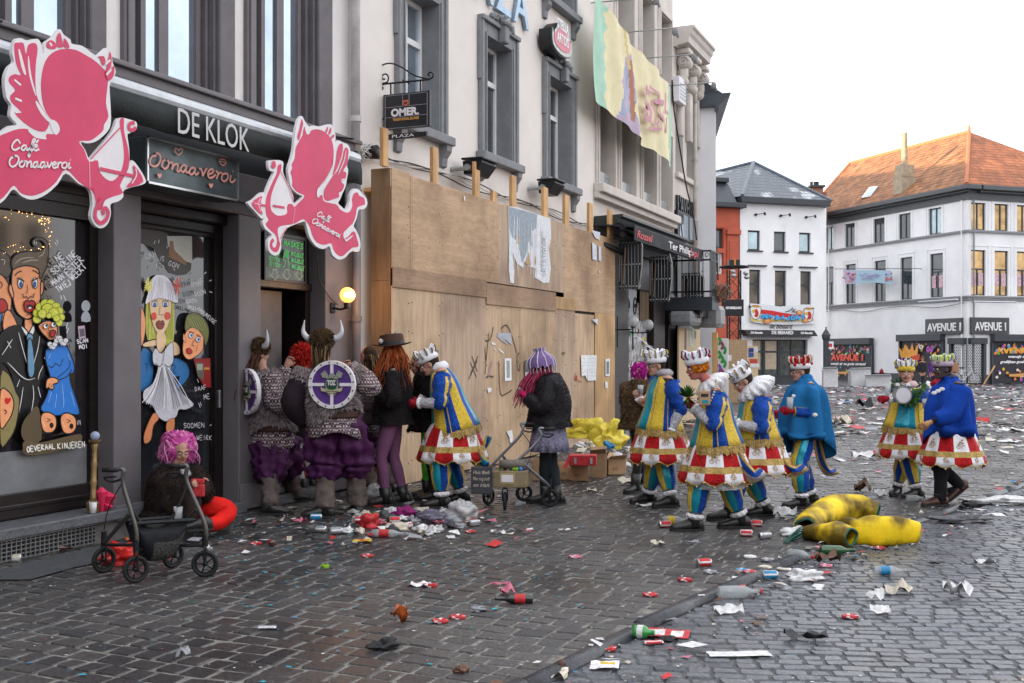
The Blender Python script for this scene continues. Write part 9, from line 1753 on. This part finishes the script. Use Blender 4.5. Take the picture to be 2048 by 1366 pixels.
furcoat(f,FBR,.16,1.0,.03,7000,.10);hair(f,[cloth("magenta_hair",(.45,.01,.28)),cloth("magenta_hair_b",(.28,.005,.16))],260,lambda rr:dome(rr,.115,-.02),[(0,0,-.05),(0,0,-.10)],.03,.011,curl=.01);ruffle(f,f.hand[0]-UP*.03,.04,.085,.09,CLAC,"cuff",None,36,8,.5);cup(f,D(1281,788,f.d-.30),.11,.038,'3c1004',"glass of dark beer in the lace-cuffed hand")
for i in range(2):limb(f,"stocking",[f.hip[i],f.kn[i],f.ank[i]],[.08,.06,.05],[CBLK]);boot(f,i)
# ---- seated woman
f=fig("woman with curly pink wig and red tights sitting on the cafe doorstep",[(408,1052),(440,1040)],(350,1020),(356,938),(362,902),315,[(398,972,-.34),(392,976,-.2)],.98,hface=300,pitch=14,d0=10.65,sit=True,cap=False,toes=(215,200),under=cloth("brown_black_fur",(.02,.013,.01)))
f.kn[0]=D(385,1000,f.d-.35);f.kn[1]=D(458,1022,f.d-.05);f.ank[0]=D(378,1040,f.d-.42);f.ank[1]=D(405,1050,f.d-.38);f.foot=[a-UP*.05 for a in f.ank]
furcoat(f,[cloth("brown_black_fur",0),FBR[2],BF[0]],.02,1.25,.022,12000,.12);RT_=cloth("red_tights",(.62,.012,.008),.8)
limb(f,"tights",[D(362,1018,f.d),f.kn[0],f.ank[0]],[.12,.09,.06],[cloth("brown_black_fur",0)]);limb(f,"tights",[D(372,1025,f.d),D(418,1014,f.d-.05),f.kn[1],D(435,1045,f.d-.2),f.ank[1]],[.12,.11,.085,.075,.05],[RT_],nz=.05);boot(f,1,h=.04)
m=MB();m.ell(f.Hp(-.055,0,.025),1,20,14,0,f.H@Matrix.Diagonal(Vector((.115,.125,.125))),.25,3);m.build('wig_cap',cloth("wig_pink_b",(.45,.06,.26)),f.t,True)
hair(f,[cloth("wig_pink",(.62,.12,.38)),cloth("wig_pink_b",0),cloth("wig_pink_c",(.75,.28,.52))],700,lambda rr:(lambda q:(min(q[0],.045 if q[2]<.07 else .1)-.02,q[1]*1.2,q[2]+.01))(dome(rr,.12,-.02)),[(-.05,0,.04),(-.09,0,-.03),(-.10,0,-.13)],.11,.009,curl=.032,name="curly_wig")
ruffle(f,f.neck-UP*.07+f.fw*.10,.05,.08,.16,cloth("grey_lace_scarf",(.28,.27,.28)),"scarf",None,40,6,.4);m=MB();c=D(398,962,f.d-.42);Fz=Fr((c.x,c.y,0),RT);m.box(Fz,-.07,.05,-.02,.02,c.z-.02,c.z+.02,0,.006);m.box(Fz,-.05,.05,-.03,.03,c.z-.14,c.z-.03,0,.01);tag(m.build("red_wallet",LM['red'],None,org=c),"red wallet held by the seated woman","wallet")
# ---- people far off by the corner building
for k,(px,c1,c2,hc,lab)in enumerate(((1845,(.02,.02,.025),(.02,.02,.03),(.10,.05,.03),"distant person in a dark jacket before the corner building"),(1866,(.10,.03,.22),(.02,.02,.03),(.03,.02,.02),"distant person in a purple and yellow top before the corner building"),(1909,(.30,.16,.10),(.05,.04,.04),(.5,.1,.2),"distant person in tan coat and pink hat by the bicycle"))):
 py=775;f=fig(lab,[(px-1.5,py),(px+1.5,py)],(px,748),(px,724),(px,717),250,[(px-5,746,0),(px+5,746,0)],.95,under=cloth("far_%d"%k,c2),eyes=False);loft(f,"coat",[f.neck,f.neck-UP*.1,f.pel-UP*.1],[(.08,.08),(.2,.14),(.22,.18)],[cloth("farc_%d"%k,c1)],n=12,thick=False);m=MB();m.ell(f.Hp(-.02,0,.05),.11,10,6);m.build("hair",cloth("farh_%d"%k,hc),f.t)
# ================================================================== WALKERS, STICK, BICYCLE
def wheel(m,c,ax,r,w_=.028,rim=1):
 s_=ax.cross(UP).normalized();m.tube([c+(s_*math.cos(a)+UP*math.sin(a))*(r-w_*.5)for a in[6.2832*k/28 for k in range(28)]],w_*.55,8,closed=True)
 m.tube([c+(s_*math.cos(a)+UP*math.sin(a))*(r-w_*1.2)for a in[6.2832*k/24 for k in range(24)]],.006,5,1,closed=True);m.cyl(c-ax*.025,c+ax*.025,.018,10,1)
 for k in range(5):a=k*1.2566;m.cyl(c,c+(s_*math.cos(a)+UP*math.sin(a))*(r-w_),.006,5,1)
GUN=mat("tube_gunmetal",(.11,.105,.10),.35,.6,var=.1);RUB=mat("rubber",(.012,.012,.013),.7,var=.2)
def rollator(label,F,B,H,hb,degs,r,frame):
 # F front wheel contacts [near, far], B back wheel contacts, H handle tops
 t=thing("walker",label,"walker",(F[0]+B[1])/2,None);axes=[hd_(q)for q in degs]
 for c,a in zip((F[0],F[1],B[0],B[1]),axes):
  m=MB();wc=c+UP*r;wheel(m,wc,a,r);wo=m.build("wheel",[RUB,BLACKM],t,True)
  m=MB();[m.tube([wc+a*.028*s_,wc+a*.028*s_+UP*(r+.02),wc+UP*(r+.05)],.008,6)for s_ in(1,-1)];m.cyl(wc+UP*(r+.03),wc+UP*(r+.12),.022,10);m.build("fork",BLACKM,t)
 for i in range(2):
  hf=(H[i]-F[i]);top=H[i];knee=F[i].lerp(top,.42);fr_=F[i]+UP*(2*r+.05);bk_=B[i]+UP*(2*r+.03)
  m=MB();m.tube(smooth_open([fr_,fr_+UP*.15,Vector((top.x,top.y,top.z-.12)),top,top+hb*.07],5),.0165,8);m.build("frame_tube",frame,t,True)
  m=MB();m.tube([bk_,fr_.lerp(top,.45)],.017,8);m.build("rear_leg",frame,t);m=MB();m.tube([top+hb*.05,top+hb*.17],.019,8);m.build("grip",RUB,t,True)
  m=MB();m.tube(smooth_open([top+UP*-.07+hb*.02,top+UP*-.09+hb*.10,top+UP*-.06+hb*.16,top+UP*-.05+hb*.06],4),.009,6);m.build("brake_lever",BLACKM,t);m=MB();m.tube(smooth_open([top+UP*-.08,top+UP*-.28+hb*.12,bk_+UP*.1],5),.004,4);m.build("brake_cable",CABLE,t)
 return t
# near walker beside the seated woman
d=[G(272,1166),G(410,1154),G(208,1146),G(346,1136)]
Hn=[D(247,940,(d[0]-CAM).dot(AX)+.02),D(374,932,(d[1]-CAM).dot(AX)+.02)]
t=rollator("four-wheeled walker with mesh bag standing beside the seated pink-wigged woman",[d[0],d[1]],[d[2],d[3]],Hn,-RT*.95+AX*.1,(-48,-84,-40,-35),.102,GUN)
a,b=d[0].lerp(Hn[0],.52),d[1].lerp(Hn[1],.52);a.z=b.z=(a.z+b.z)/2;dn_=(d[2]-d[0]).normalized()
m=MB();m.tube([a,b],.016,8);m.tube([a+dn_*.2,b+dn_*.2],.014,8);m.build("seat_rail",BLACKM,t)
m=MB();m.tube(smooth_open([Hn[0]-UP*.16,Hn[0].lerp(Hn[1],.3)-UP*.42,Hn[0].lerp(Hn[1],.7)-UP*.42,Hn[1]-UP*.16],8),.012,6);m.build("back_strap",RUB,t,True)
rg=[];
for s_ in np.linspace(0,1,13):
 p=a.lerp(b,.10+.8*s_)+dn_*.10;dp=.30*(1-abs(2*s_-1)**4)+.01;rg.append([p+dn_*.10*math.cos(q)*1+UP*(-dp*.5+dp*.5*math.sin(q))for q in[6.2832*k/16 for k in range(16)]])
m=MB();m.rings(rg,0,True,True,mif=lambda i,j:1 if 3<i<11 and 8<=j<=15 else 0);m.build("mesh_bag",[cloth("bag_nylon",(.012,.013,.017),.5),mat("bag_mesh",(.06,.058,.055),.7,var=.9,sc=60,bump=1,bsc=90)],t,True)
m=MB();x0,x1=d[0].lerp(d[3],.5),d[1].lerp(d[2],.5);m.tube([d[0]+UP*.24,d[3]+UP*.22],.013,8);m.tube([d[1]+UP*.24,d[2]+UP*.22],.013,8);m.build("cross_brace",BLACKM,t)
cup(None,a.lerp(b,.78)+UP*.0+dn_*.05,.10,.035,None,"upturned wine glass in the bag of the near walker")
# far walker pushed by the lampshade woman
d2=[G(1010,1020),G(977,1010),G(1100,1014),G(1048,1003)];dd=(d2[0]-CAM).dot(AX)
H2_=[D(1078,858,dd),D(1042,848,dd+.35)]
t=rollator("grey walker with a decorated tray and black sign pushed by the lampshade woman",[d2[0],d2[1]],[d2[2],d2[3]],H2_,RT*.98,(-5,-40,-86,-80),.10,mat("tube_grey",(.22,.23,.25),.35,.6))
c=D(1000,950,dd+.1);Fz=Fr((c.x,c.y,0),(RT*.97-AX*.2));m=MB();m.box(Fz,-.05,.32,-.2,.14,c.z-.12,c.z+.06,0,.01);m.build("tray_box",mat("tray_wood",(.22,.17,.10),.6,var=.4),t);m=MB();m.box(Fz,.03,.20,.142,.15,c.z-.08,c.z+.04,0);m.box(Fz,.05,.18,.152,.156,c.z-.06,c.z+.02,1);m.build("small_picture",[mat("frame_gilt",(.35,.27,.12),.5),SWHITE],t)
m=MB();m.box(Fz,-.30,-.06,.10,.125,c.z-.20,c.z+.10,0,.01);pl=m.build("slate_sign",mat("slate_board",(.05,.053,.058),.7,var=.3),t)
for k,s_ in enumerate(("Huis Bieft","Men mag bieft","en blaft")):text("lettering",s_,Fz,-.28,c.z+.02-k*.07,.127,.055,LM['cream'],pl,.001,width=.19,shear=.3)
m=MB();rr=random.Random(3);[m.ell(Fz.p(rr.uniform(-.02,.30),rr.uniform(-.1,.1),c.z+.08),.025,8,5,rr.randrange(4))for _ in range(26)];m.build("pompoms",[LM['purple'],LM['blue'],LM['red'],LM['lime']],t,True);m=MB();q=D(1020,928,dd);m.tube([q-RT*.12,q+RT*.16],.05,12);m.build("seat_roll",cloth("fur_grey_roll",(.16,.14,.12)),t,True)
# golden globe-topped staff leaning by the pilaster and pink paper cones
b0_=FL.px(185,1044,.10);b0_.z=.295;tp=FL.px(190,884,.045);t=thing("globe_staff","gold staff with pale blue globe leaning on the mauve pilaster","staff",b0_);GS=mat("staff_gold",(.24,.16,.07),.4,.5,var=.3,sc=20)
m=MB();N=16;m.tube([b0_.lerp(tp,.16+.84*k/N)for k in range(N+1)],[.028-.006*k/N+(.008 if k in(5,10,15)else 0)for k in range(N+1)],12);m.build("shaft",GS,t,True);m=MB();m.ell(tp+UP*.055,.042,16,10);m.build("globe",mat("globe_blue",(.30,.36,.50),.25),t,True);m=MB();m.tube([tp+UP*.0,tp+UP*.02],[.05,.055],10)
for k in range(10):a=k*.628;e=Vector((math.cos(a),math.sin(a),0));m.tube([b0_+e*.045+UP*.01,b0_+e*.05+UP*.08,b0_.lerp(tp,.18)+e*.02],.006,4)
m.tube([b0_+Vector((math.cos(a),math.sin(a),0))*.048+UP*.012 for a in[k*.628 for k in range(10)]],.007,5,closed=True);m.build("cage_and_collar",GS,t)
for k,(px,py,h,w_,lab)in enumerate(((203,1045,.22,.055,"upright pink patterned paper cone beside the gold staff"),(212,1046,.17,.075,"wide pink paper cone leaning right of the gold staff"),(208,1047,.07,.05,"low pink paper cone lying on the ledge"))):
 p=FL.px(px,py,.10);p.z=.292;m=MB();m.tube([p,p+UP*h*.8+RT*.02*k,p+UP*h+RT*.02*k],[.02,w_,.004],8,0);[m.ell(p+UP*h*q-AX*w_*q*.8,.014,8,4,1)for q in(.4,.6,.75)];tag(m.build("paper_cone",[LM['red']if k==9 else mat("cone_pink",(.55,.02,.08),.5),LM['white']],None,False,org=p),lab,"paper cone","pink paper cones")
p=FL.px(186,1048,.13);p.z=.292;m=MB();lathe(m,p,UP,[(0,.026),(.10,.035),(.10,.032),(.01,.023)],14);tag(m.build("paper_cup",LM['white'],None,True,org=p),"white paper cup at the foot of the gold staff","cup")
# bicycle far off
bw=F1.p(F1.u(1930,.9),.9,0);t=thing("bicycle","bicycle parked before the grille of the corner entrance","bicycle",bw);ux=RT;m=MB();
for dx in(-.5,.55):wm=MB();wheel(wm,bw+ux*dx+UP*.34,AX,.34,.03);wm.build("wheel",[RUB,STEEL],t,True)
P_=lambda x,z:bw+ux*x+UP*z;m.tube([P_(-.5,.34),P_(-.05,.30),P_(.40,.85),P_(-.15,.80),P_(-.05,.30)],.02,6);m.tube([P_(-.5,.34),P_(-.15,.80),P_(-.2,.95)],.015,6);m.tube([P_(.55,.34),P_(.40,.85),P_(.38,1.0),P_(.25,1.08)],.018,6);m.build("frame",SWHITE,t);m=MB();m.ell(P_(-.2,.97),(.14,.08,.04),8,5);m.build("saddle",BLACK,t)
for k,(px,py,w_,h_,dg,lab)in enumerate(((1661,772,.75,.95,-8,"tall open white carton before the painted shutter"),(1722,770,1.1,.9,4,"square white carton before the white wall"),(1757,771,1.3,.55,-14,"low white carton tipped beside the square one"))):
 p=G(px,py+3);F_=Fr((p.x,p.y,0),hd_(dg));m=MB();m.box(F_,-w_/2,w_/2,-.5,0,0,h_,0,.03);m.prism([F_.p(-w_/2,0,h_),F_.p(w_/2,0,h_),F_.p(w_/2-.1,.25,h_+.12),F_.p(-w_/2-.1,.25,h_+.08)],(0,0,.02));tag(m.build("white_carton",mat("carton_white",(.55,.56,.57),.7,var=.15),None,org=p),lab,"box","white cartons on the far square")
p=F1.px(1966,768,.6);p.z=0;m=MB();m.tube([p,p+F1.N*-.4+UP*1.1+RT*.35],.04,6);tag(m.build("plank",BATTEN,None,org=p),"loose plank leaning by the entrance grille","plank")
p=F1.px(1763,765,.9);p.z=0;m=MB();lathe(m,p,UP,[(0,.12),(.1,.09),(.55,.08),(.6,.13),(.72,.12),(.85,.03)],10);[m.ell(p+UP*.55+RT*s_*.13,.06,8,5)for s_ in(1,-1)];tag(m.build("fire_hydrant",mat("hydrant_red",(.25,.03,.03),.5),None,True,org=p),"small red hydrant in front of the white wall","hydrant")
SC.cycles.use_denoising=True
SC.cycles.max_bounces=6;SC.cycles.transparent_max_bounces=12
